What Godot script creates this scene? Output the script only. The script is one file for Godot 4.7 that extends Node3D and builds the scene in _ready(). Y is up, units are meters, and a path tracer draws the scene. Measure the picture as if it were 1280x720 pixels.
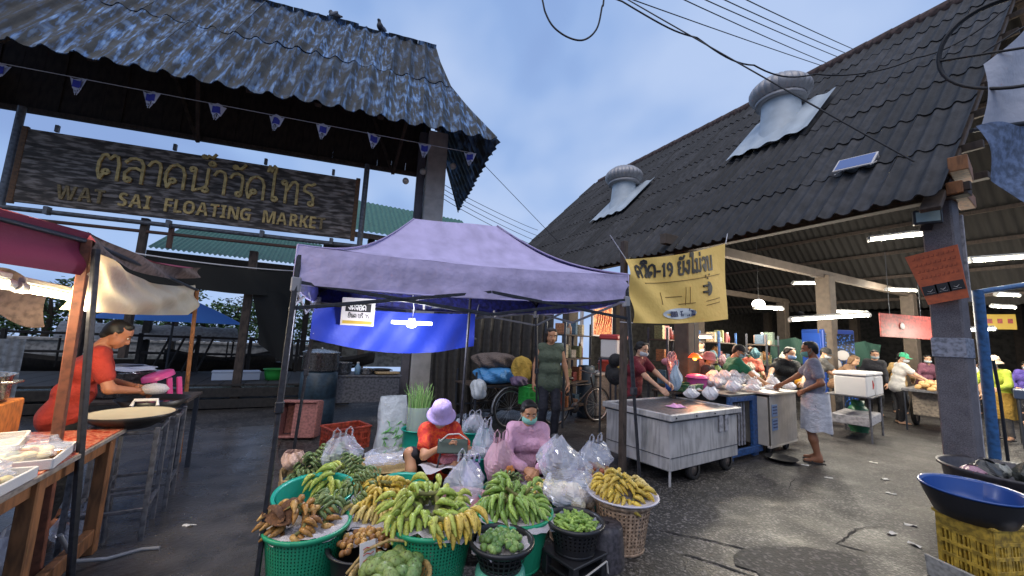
extends Node3D
# A riverside market at dusk: gateway, hall, tent and stalls. World: +x into the hall, -z along its eave.
var M := {}
var T := {}
var counts := {}
var NOCLIP: Callable
var rng := RandomNumberGenerator.new()
const UP := Vector3.UP
const Z := Vector3.ZERO


func v(x: float, y: float, z: float) -> Vector3:
	return Vector3(x, y, z)


# ---------------------------------------------------------------- naming
func numbered(parent: Node, called: String) -> String:
	var key := str(parent.get_instance_id()) + called
	var n: int = counts.get(key, 0)
	counts[key] = n + 1
	return called if n == 0 else "%s_%03d" % [called, n]


func put(o: Node, called: String, parent: Node = null) -> Node:
	var p: Node = parent if parent else self
	o.name = numbered(p, called)
	p.add_child(o, true)
	return o


func tag(o: Node, label: String, category := "", group := "", kind := "") -> Node:
	if label: o.set_meta("label", label)
	if category: o.set_meta("category", category)
	if group: o.set_meta("group", group)
	if kind: o.set_meta("kind", kind)
	return o


func thing(called: String, label: String, category: String, at := Z, turn := 0.0, group := "") -> Node3D:
	var o := Node3D.new()
	o.position = at
	o.rotation.y = turn
	put(o, called)
	tag(o, label, category, group)
	return o


func struct(o: Node, label := "") -> Node:
	return tag(o, label, "", "", "structure")


func dup(o: Node3D, called: String, at: Vector3, turn := 0.0, label := "", group := "") -> Node3D:
	var c: Node3D = o.duplicate()
	c.position = at
	c.rotation = v(0, turn, 0)
	put(c, called)
	if label: c.set_meta("label", label)
	if group: c.set_meta("group", group)
	return c


# ---------------------------------------------------------------- mesh helpers
func st() -> SurfaceTool:
	var s := SurfaceTool.new()
	s.begin(Mesh.PRIMITIVE_TRIANGLES)
	s.set_smooth_group(0xFFFFFFFF)
	return s


func mesh_of(s: SurfaceTool) -> ArrayMesh:
	s.generate_normals()
	return s.commit()


func done(s: SurfaceTool, called: String, m: Material, parent: Node = null, at := Z) -> MeshInstance3D:
	return inst(mesh_of(s), called, m, parent, Transform3D(Basis(), at))


func inst(mesh: Mesh, called: String, m: Material, parent: Node = null, xf := Transform3D()) -> MeshInstance3D:
	var o := MeshInstance3D.new()
	o.mesh = mesh
	o.material_override = m
	o.transform = xf
	o.cast_shadow = GeometryInstance3D.SHADOW_CASTING_SETTING_ON
	put(o, called, parent)
	return o


func tri(s: SurfaceTool, a: Vector3, b: Vector3, c: Vector3) -> void:
	s.add_vertex(a); s.add_vertex(c); s.add_vertex(b)


func quad(s: SurfaceTool, a: Vector3, b: Vector3, c: Vector3, d: Vector3) -> void:
	tri(s, a, b, c)
	tri(s, a, c, d)


# a box with chamfered edges
func box(s: SurfaceTool, c: Vector3, size: Vector3, ch := 0.006, B := Basis()) -> void:
	s.set_smooth_group(0xFFFFFFFF)
	var h := size * 0.5
	ch = minf(ch, minf(h.x, minf(h.y, h.z)) * 0.5)
	if ch <= 0.0:
		for ax in 3:
			for sg in [-1.0, 1.0]:
				var n := Z; var a := Z; var b := Z
				n[ax] = sg * h[ax]; a[(ax + 1) % 3] = h[(ax + 1) % 3]; b[(ax + 2) % 3] = h[(ax + 2) % 3] * sg
				quad(s, c + B * (n - a - b), c + B * (n + a - b), c + B * (n + a + b), c + B * (n - a + b))
		return
	for ax in 3:
		var a1 := (ax + 1) % 3
		var a2 := (ax + 2) % 3
		for sg in [-1.0, 1.0]:
			var n := Z; var a := Z; var b := Z
			n[ax] = sg * h[ax]; a[a1] = h[a1] - ch; b[a2] = (h[a2] - ch) * sg
			quad(s, c + B * (n - a - b), c + B * (n + a - b), c + B * (n + a + b), c + B * (n - a + b))
		for s1 in [-1.0, 1.0]:
			for s2 in [-1.0, 1.0]:
				var p := Z; var q := Z; var e := Z
				p[a1] = s1 * h[a1]; p[a2] = s2 * (h[a2] - ch)
				q[a1] = s1 * (h[a1] - ch); q[a2] = s2 * h[a2]
				e[ax] = (h[ax] - ch) * s1 * s2
				quad(s, c + B * (p - e), c + B * (p + e), c + B * (q + e), c + B * (q - e))
	for sx in [-1.0, 1.0]:
		for sy in [-1.0, 1.0]:
			for sz in [-1.0, 1.0]:
				var k := v(sx, sy, sz)
				var px := v(h.x, h.y - ch, h.z - ch) * k
				var py := v(h.x - ch, h.y, h.z - ch) * k
				var pz := v(h.x - ch, h.y - ch, h.z) * k
				if sx * sy * sz > 0: tri(s, c + B * px, c + B * py, c + B * pz)
				else: tri(s, c + B * px, c + B * pz, c + B * py)


# a bar of rectangular section from a to b
func bar(s: SurfaceTool, a: Vector3, b: Vector3, w: float, t: float, ch := 0.004, side := UP) -> void:
	var d := b - a
	var y := d.normalized()
	var x := side.cross(y)
	if x.length() < 0.02: x = v(1, 0, 0).cross(y)
	x = x.normalized()
	box(s, (a + b) * 0.5, v(w, d.length(), t), ch, Basis(x, y, x.cross(y)))


func bez(a: Vector3, b: Vector3, sag: float, n := 12) -> PackedVector3Array:
	var r := PackedVector3Array()
	for i in n + 1:
		var t := float(i) / n
		r.append(a.lerp(b, t) - UP * sag * 4.0 * t * (1.0 - t))
	return r


# a tube through points; radius a number or an array
func tube(s: SurfaceTool, pts: PackedVector3Array, radius, sides := 8, caps := true, flat := 1.0) -> void:
	s.set_smooth_group(0)
	var n := pts.size()
	var rings: Array[PackedVector3Array] = []
	var prev := Z
	for i in n:
		var t := (pts[mini(i + 1, n - 1)] - pts[maxi(i - 1, 0)]).normalized()
		var x := prev - t * prev.dot(t)
		if x.length() < 0.01:
			x = t.cross(UP)
			if x.length() < 0.05: x = t.cross(v(1, 0, 0))
		x = x.normalized()
		prev = x
		var y := t.cross(x)
		var r: float = radius if radius is float else radius[i]
		var ring := PackedVector3Array()
		for k in sides:
			var a := TAU * k / sides
			ring.append(pts[i] + x * cos(a) * r + y * sin(a) * r * flat)
		rings.append(ring)
	for i in n - 1:
		for k in sides:
			var k2 := (k + 1) % sides
			quad(s, rings[i][k], rings[i][k2], rings[i + 1][k2], rings[i + 1][k])
	if caps:
		s.set_smooth_group(0xFFFFFFFF)
		for k in range(1, sides - 1):
			tri(s, rings[0][0], rings[0][k + 1], rings[0][k])
			tri(s, rings[n - 1][0], rings[n - 1][k], rings[n - 1][k + 1])
	s.set_smooth_group(0xFFFFFFFF)


func rod(s: SurfaceTool, a: Vector3, b: Vector3, r: float, sides := 8) -> void:
	tube(s, PackedVector3Array([a, b]), r, sides)


# surface of revolution: profile of (radius, height)
func lathe(s: SurfaceTool, prof: Array, n := 24, xf := Transform3D(), a0 := 0.0, a1 := TAU, smooth := true) -> void:
	s.set_smooth_group(0 if smooth else 0xFFFFFFFF)
	for i in prof.size() - 1:
		var p: Vector2 = prof[i]
		var q: Vector2 = prof[i + 1]
		for k in n:
			var u := a0 + (a1 - a0) * k / n
			var w := a0 + (a1 - a0) * (k + 1) / n
			var A := xf * v(p.x * cos(u), p.y, p.x * sin(u))
			var Bq := xf * v(p.x * cos(w), p.y, p.x * sin(w))
			var Cq := xf * v(q.x * cos(w), q.y, q.x * sin(w))
			var D := xf * v(q.x * cos(u), q.y, q.x * sin(u))
			if p.x > 1e-5: tri(s, A, Cq, Bq)
			if q.x > 1e-5: tri(s, A, D, Cq)
	s.set_smooth_group(0xFFFFFFFF)


func ball(s: SurfaceTool, c: Vector3, r: Vector3, n := 12, B := Basis()) -> void:
	var prof := []
	for i in n / 2 + 1:
		var a := -PI / 2 + PI * i / (n / 2)
		prof.append(Vector2(maxf(cos(a), 0.0), sin(a)))
	lathe(s, prof, n, Transform3D(B * Basis.from_scale(r), c))


# smooth sheet from f(u, v) in 0..1
func sheet(s: SurfaceTool, nu: int, nv: int, f: Callable, smooth := true) -> void:
	s.set_smooth_group(0 if smooth else 0xFFFFFFFF)
	var g := []
	for i in nu + 1:
		var row := PackedVector3Array()
		for j in nv + 1:
			row.append(f.call(float(i) / nu, float(j) / nv))
		g.append(row)
	for i in nu:
		for j in nv:
			quad(s, g[i][j], g[i + 1][j], g[i + 1][j + 1], g[i][j + 1])
	s.set_smooth_group(0xFFFFFFFF)


func wob(p: Vector3, f: float, seed_ := 0.0) -> float:
	return sin(p.x * f + seed_ * 1.7 + sin(p.z * f * 0.7 + seed_) * 1.3) * 0.5 + sin(p.z * f * 1.3 + p.y * f * 0.9 + seed_ * 2.3) * 0.5


# ---------------------------------------------------------------- materials
func noise_tex(key: String, freq: float, stops: Array, cols: Array, size := 512, type := FastNoiseLite.TYPE_SIMPLEX_SMOOTH, oct := 4, nrm := 0.0) -> Texture2D:
	if T.has(key): return T[key]
	var n := FastNoiseLite.new()
	n.seed = hash(key) % 10000
	n.noise_type = type
	n.frequency = freq
	n.fractal_octaves = oct
	if type == FastNoiseLite.TYPE_CELLULAR:
		n.cellular_return_type = FastNoiseLite.RETURN_CELL_VALUE
		n.fractal_type = FastNoiseLite.FRACTAL_NONE
	var t := NoiseTexture2D.new()
	t.width = size
	t.height = size
	t.seamless = true
	t.generate_mipmaps = true
	if nrm > 0.0:
		t.as_normal_map = true
		t.bump_strength = nrm
	else:
		var g := Gradient.new()
		g.offsets = PackedFloat32Array(stops)
		var cc := PackedColorArray()
		for c in cols: cc.append(c if c is Color else Color(c, c, c))
		g.colors = cc
		t.color_ramp = g
	t.noise = n
	T[key] = t
	return t


func textures() -> void:
	noise_tex("mottle", 0.012, [0.25, 0.5, 0.75], [0.62, 0.85, 1.0])
	noise_tex("grime", 0.014, [0.2, 0.42, 0.6, 0.8], [0.7, 0.86, 0.95, 1.0], 512, FastNoiseLite.TYPE_SIMPLEX_SMOOTH, 5)
	noise_tex("soft", 0.008, [0.2, 0.5, 0.8], [0.88, 0.95, 1.0])
	noise_tex("drip", 0.02, [0.25, 0.4, 0.55, 0.75], [0.84, 0.93, 0.98, 1.0])
	noise_tex("fine", 0.09, [0.2, 0.5, 0.8], [0.75, 0.92, 1.0])
	noise_tex("bump", 0.05, [], [], 512, FastNoiseLite.TYPE_SIMPLEX_SMOOTH, 4, 4.0)
	noise_tex("wrinkle", 0.018, [], [], 512, FastNoiseLite.TYPE_SIMPLEX_SMOOTH, 3, 14.0)
	noise_tex("weave", 0.35, [0.3, 0.7], [0.8, 1.0], 256)
	noise_tex("gloss", 0.01, [0.3, 0.5, 0.7], [0.45, 0.8, 1.0])


# o: tex, scale (float or Vector3), nrm, ns (normal strength), nscale, metal, alpha, glow, back, world, rim, coat
func mat(key: String, c = null, rough := 0.7, o := {}) -> StandardMaterial3D:
	if M.has(key): return M[key]
	var m := StandardMaterial3D.new()
	m.resource_name = key
	m.albedo_color = c
	m.roughness = rough
	m.cull_mode = BaseMaterial3D.CULL_DISABLED
	m.metallic = o.get("metal", 0.0)
	var world: bool = o.get("world", true)
	if o.has("tex") or o.has("nrm"):
		m.uv1_triplanar = true
		m.uv1_world_triplanar = world
		var sc = o.get("scale", 1.0)
		m.uv1_scale = sc if sc is Vector3 else v(sc, sc, sc)
		if o.has("tex"): m.albedo_texture = T[o.tex]
		if o.has("nrm"):
			m.normal_enabled = true
			m.normal_texture = T[o.nrm]
			m.normal_scale = o.get("ns", 0.5)
		if o.has("rtex"): m.roughness_texture = T[o.rtex]
	if o.has("tex2"):
		m.detail_enabled = true
		m.detail_blend_mode = BaseMaterial3D.BLEND_MODE_MUL
		m.detail_uv_layer = BaseMaterial3D.DETAIL_UV_2
		m.detail_albedo = T[o.tex2]
		m.uv2_triplanar = true
		m.uv2_world_triplanar = true
		var s2 = o.get("scale2", 0.3)
		m.uv2_scale = s2 if s2 is Vector3 else v(s2, s2, s2)
	if o.has("alpha"):
		m.transparency = BaseMaterial3D.TRANSPARENCY_ALPHA
		m.albedo_color.a = o.alpha
	if o.has("glow"):
		m.emission_enabled = true
		m.emission = o.get("glow_color", c)
		m.emission_energy_multiplier = o.glow
	if o.has("back"):
		m.backlight_enabled = true
		m.backlight = o.back
	if o.has("rim"):
		m.rim_enabled = true
		m.rim = o.rim
		m.rim_tint = 0.6
	if o.has("coat"):
		m.clearcoat_enabled = true
		m.clearcoat = o.coat
		m.clearcoat_roughness = 0.2
	if o.has("vc"): m.vertex_color_use_as_albedo = true
	M[key] = m
	return m


func hexc(h: String) -> Color:
	return Color.html(h)


func lamp_at(parent: Node3D, at: Vector3, c: Color, e: float, size := 0.05) -> void:
	var l := OmniLight3D.new()
	l.light_color = c
	l.light_energy = e
	l.light_size = size
	l.omni_range = 40.0
	l.omni_attenuation = 2.0
	l.shadow_enabled = true
	l.position = at
	put(l, "lamp_light", parent)


# a fluorescent tube fitting from a to b: tube, two end caps, batten above
func tube_lamp(label: String, a: Vector3, b: Vector3, c: Color, e: float, glow := 5.0, group := "", r := 0.016, batten := true) -> Node3D:
	var mid := (a + b) * 0.5
	var t := thing("fluorescent_lamp", label, "lamp", mid, 0.0, group)
	var d := (b - a).normalized()
	var s := st()
	rod(s, a - mid, b - mid, r, 8)
	done(s, "tube", mat("tube%s%s" % [c.to_html(), glow], c, 0.4, {"glow": glow}), t)
	for k in [a - mid, b - mid]:
		s = st()
		var q: Vector3 = k
		rod(s, q - d * 0.02, q + d * 0.02, r * 1.5, 8)
		done(s, "end_cap", mat("lamp_cap", hexc("9a9a98"), 0.5), t)
	if batten:
		s = st()
		bar(s, a - mid + UP * (r + 0.022), b - mid + UP * (r + 0.022), 0.035, 0.03)
		done(s, "batten", mat("batten", hexc("8c8c8a"), 0.5), t)
	for k in [0.25, 0.75]:
		lamp_at(t, (a - mid).lerp(b - mid, k) - UP * (r + 0.03), c, e * 0.5, 0.05)
	return t


# ---------------------------------------------------------------- camera, sky, light
func camera_and_sky() -> void:
	var cam := Camera3D.new()
	cam.fov = 73.6
	cam.near = 0.05
	cam.far = 600.0
	cam.position = v(0, 1.55, 0)
	cam.basis = Basis(UP, deg_to_rad(-27.4)) * Basis(v(1, 0, 0), deg_to_rad(7.34)) * Basis(v(0, 0, 1), deg_to_rad(2.69))
	put(cam, "camera")
	cam.make_current()
	var n := FastNoiseLite.new()
	n.seed = 11
	n.frequency = 0.55
	n.fractal_octaves = 5
	n.noise_type = FastNoiseLite.TYPE_SIMPLEX_SMOOTH
	var n2 := FastNoiseLite.new()
	n2.seed = 5
	n2.frequency = 1.9
	n2.fractal_octaves = 5
	var w := 640
	var h := 320
	var img := Image.create(w, h, false, Image.FORMAT_RGBF)
	for j in h:
		var th := PI * (j + 0.5) / h
		var y := cos(th)
		for i in w:
			var az := (i + 0.5) / w * TAU - PI
			var d := v(sin(az) * sin(th), y, -cos(az) * sin(th))
			var e := maxf(y, 0.0)
			var c := Color(0.40, 0.555, 0.84).lerp(Color(0.19, 0.325, 0.63), pow(e, 0.62))
			var west := 0.5 - 0.5 * (d.x * 0.9 + d.z * 0.25)
			c = c.lerp(Color(0.375, 0.49, 0.74), clampf(west * 0.62 - 0.12, 0, 1) * 0.8)
			var p := d / (e + 0.32)
			var k := n.get_noise_3d(p.x * 1.6, p.y, p.z * 1.1) * 0.75 + n2.get_noise_3d(p.x * 1.2, p.y, p.z) * 0.35
			c = c.lerp(Color(0.46, 0.57, 0.80), clampf(k * 2.2 + 0.12, 0, 0.72))
			c = c.lerp(Color(0.17, 0.255, 0.52), clampf(-k * 1.7 - 0.05, 0, 0.5))
			img.set_pixel(i, j, c)
	var sm := PanoramaSkyMaterial.new()
	sm.panorama = ImageTexture.create_from_image(img)
	var sky := Sky.new()
	sky.sky_material = sm
	var env := Environment.new()
	env.background_mode = Environment.BG_SKY
	env.sky = sky
	env.background_energy_multiplier = 1.06
	env.tonemap_mode = Environment.TONE_MAPPER_LINEAR
	env.tonemap_exposure = 1.08
	env.sdfgi_enabled = true
	env.ssao_enabled = true
	env.ssil_enabled = true
	var we := WorldEnvironment.new()
	we.environment = env
	put(we, "environment")
	var sun := DirectionalLight3D.new()
	sun.light_energy = 0.5
	sun.light_angular_distance = 60.0
	sun.light_color = Color(1.0, 0.95, 0.9)
	sun.shadow_enabled = true
	sun.basis = Basis.looking_at(v(0.35, -0.85, -0.4))
	put(sun, "sun")


# ---------------------------------------------------------------- ground
func crack(pts: Array, w: float, m: Material) -> void:
	var s := st()
	var q := PackedVector3Array()
	for i in pts.size() - 1:
		var a: Vector2 = pts[i]
		var b: Vector2 = pts[i + 1]
		var k := maxi(2, int(a.distance_to(b) / 0.06))
		for j in k:
			var p := a.lerp(b, float(j) / k)
			var jit := 0.012 if w < 0.02 else 0.008
			q.append(v(p.x + rng.randf_range(-jit, jit), 0.0042, p.y + rng.randf_range(-jit, jit)))
	var prevl := Z
	var prevr := Z
	for i in q.size():
		var d := (q[mini(i + 1, q.size() - 1)] - q[maxi(i - 1, 0)]).normalized()
		var side := v(-d.z, 0, d.x) * w * rng.randf_range(0.25, 0.75) * (0.25 if i < 2 or i > q.size() - 3 else 1.0)
		if i > 0: quad(s, prevl, prevr, q[i] + side, q[i] - side)
		prevl = q[i] - side
		prevr = q[i] + side
	struct(done(s, "ground_crack", m))


func ground() -> void:
	noise_tex("speckle", 0.1, [0.0, 0.5, 0.78, 0.82, 1.0], [0.36, 0.5, 0.6, 1.0, 1.0], 1024, FastNoiseLite.TYPE_CELLULAR)
	noise_tex("stain", 0.007, [0.2, 0.42, 0.6, 0.8], [0.72, 0.86, 0.95, 1.0], 1024, FastNoiseLite.TYPE_SIMPLEX_SMOOTH, 6)
	noise_tex("wet", 0.005, [0.25, 0.42, 0.56, 0.75], [0.72, 0.84, 0.93, 1.0], 512, FastNoiseLite.TYPE_SIMPLEX_SMOOTH, 5)
	noise_tex("pebble", 0.11, [], [], 1024, FastNoiseLite.TYPE_CELLULAR, 1, 5.0)
	noise_tex("grit", 0.3, [0.2, 0.5, 0.8], [0.6, 0.85, 1.0], 512)
	var m := mat("asphalt", hexc("6e6965"), 0.6, {"tex": "speckle", "scale": 0.62, "nrm": "pebble", "ns": 0.8, "rtex": "wet", "tex2": "stain", "scale2": 0.23, "vc": true})
	# one sheet to the horizon, fine near the camera, with wear (not light) in its vertex colours
	var s := st()
	var xs := []
	var zs := []
	for i in 61: xs.append(-6.0 + i * 0.3)
	for i in 61: zs.append(2.0 - i * 0.3)
	xs.push_front(-30.0); xs.push_front(-250.0); xs.append(20.0); xs.append(40.0); xs.append(250.0)
	zs.push_front(30.0); zs.push_front(250.0)
	s.set_smooth_group(0)
	var n := FastNoiseLite.new()
	n.frequency = 0.35
	n.fractal_octaves = 4
	for i in xs.size() - 1:
		for j in zs.size() - 1:
			var c := []
			for k in [[0, 0], [1, 0], [1, 1], [0, 1]]:
				var x: float = xs[i + k[0]]
				var z: float = zs[j + k[1]]
				var y := n.get_noise_2d(x * 2.0, z * 2.0) * 0.006 if absf(x) < 12 else 0.0
				c.append(v(x, minf(y, 0.002), z))
			for t in [[0, 2, 1], [0, 3, 2]]:
				for k in t:
					var p: Vector3 = c[k]
					var g := 0.85 + n.get_noise_2d(p.x * 1.4 + 40, p.z * 1.4) * 0.35
					var conc := smoothstep(0.6, -0.2, p.x + 0.12 * sin(p.z * 3.0))
					var col := Color(0.98, 0.98, 1.02).lerp(Color(0.9, 0.88, 0.88), conc) * g
					s.set_color(Color(col.r, col.g, col.b))
					s.add_vertex(p)
	var o := done(s, "ground", m)
	struct(o)
	# smoother cement apron on the left and worn patches of cement on the right
	var cm := mat("cement", hexc("5c5754"), 0.3, {"tex": "grit", "scale": 0.9, "nrm": "bump", "ns": 0.25, "rtex": "wet", "tex2": "stain", "scale2": 0.3})
	s = st()
	sheet(s, 24, 24, func(a: float, b: float): return v(lerpf(-9.0, lerpf(0.15, -0.2, b) + 0.05 * sin(b * 21), a), 0.006, lerpf(1.0, -7.3, b)))
	struct(done(s, "cement_apron", cm))
	for pt in [[3.3, -1.65, 0.5, 0.32, 0.1]]:
		s = st()
		for k in 20:
			var a := TAU * k / 20
			var b := TAU * (k + 1) / 20
			var f := func(t): return v(pt[0] + pt[2] * cos(t) * (1 + 0.18 * sin(t * 3 + pt[4] * 9) + 0.1 * sin(t * 7)), 0.0065, pt[1] + pt[3] * sin(t) * (1 + 0.2 * sin(t * 2 + pt[4])))
			tri(s, v(pt[0], 0.0065, pt[1]), f.call(a), f.call(b))
		struct(done(s, "cement_patch", mat("patch", hexc("4d4948"), 0.7, {"tex": "speckle", "scale": 0.5, "nrm": "pebble", "ns": 0.5})))
	var dk := mat("crack_dark", hexc("1c1b1d"), 0.9)
	for c in [
		[[Vector2(-0.35, -2.9), Vector2(-0.28, -4.0), Vector2(-0.22, -5.0), Vector2(-0.25, -6.0)], 0.035],
		[[Vector2(-0.25, -3.0), Vector2(-0.2, -3.6), Vector2(-0.19, -4.3)], 0.012],
		[[Vector2(2.75, -2.5), Vector2(3.1, -2.1), Vector2(3.3, -1.75), Vector2(3.6, -1.4), Vector2(3.9, -1.1)], 0.02],
		[[Vector2(2.6, -2.2), Vector2(2.8, -1.9), Vector2(2.95, -1.6), Vector2(3.05, -1.3)], 0.018],
		[[Vector2(4.1, -1.5), Vector2(4.0, -1.72), Vector2(4.5, -1.8), Vector2(4.9, -1.7)], 0.014],
		[[Vector2(5.2, -2.3), Vector2(5.0, -2.6), Vector2(5.6, -2.8)], 0.01]]:
		crack(c[0], c[1], dk)
	# loose scraps of paper and leaves on the road
	var pm := mat("scrap", hexc("c9c6c0"), 0.8)
	for c in [[-0.66, -3.92], [6.6, -2.3], [6.0, -2.05], [4.7, -1.62], [4.62, -1.45], [5.1, -1.62], [7.4, -2.7], [5.9, -2.6], [6.2, -3.0]]:
		s = st()
		var a := rng.randf() * 6.0
		sheet(s, 3, 2, func(p: float, q: float): return v(c[0] + (p - 0.5) * 0.09 * cos(a) - (q - 0.5) * 0.04 * sin(a), 0.008 + 0.012 * sin(p * 5 + a) * sin(q * 4), c[1] + (p - 0.5) * 0.09 * sin(a) + (q - 0.5) * 0.04 * cos(a)))
		tag(done(s, "paper_scrap", pm), "pale paper scrap lying on the dark ground", "litter", "scraps of litter on the ground")


# ---------------------------------------------------------------- roofs of big wave tiles
func wave(x: float, pitch: float) -> float:
	var c := 0.5 + 0.5 * cos(TAU * x / pitch)
	return c * c * c * (2.6 - 1.6 * c)


func tile_mesh(tw: float, L: float, waves: int, amp: float, lift: float, clip: Callable) -> ArrayMesh:
	var s := st()
	var nx := waves * 8
	var f := func(a: float, b: float):
		var x: float = a * tw
		var z: float = b * L
		if clip.is_valid(): x = clip.call(x, z)
		return v(x, amp * wave(x, tw / waves) + lift * (1.0 - b), z)
	s.set_smooth_group(0)
	var nz := 2
	for i in nx:
		for j in nz:
			quad(s, f.call(float(i) / nx, float(j) / nz), f.call(float(i + 1) / nx, float(j) / nz), f.call(float(i + 1) / nx, float(j + 1) / nz), f.call(float(i) / nx, float(j + 1) / nz))
	s.set_smooth_group(1)
	for i in nx:
		var p: Vector3 = f.call(float(i) / nx, 0.0)
		var q: Vector3 = f.call(float(i + 1) / nx, 0.0)
		quad(s, p - v(0, 0.014, 0), q - v(0, 0.014, 0), q, p)
	return mesh_of(s)


# tiles over a rectangle from the eave corner o; n outward normal, up the slope. clip(x, s) pulls points back inside
func tiling(parent: Node3D, o: Vector3, n: Vector3, up: Vector3, length: float, slope: float, tw: float, rows: int, waves: int, amp: float, mats: Array, clip := NOCLIP) -> void:
	var a := n.cross(up)
	var cols := int(ceil(length / tw))
	var L := slope / rows
	var shared := tile_mesh(tw, L * 1.09, waves, amp, 0.02, NOCLIP)
	for r in rows:
		for c in cols:
			var x0 := c * tw
			var at := o + a * x0 + up * (r * L)
			var mesh: ArrayMesh = shared
			if clip.is_valid():
				var lo: float = clip.call(x0, r * L)
				var lo2: float = clip.call(x0, (r + 1.09) * L)
				var hi: float = clip.call(x0 + tw, r * L)
				var hi2: float = clip.call(x0 + tw, (r + 1.09) * L)
				if hi - lo < 0.01 and hi2 - lo2 < 0.01: continue
				if absf(lo - x0) + absf(lo2 - x0) + absf(hi - x0 - tw) + absf(hi2 - x0 - tw) > 0.005:
					var r0 := r * L
					mesh = tile_mesh(tw, L * 1.09, waves, amp, 0.02, func(x, z): return clip.call(x0 + x, r0 + z) - x0)
			var b := Basis(a, n, up)
			b = b * Basis(v(0, 1, 0), rng.randf_range(-0.006, 0.006)) * Basis(v(1, 0, 0), rng.randf_range(-0.003, 0.004))
			inst(mesh, "roof_tile", mats[rng.randi() % mats.size()], parent, Transform3D(b, at + n * rng.randf_range(0, 0.008) + up * rng.randf_range(-0.035, 0.02)))


func part_node(called: String, parent: Node3D, at := Z) -> Node3D:
	var o := Node3D.new()
	o.position = at
	return put(o, called, parent)


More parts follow.
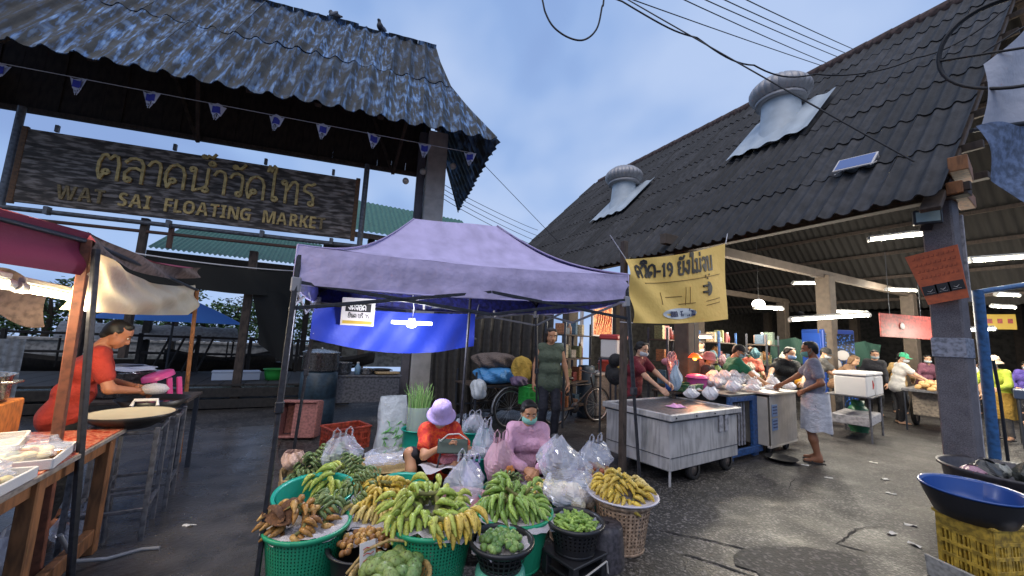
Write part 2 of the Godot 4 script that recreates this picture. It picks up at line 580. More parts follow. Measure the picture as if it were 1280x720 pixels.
func hall() -> void:
	noise_tex("moss", 0.012, [0.2, 0.4, 0.55, 0.7, 0.85], [0.45, 0.75, 0.95, 1.0, 1.0], 512, FastNoiseLite.TYPE_SIMPLEX_SMOOTH, 6)
	var h := thing("market_hall", "long market hall with steep dark wave tiled roof on concrete columns", "hall", v(5.5, 0, -1.3))
	var o := v(5.5, 0, -1.3)
	var roof := part_node("roof", h)
	var ms := []
	for i in 5:
		var b := 0.165 + 0.02 * i
		ms.append(mat("hall_tile%d" % i, Color(b * 0.99, b * 0.985, b * 1.03), 0.72, {"tex": "moss", "scale": v(0.9, 0.35, 0.9), "nrm": "bump", "ns": 0.35, "tex2": "grime", "scale2": 0.5}))
	var up := v(1, 1.009, 0).normalized()
	var n := v(-1.009, 1, 0).normalized()
	tiling(roof, v(0, 3.17, 0), n, up, 11.7, 7.82, 0.53, 7, 3, 0.05, ms)
	var rm := mat("ridge_tile", hexc("5a4640"), 0.8, {"tex": "moss", "scale": 1.3})
	for i in 26:
		var s := st()
		lathe(s, [Vector2(0.17, 0), Vector2(0.165, 0.24), Vector2(0.16, 0.48)], 10, Transform3D(Basis(v(1, 0, 0), -PI / 2), Z), 0, TAU)
		done(s, "ridge_tile", rm, roof, v(5.5, 8.70, -0.02 - i * 0.45))
	# back slope and the verge boards
	var um := mat("old_sheet", hexc("1e1c1b"), 0.9, {"tex": "soft", "scale": 0.6})
	for i in 12:
		var s := st()
		sheet(s, 20, 1, func(a: float, b: float): return v(b * 5.6, 8.66 - b * 5.6, -(i + a) * 0.975) + v(0.7, 0.7, 0) * 0.03 * sin(a * TAU * 5))
		done(s, "roof_sheet", um, roof, v(5.55, 0, 0))
	var wm := mat("old_wood", hexc("3a2f28"), 0.8, {"tex": "grime", "scale": v(2.5, 0.6, 2.5)})
	var dm := mat("dark_wood", hexc("4c4038"), 0.8, {"tex": "grime", "scale": v(2.0, 0.7, 2.0)})
	for zz in [-0.12, -11.6]:
		var s := st()
		bar(s, v(0.05, 3.06, zz), v(5.5, 8.56, zz), 0.05, 0.16, 0.006, v(0, 0, 1))
		done(s, "verge_rafter", dm, h)
		s = st()
		bar(s, v(5.55, 8.56, zz), v(11.0, 3.06, zz), 0.05, 0.16, 0.006, v(0, 0, 1))
		done(s, "verge_rafter", dm, h)
	for i in 9:
		var s := st()
		var k := 0.3 + i * 0.62
		bar(s, v(k, 3.0 + k * 1.009, 0.12), v(k, 3.0 + k * 1.009, -11.8), 0.09, 0.055, 0.004, v(1, 0, 0))
		done(s, "purlin", wm, h)
		s = st()
		bar(s, v(11.05 - k, 3.0 + k * 1.009, 0.12), v(11.05 - k, 3.0 + k * 1.009, -11.8), 0.09, 0.055, 0.004, v(1, 0, 0))
		done(s, "purlin", wm, h)
	var cm := mat("old_concrete", hexc("6f6b70"), 0.8, {"tex": "soft", "scale": 1.2, "nrm": "bump", "ns": 0.3, "tex2": "fine", "scale2": 1.5})
	var cd := mat("tan_concrete", hexc("5a4f45"), 0.8, {"tex": "soft", "scale": 1.2, "nrm": "bump", "ns": 0.3})
	for k in [-3.4, -6.9, -10.6]:
		for x in [6.0, 11.0, 15.9]:
			var s := st()
			box(s, v(0, 1.7, 0), v(0.3, 3.4, 0.3), 0.015)
			done(s, "column", cd, h, v(x - 5.5, 0, k))
		var s2 := st()
		bar(s2, v(-0.1, 3.42, k), v(11.1, 3.42, k), 0.12, 0.18)
		bar(s2, v(0.4, 3.55, k + 0.12), v(5.5, 8.2, k + 0.12), 0.06, 0.12, 0.004, v(0, 0, 1))
		done(s2, "tie_beam", cd, h)
	var s := st()
	bar(s, v(0.35, 3.27, 0.1), v(0.35, 3.27, -11.8), 0.1, 0.14, 0.005, v(1, 0, 0))
	bar(s, v(1.1, 3.62, 0.1), v(1.1, 3.62, -11.8), 0.08, 0.1, 0.005, v(1, 0, 0))
	done(s, "eave_beam", wm, h)
	s = st()
	box(s, v(0.5, 3.55, 0.02), v(0.5, 0.16, 0.14), 0.006, Basis(UP, 0.15))
	box(s, v(0.62, 3.3, -0.02), v(0.75, 0.13, 0.12), 0.006, Basis(UP, 0.1))
	done(s, "beam_end", mat("brown_wood", hexc("8a5a34"), 0.7, {"tex": "grime", "scale": v(2.5, 0.6, 2.5)}), h)
	# the tall column at the near corner, with its sheet-metal band and taped edge
	s = st()
	box(s, v(0, 1.75, 0), v(0.235, 3.5, 0.235), 0.015)
	var col := done(s, "corner_column", cm, h, v(0.52, 0, -0.17))
	s = st()
	box(s, v(0, 1.66, 0), v(0.252, 0.2, 0.252), 0.004)
	done(s, "metal_band", mat("band_metal", hexc("8f93a0"), 0.5, {"metal": 0.3, "tex": "grime", "scale": 2.5}), col)
	s = st()
	bar(s, v(0.13, 0.0, 0.1), v(0.13, 1.55, 0.1), 0.035, 0.03)
	bar(s, v(0.13, 2.15, 0.1), v(0.13, 3.1, 0.1), 0.08, 0.02)
	done(s, "edge_strip", mat("pale_strip", hexc("a9a7ac"), 0.6, {"tex": "grime", "scale": 1.5}), col)
	# rear hall: a second pair of slopes further in, walls that close it
	var r := thing("rear_hall", "dim rear hall with dark sheet ceiling and shuttered walls behind the stalls", "hall", v(16.6, 0, -1.3))
	for i in 7:
		s = st()
		sheet(s, 24, 1, func(a: float, b: float): return v(b * 6.0, 4.0 + b * 2.0, 2.6 - (i + a) * 2.1) + v(0, 0.03 * sin(a * TAU * 10), 0))
		sheet(s, 24, 1, func(a: float, b: float): return v(6.0 + b * 6.0, 6.0 - b * 2.0, 2.6 - (i + a) * 2.1) + v(0, 0.03 * sin(a * TAU * 10), 0))
		done(s, "roof_sheet", um, r)
	for i in 6:
		s = st()
		bar(s, v(0.5 + i * 1.0, 3.95 + i * 0.33, 2.6), v(0.5 + i, 3.95 + i * 0.33, -12), 0.08, 0.08)
		done(s, "purlin", dm, r)
	for k in [-0.4, -3.4, -6.9, -10.6]:
		for x in [5.0, 11.0]:
			s = st()
			box(s, v(0, 2.0, 0), v(0.3, 4.0, 0.3), 0.015)
			done(s, "column", cd, r, v(x, 0, k))
	var sh := mat("shutter", hexc("57534e"), 0.7, {"tex": "grime", "scale": 0.5})
	for i in 8:
		s = st()
		sheet(s, 60, 1, func(a: float, b: float): return v(12.0, a * 4.2, 2.6 - (i + b) * 1.85 - 0.01) + v(-0.02 * absf(sin(a * PI * 28)), 0, 0))
		done(s, "shutter_panel", sh, r)
	for i in 8:
		s = st()
		sheet(s, 60, 1, func(a: float, b: float): return v(-5.6 + (i + b) * 2.2, a * 4.6, -12.2) + v(0, 0, 0.02 * absf(sin(a * PI * 28))))
		done(s, "shutter_panel", sh, r)
	s = st()
	box(s, v(6, 2.2, 2.75), v(12.2, 4.4, 0.12), 0.0)
	done(s, "end_wall", cd, r)


func ventilator(label: String, at: Vector3, sc: float) -> void:
	var t := thing("roof_ventilator", label, "roof ventilator", at)
	t.scale = v(sc, sc, sc)
	var zm := mat("galvanised", hexc("a9a7a8"), 0.5, {"metal": 0.35, "tex": "soft", "scale": 1.0, "world": false})
	# base flashing lies on the 45 degree slope; local x runs up the slope side
	var s := st()
	sheet(s, 30, 10, func(a: float, b: float):
		var x := lerpf(-0.6, 0.42, b)
		var z := lerpf(-0.66, 0.66, a)
		var r := Vector2(x + 0.02, z).length()
		var k := clampf((0.55 - r) / 0.3, 0, 1)
		var lift := k * 0.3 * (1.0 if x < 0.1 else 0.8)
		return v(x, x * 1.009 + 0.16 + 0.02 * sin(z * TAU * 3.4) * (1.0 - k) + lift * 0.35, z))
	done(s, "flashing", mat("flashing_white", hexc("b4bec5"), 0.5, {"tex": "soft", "scale": 0.8, "world": false}), t)
	s = st()
	lathe(s, [Vector2(0.5, -0.42), Vector2(0.4, -0.15), Vector2(0.33, 0.1), Vector2(0.3, 0.4), Vector2(0.3, 0.52)], 28)
	done(s, "throat", mat("flashing_white"), t)
	s = st()
	lathe(s, [Vector2(0.3, 0.5), Vector2(0.39, 0.5), Vector2(0.39, 0.56), Vector2(0.3, 0.57)], 28)
	done(s, "collar_ring", zm, t)
	var hd := part_node("turbine", t)
	s = st()
	for k in 26:
		var a := TAU * k / 26
		var f := func(u: float, w: float):
			var ang := a + w * 0.36
			var y := 0.57 + 0.36 * u
			var rr := 0.30 + 0.17 * sin(PI * clampf(u * 0.85 + 0.1, 0, 1)) - 0.06 * u + 0.05 * sin(w * PI)
			return v(cos(ang) * rr, y, sin(ang) * rr)
		sheet(s, 6, 3, f)
	done(s, "turbine_vanes", zm, hd)
	s = st()
	lathe(s, [Vector2(0, 0.965), Vector2(0.2, 0.955), Vector2(0.29, 0.925), Vector2(0.3, 0.9)], 26)
	done(s, "turbine_cap", zm, hd)


func gate() -> void:
	noise_tex("flake", 0.010, [0.0, 0.54, 0.58, 0.63, 0.76], [Color(0.14, 0.155, 0.155), Color(0.21, 0.23, 0.235), Color(0.22, 0.31, 0.42), Color(0.34, 0.52, 0.76), Color(0.6, 0.74, 0.9)], 1024, FastNoiseLite.TYPE_SIMPLEX_SMOOTH, 4)
	var g := thing("gateway", "roofed market gateway with flaking blue wave tiles and concrete pillar", "gateway", v(2.2, 0, -8.4), deg_to_rad(-10.0))
	var roof := part_node("roof", g)
	var ms := []
	for i in 5:
		var b := 0.72 + 0.085 * i
		ms.append(mat("gate_tile%d" % i, Color(b, b, b), 0.7, {"tex": "flake", "scale": v(0.75, 0.12, 0.16) * (1.0 + 0.15 * i), "nrm": "bump", "ns": 0.4, "tex2": "moss", "scale2": 0.6}))
	var ridge := v(0, 8.27, 0)
	var eave := v(0, 5.07, 2.2)
	var up := (ridge - eave).normalized()
	var n := v(0, -up.z, up.y)
	if n.y < 0: n = -n
	var slope := ridge.distance_to(eave)
	# right end: ridge end at x=-.18, gable foot at x=-.03 (slope 60%), then the skirt flares to x=.88 at the eave
	var clip := func(x: float, sl: float):
		var t: float = sl / slope
		var lim := lerpf(0.88, -0.03, clampf(t / 0.6, 0, 1)) if t < 0.6 else lerpf(-0.03, -0.18, clampf((t - 0.6) / 0.4, 0, 1))
		return maxf(x, 0.88 - lim)
	tiling(roof, v(0.88, 5.07, 2.2), n, up, 9.4, slope, 0.66, 2, 2, 0.075, ms, clip)
	var upb := v(up.x, up.y, -up.z)
	var nb := v(0, n.y, -n.z)
	var clipb := func(x: float, sl: float): return minf(x, 8.52 + lerpf(-0.03, -0.18, clampf(sl / (slope * 0.71), 0, 1)))
	tiling(roof, v(-8.52, 6.0, -1.56), nb, upb, 9.4, slope * 0.71, 0.66, 2, 2, 0.075, ms, clipb)
	# end skirt
	var ue := v(-0.91, 1.92, 0).normalized()
	var ne := v(1.92, 0.91, 0).normalized()
	var sle := v(-0.91, 1.92, 0).length()
	var clipe := func(x: float, sl: float):
		var w: float = 2.2 * (1.0 - 0.6 * sl / sle)
		return clampf(x, 2.2 - w, 2.2 + w)
	tiling(roof, v(0.88, 5.07, -2.2), ne, ue, 4.4, sle, 0.55, 1, 2, 0.06, ms, clipe)
	var bm := mat("gate_board", hexc("3a302b"), 0.8, {"tex": "grime", "scale": v(1.6, 0.5, 1.6)})
	var dm := mat("dark_wood")
	# gable boards, wall of boards above the sign, beams, rafters
	for i in 4:
		var s := st()
		var z0 := -0.86 + i * 0.43
		var top := func(z): return 8.15 - absf(z) / 2.2 * 3.2
		quad(s, v(-0.1, 6.95, z0), v(-0.1, 6.95, z0 + 0.42), v(-0.14, maxf(top.call(z0 + 0.42), 6.96), z0 + 0.42), v(-0.14, maxf(top.call(z0), 6.96), z0))
		done(s, "gable_board", bm, g)
	for i in 27:
		var s := st()
		box(s, v(-8.3 + i * 0.3, 5.95, -0.02 + 0.006 * (i % 3)), v(0.298, 1.75, 0.03), 0.004)
		done(s, "wall_board", bm, g)
	for z in [0.06]:
		var s := st()
		bar(s, v(-8.4, 5.09, z), v(-0.1, 5.09, z), 0.08, 0.1, 0.006, v(0, 0, 1))
		done(s, "beam", dm, g)
	for i in 9:
		var s := st()
		var x := -8.0 + i * 0.98
		if x > 0.3: continue
		bar(s, v(x, 5.2, 2.0), v(x, 8.0, 0.06), 0.07, 0.1, 0.004, v(1, 0, 0))
		bar(s, v(x, 6.1, -1.4), v(x, 8.0, -0.06), 0.07, 0.1, 0.004, v(1, 0, 0))
		done(s, "rafter", dm, g)
	for x in [-0.9, -4.5]:
		var s := st()
		bar(s, v(x, 5.0, 0.1), v(x + 0.3, 6.3, 1.25), 0.06, 0.06)
		bar(s, v(x, 5.0, 0.1), v(x - 0.5, 6.2, 0.1), 0.06, 0.06)
		done(s, "brace", dm, g)
	var cm := mat("pillar_concrete", hexc("b9b5b0"), 0.8, {"tex": "soft", "scale": 1.0, "nrm": "bump", "ns": 0.4})
	for x in [0.0, -8.0]:
		var s := st()
		box(s, v(x, 3.0, 0.25), v(0.42, 6.0, 0.42), 0.02)
		done(s, "pillar", cm, g)
		s = st()
		box(s, v(x - 0.31, 3.0, 0.17), v(0.17, 6.0, 0.3), 0.015)
		done(s, "pillar_pilaster", mat("old_concrete"), g)
	for p in [v(-0.28, 5.0, 0.5), v(0.34, 5.2, 0.6), v(-0.62, 4.75, 0.45)]:
		var s := st()
		ball(s, p, v(0.07, 0.07, 0.07), 12)
		rod(s, p, p + v(0, 0.02, -0.2), 0.02)
		done(s, "insulator", mat("porcelain", hexc("b8b2aa"), 0.4), g)


func thai(ch: String) -> Array:
	var lp := func(x, y, r = 0.085):
		var a := []
		for i in 9: a.append(Vector2(x + cos(TAU * i / 8 + 1.0) * r, y + sin(TAU * i / 8 + 1.0) * r))
		return a
	var V := func(a):
		var r := []
		for i in range(0, a.size(), 2): r.append(Vector2(a[i], a[i + 1]))
		return r
	match ch:
		"ด": return [0.66, lp.call(0.26, 0.3), V.call([0.2, 0.22, 0.12, 0, 0.04, 0.3, 0.04, 0.62, 0.14, 0.88, 0.33, 1, 0.52, 0.88, 0.6, 0.62, 0.6, 0])]
		"ต": return [0.66, lp.call(0.26, 0.3), V.call([0.2, 0.22, 0.12, 0, 0.04, 0.3, 0.04, 0.66, 0.12, 0.95, 0.22, 1, 0.33, 0.84, 0.44, 1, 0.54, 0.95, 0.6, 0.66, 0.6, 0])]
		"ค": return [0.66, lp.call(0.28, 0.42), V.call([0.2, 0.36, 0.12, 0, 0.04, 0.3, 0.04, 0.62, 0.14, 0.88, 0.33, 1, 0.52, 0.88, 0.6, 0.62, 0.6, 0])]
		"ล": return [0.62, lp.call(0.16, 0.1), V.call([0.08, 0.12, 0.06, 0.36, 0.18, 0.55, 0.36, 0.6, 0.56, 0.5]), V.call([0.04, 0.8, 0.16, 0.96, 0.32, 1, 0.48, 0.94, 0.56, 0.75, 0.56, 0])]
		"า": return [0.46, V.call([0.02, 0.78, 0.1, 0.95, 0.2, 1, 0.33, 0.93, 0.38, 0.75, 0.38, 0])]
		"น": return [0.68, lp.call(0.1, 0.9), V.call([0.17, 0.86, 0.17, 0.02, 0.44, 0.14, 0.54, 0.24, 0.57, 0.4, 0.57, 1]), lp.call(0.54, 0.1)]
		"ว": return [0.5, lp.call(0.34, 0.1), V.call([0.02, 0.78, 0.1, 0.94, 0.24, 1, 0.38, 0.92, 0.43, 0.75, 0.42, 0.1])]
		"ไ": return [0.4, lp.call(0.26, 0.1), V.call([-0.06, 1.3, -0.02, 1.55, 0.06, 1.3, 0.14, 1.58, 0.22, 1.5, 0.18, 1.2, 0.18, 0.1])]
		"ท": return [0.68, lp.call(0.1, 0.9), V.call([0.18, 0.88, 0.18, 0, 0.18, 0.5, 0.38, 0.96, 0.48, 1, 0.57, 0.9, 0.58, 0])]
		"ร": return [0.48, lp.call(0.34, 0.1), V.call([0.4, 0.12, 0.4, 0.42, 0.3, 0.56, 0.06, 0.66, 0.06, 0.82, 0.16, 0.96, 0.3, 0.94, 0.42, 1.04])]
		"ย": return [0.6, lp.call(0.14, 0.9), V.call([0.06, 0.86, 0.1, 0.6, 0.22, 0.52, 0.08, 0.4, 0.06, 0.12, 0.16, 0, 0.42, 0, 0.52, 0.14, 0.52, 1])]
		"ง": return [0.5, lp.call(0.3, 0.9), V.call([0.38, 0.9, 0.4, 0.5, 0.32, 0.02, 0.02, 0.42])]
		"ม": return [0.68, lp.call(0.1, 0.9), V.call([0.18, 0.88, 0.18, 0.1, 0.5, 0.04, 0.57, 0.2, 0.57, 1]), lp.call(0.14, 0.1)]
		"จ": return [0.56, lp.call(0.2, 0.36), V.call([0.28, 0.32, 0.26, 0.08, 0.36, 0, 0.46, 0.3, 0.48, 0.7, 0.38, 0.96, 0.22, 1, 0.06, 0.82])]
		"บ": return [0.66, lp.call(0.1, 0.9), V.call([0.17, 0.88, 0.17, 0, 0.57, 0, 0.57, 1])]
		"อ": return [0.58, lp.call(0.14, 0.5), V.call([0.06, 0.46, 0.08, 0, 0.48, 0, 0.5, 0.75, 0.4, 0.96, 0.26, 1, 0.1, 0.9, 0.04, 0.78])]
		"1": return [0.4, V.call([0.06, 0.8, 0.2, 1, 0.2, 0])]
		"9": return [0.58, V.call([0.46, 0.65, 0.36, 0.48, 0.18, 0.48, 0.06, 0.65, 0.1, 0.88, 0.26, 1, 0.42, 0.9, 0.48, 0.66, 0.42, 0.28, 0.22, 0])]
		"-": return [0.42, V.call([0.06, 0.42, 0.3, 0.42])]
		" ": return [0.35]
		# marks above: zero width, placed over the letter before
		"ั": return [0.0, lp.call(-0.42, 1.26, 0.06), V.call([-0.34, 1.22, -0.22, 1.22, -0.1, 1.42])]
		"้": return [0.0, lp.call(-0.38, 1.52, 0.05), V.call([-0.32, 1.46, -0.24, 1.58, -0.12, 1.52, -0.02, 1.68])]
		"ํ": return [0.0, lp.call(-0.1, 1.24, 0.085)]
		"ิ": return [0.0, V.call([-0.56, 1.16, -0.5, 1.32, -0.34, 1.38, -0.16, 1.3, -0.12, 1.16, -0.56, 1.16])]
		"่": return [0.0, V.call([-0.16, 1.24, -0.16, 1.46])]
	return [0.4]


# flat letters cut with thickness t, pen width w; text starts at (0, 0), runs along +x, up +y, faces +z
func stroke(s: SurfaceTool, pts: Array, w: float, t: float, bend: Callable) -> void:
	for i in pts.size() - 1:
		var a: Vector2 = pts[i]
		var b: Vector2 = pts[i + 1]
		var d := (b - a).normalized()
		var nn := Vector2(-d.y, d.x) * w * 0.5
		a -= d * w * 0.3
		b += d * w * 0.3
		var zo := 0.0004 * (i % 3)
		var P := func(q: Vector2, z: float): return bend.call(q.x, q.y, z)
		quad(s, P.call(a - nn, t + zo), P.call(b - nn, t + zo), P.call(b + nn, t + zo), P.call(a + nn, t + zo))
		quad(s, P.call(a - nn, 0), P.call(b - nn, 0), P.call(b - nn, t + zo), P.call(a - nn, t + zo))
		quad(s, P.call(a + nn, t + zo), P.call(b + nn, t + zo), P.call(b + nn, 0), P.call(a + nn, 0))
		quad(s, P.call(b - nn, 0), P.call(b + nn, 0), P.call(b + nn, t + zo), P.call(b - nn, t + zo))
		quad(s, P.call(a - nn, 0), P.call(a - nn, t + zo), P.call(a + nn, t + zo), P.call(a + nn, 0))


func thai_width(text: String, size: float) -> float:
	var w := 0.0
	for ch in text: w += thai(ch)[0] * size * 1.12
	return w


# each letter one part called letter
func thai_text(text: String, size: float, pen: float, t: float, m: Material, parent: Node3D, bend: Callable, sx := 1.0) -> void:
	var x := 0.0
	for ch in text:
		var g := thai(ch)
		var s := st()
		for k in range(1, g.size()):
			var q := []
			for p in g[k]: q.append(Vector2(x + p.x * size * sx, p.y * size))
			stroke(s, q, pen, t, bend)
		if g.size() > 1: done(s, "letter", m, parent)
		x += g[0] * size * 1.12 * sx


func sign_board() -> void:
	# hangs from the gateway; same frame as the gateway
	var B := Basis(UP, deg_to_rad(-10.0))
	var o := v(2.2, 0, -8.4)
	var c := o + B * v(-4.13, 0, 0.42)
	var t := thing("market_sign", "long weathered black wooden sign with gold raised market lettering", "sign", c, deg_to_rad(-10.0))
	var w := 5.12
	var y0 := 3.36
	var y1 := 4.62
	noise_tex("peel", 0.02, [0.0, 0.45, 0.55, 0.72], [Color(0.19, 0.16, 0.135), Color(0.28, 0.245, 0.215), Color(0.42, 0.375, 0.335), Color(0.6, 0.555, 0.52)], 512, FastNoiseLite.TYPE_SIMPLEX_SMOOTH, 5)
	var wm := mat("peeling_wood", Color(0.95, 0.95, 0.95), 0.75, {"tex": "peel", "scale": v(0.3, 1.3, 0.3), "nrm": "bump", "ns": 0.3, "tex2": "soft", "scale2": 0.6})
	for i in 5:
		var s := st()
		var hh := (y1 - y0) / 5
		box(s, v(0, y0 + hh * (i + 0.5), 0.003 * (i % 2)), v(w, hh - 0.004, 0.05), 0.004)
		done(s, "plank", wm, t)
	var fm := mat("sign_frame_wood", hexc("6b4a2c"), 0.7, {"tex": "grime", "scale": 2.0})
	for e in [[v(-w / 2 - 0.02, y0 - 0.03, 0.01), v(-w / 2 - 0.02, y1 + 0.03, 0.01)], [v(w / 2 + 0.02, y0 - 0.03, 0.01), v(w / 2 + 0.02, y1 + 0.03, 0.01)]]:
		var s := st()
		bar(s, e[0], e[1], 0.05, 0.08)
		done(s, "frame", fm, t)
	var gm := mat("gold_paint", hexc("c6a664"), 0.45, {"metal": 0.25, "tex": "grime", "scale": 1.2})
	var txt := "ตลาดนํ้าวัดไทร"
	var size := 0.44
	var tw := thai_width(txt, size)
	var sx := 3.42 / tw
	thai_text(txt, size, 0.045, 0.03, gm, t, func(x: float, y: float, z: float): return v(-1.56 + x, 3.925 + y, 0.03 + z), sx)
	var f := SystemFont.new()
	f.font_names = PackedStringArray(["Droid Sans"])
	f.font_weight = 700
	var text := "WAT SAI FLOATING MARKET"
	var ws := []
	var total := 0.0
	for ch in text:
		var wd0 := 0.17
		if ch != " ":
			var tm0 := TextMesh.new()
			tm0.font = f
			tm0.text = ch
			tm0.font_size = 32
			tm0.pixel_size = 0.01
			wd0 = tm0.get_aabb().size.x
		ws.append(wd0)
		total += wd0 + 0.03
	var fit := 4.1 / total
	var x := -2.02
	var worn := mat("gold_worn", hexc("8d7850"), 0.7, {"tex": "grime", "scale": 3.0})
	for i in text.length():
		if text[i] == " ":
			x += 0.2 * fit
			continue
		var tm := TextMesh.new()
		tm.font = f
		tm.text = text[i]
		tm.font_size = 32
		tm.pixel_size = 0.01
		tm.depth = 0.025
		var wd: float = ws[i] * fit
		inst(tm, "letter", worn if i < 3 or i == 22 else gm, t, Transform3D(Basis.from_scale(v(fit, 1.05, 1)), v(x + wd * 0.5, 3.60, 0.04)))
		x += wd + 0.03 * fit
	# posts and pipes that carry it
	var p := thing("sign_frame", "grey steel pipe frame with hanger brackets carrying the black market sign", "frame", c, deg_to_rad(-10.0))
	var pm := mat("grey_pipe", hexc("6d6f74"), 0.5, {"metal": 0.4, "tex": "grime", "scale": 1.5})
	for xx in [-w / 2 - 0.16, w / 2 + 0.16]:
		var s := st()
		rod(s, v(xx, 0 if xx < 0 else 3.2, -0.04), v(xx, 5.0, -0.04), 0.055, 10)
		done(s, "post", pm, p)
	var s := st()
	rod(s, v(-w / 2 - 0.5, 3.26, -0.02), v(w / 2 + 0.3, 3.24, -0.02), 0.04, 10)
	done(s, "lower_pipe", pm, p)
	s = st()
	rod(s, v(-w / 2 - 0.5, 3.12, -0.1), v(w / 2 + 0.3, 3.1, -0.1), 0.03, 8)
	done(s, "lower_pipe", mat("rust_pipe", hexc("5a4238"), 0.8), p)
	for k in [-2.2, -0.55, 0.9, 2.1]:
		s = st()
		box(s, v(k, 4.7, 0), v(0.05, 0.12, 0.05), 0.004)
		box(s, v(k + 0.1, 3.27, 0.02), v(0.06, 0.13, 0.1), 0.004)
		done(s, "bracket", pm, p)
	s = st()
	bar(s, v(-0.85, 0.9, -0.12), v(-0.85, 3.35, -0.12), 0.1, 0.1)
	done(s, "prop_post", mat("dark_wood"), p)
	s = st()
	bar(s, v(-0.45, 2.85, -0.1), v(-0.45, 3.3, -0.1), 0.08, 0.06)
	done(s, "prop_stub", mat("rust_pipe"), p)


# ---------------------------------------------------------------- purple tent
func tent() -> void:
	var FL := v(-0.12, 1.83, -2.88)
	var FR := v(2.66, 1.94, -2.72)
	var BR := v(2.9, 1.9, -4.78)
	var BL := v(0.05, 1.85, -4.85)
	var t := thing("canopy_tent", "purple pop-up canopy tent with blue underside on dark folding legs", "tent", v(1.3, 0, -3.8))
	var o := v(1.3, 0, -3.8)
	var R0 := v(0.82, 2.68, -3.78) - o
	var R1 := v(1.72, 2.76, -3.74) - o
	var c := [FL - o, FR - o, BR - o, BL - o]
	var lift := v(0, 0.26, 0)
	var pm := mat("purple_cloth", hexc("beb2d6"), 0.75, {"tex": "soft", "scale": 1.0, "nrm": "wrinkle", "ns": 0.22, "rim": 0.2, "back": Color(0.1, 0.08, 0.2)})
	var bm := mat("blue_lining", hexc("20246f"), 0.75, {"tex": "mottle", "scale": 2.0, "nrm": "wrinkle", "ns": 0.4})
	var tops := []
	for p in c: tops.append(p + lift)
	var faces := [[tops[0], tops[1], R1, R0], [tops[1], tops[2], R1, R1], [tops[2], tops[3], R0, R1], [tops[3], tops[0], R0, R0]]
	for pass_ in 2:
		var s := st()
		for fi in 4:
			var q: Array = faces[fi]
			sheet(s, 28, 12, func(a: float, b: float):
				var lo: Vector3 = q[0].lerp(q[1], a)
				var hi: Vector3 = q[3].lerp(q[2], a)
				var p: Vector3 = lo.lerp(hi, b)
				# sagging cloth: concave slope like a pagoda, scalloped a little between the legs
				p.y -= 0.42 * (hi.y - lo.y) * sin(PI * b) * (0.62 if fi % 2 == 0 else 0.5)
				p.y -= 0.035 * sin(PI * a) * (1.0 - b)
				p += v(0, 0.006 * wob(p, 9.0), 0)
				if pass_ == 1: p.y -= 0.012
				return p)
		done(s, "roof_cloth" if pass_ == 0 else "roof_lining", pm if pass_ == 0 else bm, t)
	for k in 4:
		var a0: Vector3 = c[k]
		var b0: Vector3 = c[(k + 1) % 4]
		for pass_ in 2:
			var s := st()
			var nrm := (b0 - a0).cross(UP).normalized()
			if nrm.dot((a0 + b0) * 0.5) < 0: nrm = -nrm
			sheet(s, 40, 5, func(u: float, w: float):
				var p: Vector3 = a0.lerp(b0, u) + lift * w
				p.y -= 0.035 * sin(PI * u)
				var crease := sin(u * 3.0 + w * 9.0) * 0.008 + 0.012 * exp(-pow((w - 0.62 - 0.06 * sin(u * 4.0)) * 9.0, 2.0))
				p += nrm * (crease * sin(PI * w) + 0.01 * sin(u * 17.0) * (1 - w))
				if pass_ == 1: p -= nrm * 0.008
				return p)
			done(s, "valance" if pass_ == 0 else "valance_lining", pm if pass_ == 0 else bm, t)
		var s2 := st()
		var hem := PackedVector3Array()
		for i in 21:
			var u := i / 20.0
			hem.append(a0.lerp(b0, u) - v(0, 0.035 * sin(PI * u), 0))
		tube(s2, hem, 0.006, 6)
		rod(s2, a0, a0 + lift, 0.006, 6)
		done(s2, "piping", mat("pale_piping", hexc("b9b0dc"), 0.7), t)
	var sm: SurfaceTool
	for k in 4:
		sm = st()
		var hip := PackedVector3Array()
		for i in 13:
			var b := i / 12.0
			var p: Vector3 = (tops[k] as Vector3).lerp(R0 if k in [0, 3] else R1, b)
			p.y -= 0.42 * (R0.y - tops[k].y) * sin(PI * b) * 0.56 - 0.004
			hip.append(p)
		tube(sm, hip, 0.007, 5)
		done(sm, "hip_seam", mat("seam_lilac", hexc("a79bbd"), 0.8), t)
	var lm := mat("black_steel", hexc("34343a"), 0.45, {"metal": 0.4, "tex": "grime", "scale": 3.0})
	var feet := [v(-0.12, 0.0, -2.78), v(2.78, 0.0, -2.65), v(3.0, 0, -4.8), v(-0.02, 0, -4.9)]
	for k in 4:
		var s := st()
		var top: Vector3 = c[k] + v(0, 0.2, 0) - c[k].normalized() * v(0.03, 0, 0.03)
		var foot: Vector3 = feet[k] - o
		bar(s, foot.lerp(top, 0.5), top, 0.034, 0.034)
		bar(s, foot + v(0, 0.012, 0), foot.lerp(top, 0.53), 0.026, 0.026)
		box(s, foot.lerp(top, 0.52), v(0.05, 0.07, 0.05), 0.006)
		box(s, foot + v(0, 0.008, 0), v(0.09, 0.016, 0.09), 0.003)
		done(s, "leg", lm, t)
		s = st()
		box(s, c[k] + v(0, 0.0, 0) - c[k].normalized() * v(0.03, 0, 0.03), v(0.06, 0.1, 0.06), 0.008)
		done(s, "corner_joint", mat("grey_plastic", hexc("86868c"), 0.5), t)
	# scissor bars between the legs and up to the ridge
	var gm := mat("silver_bar", hexc("8b8b92"), 0.4, {"metal": 0.5})
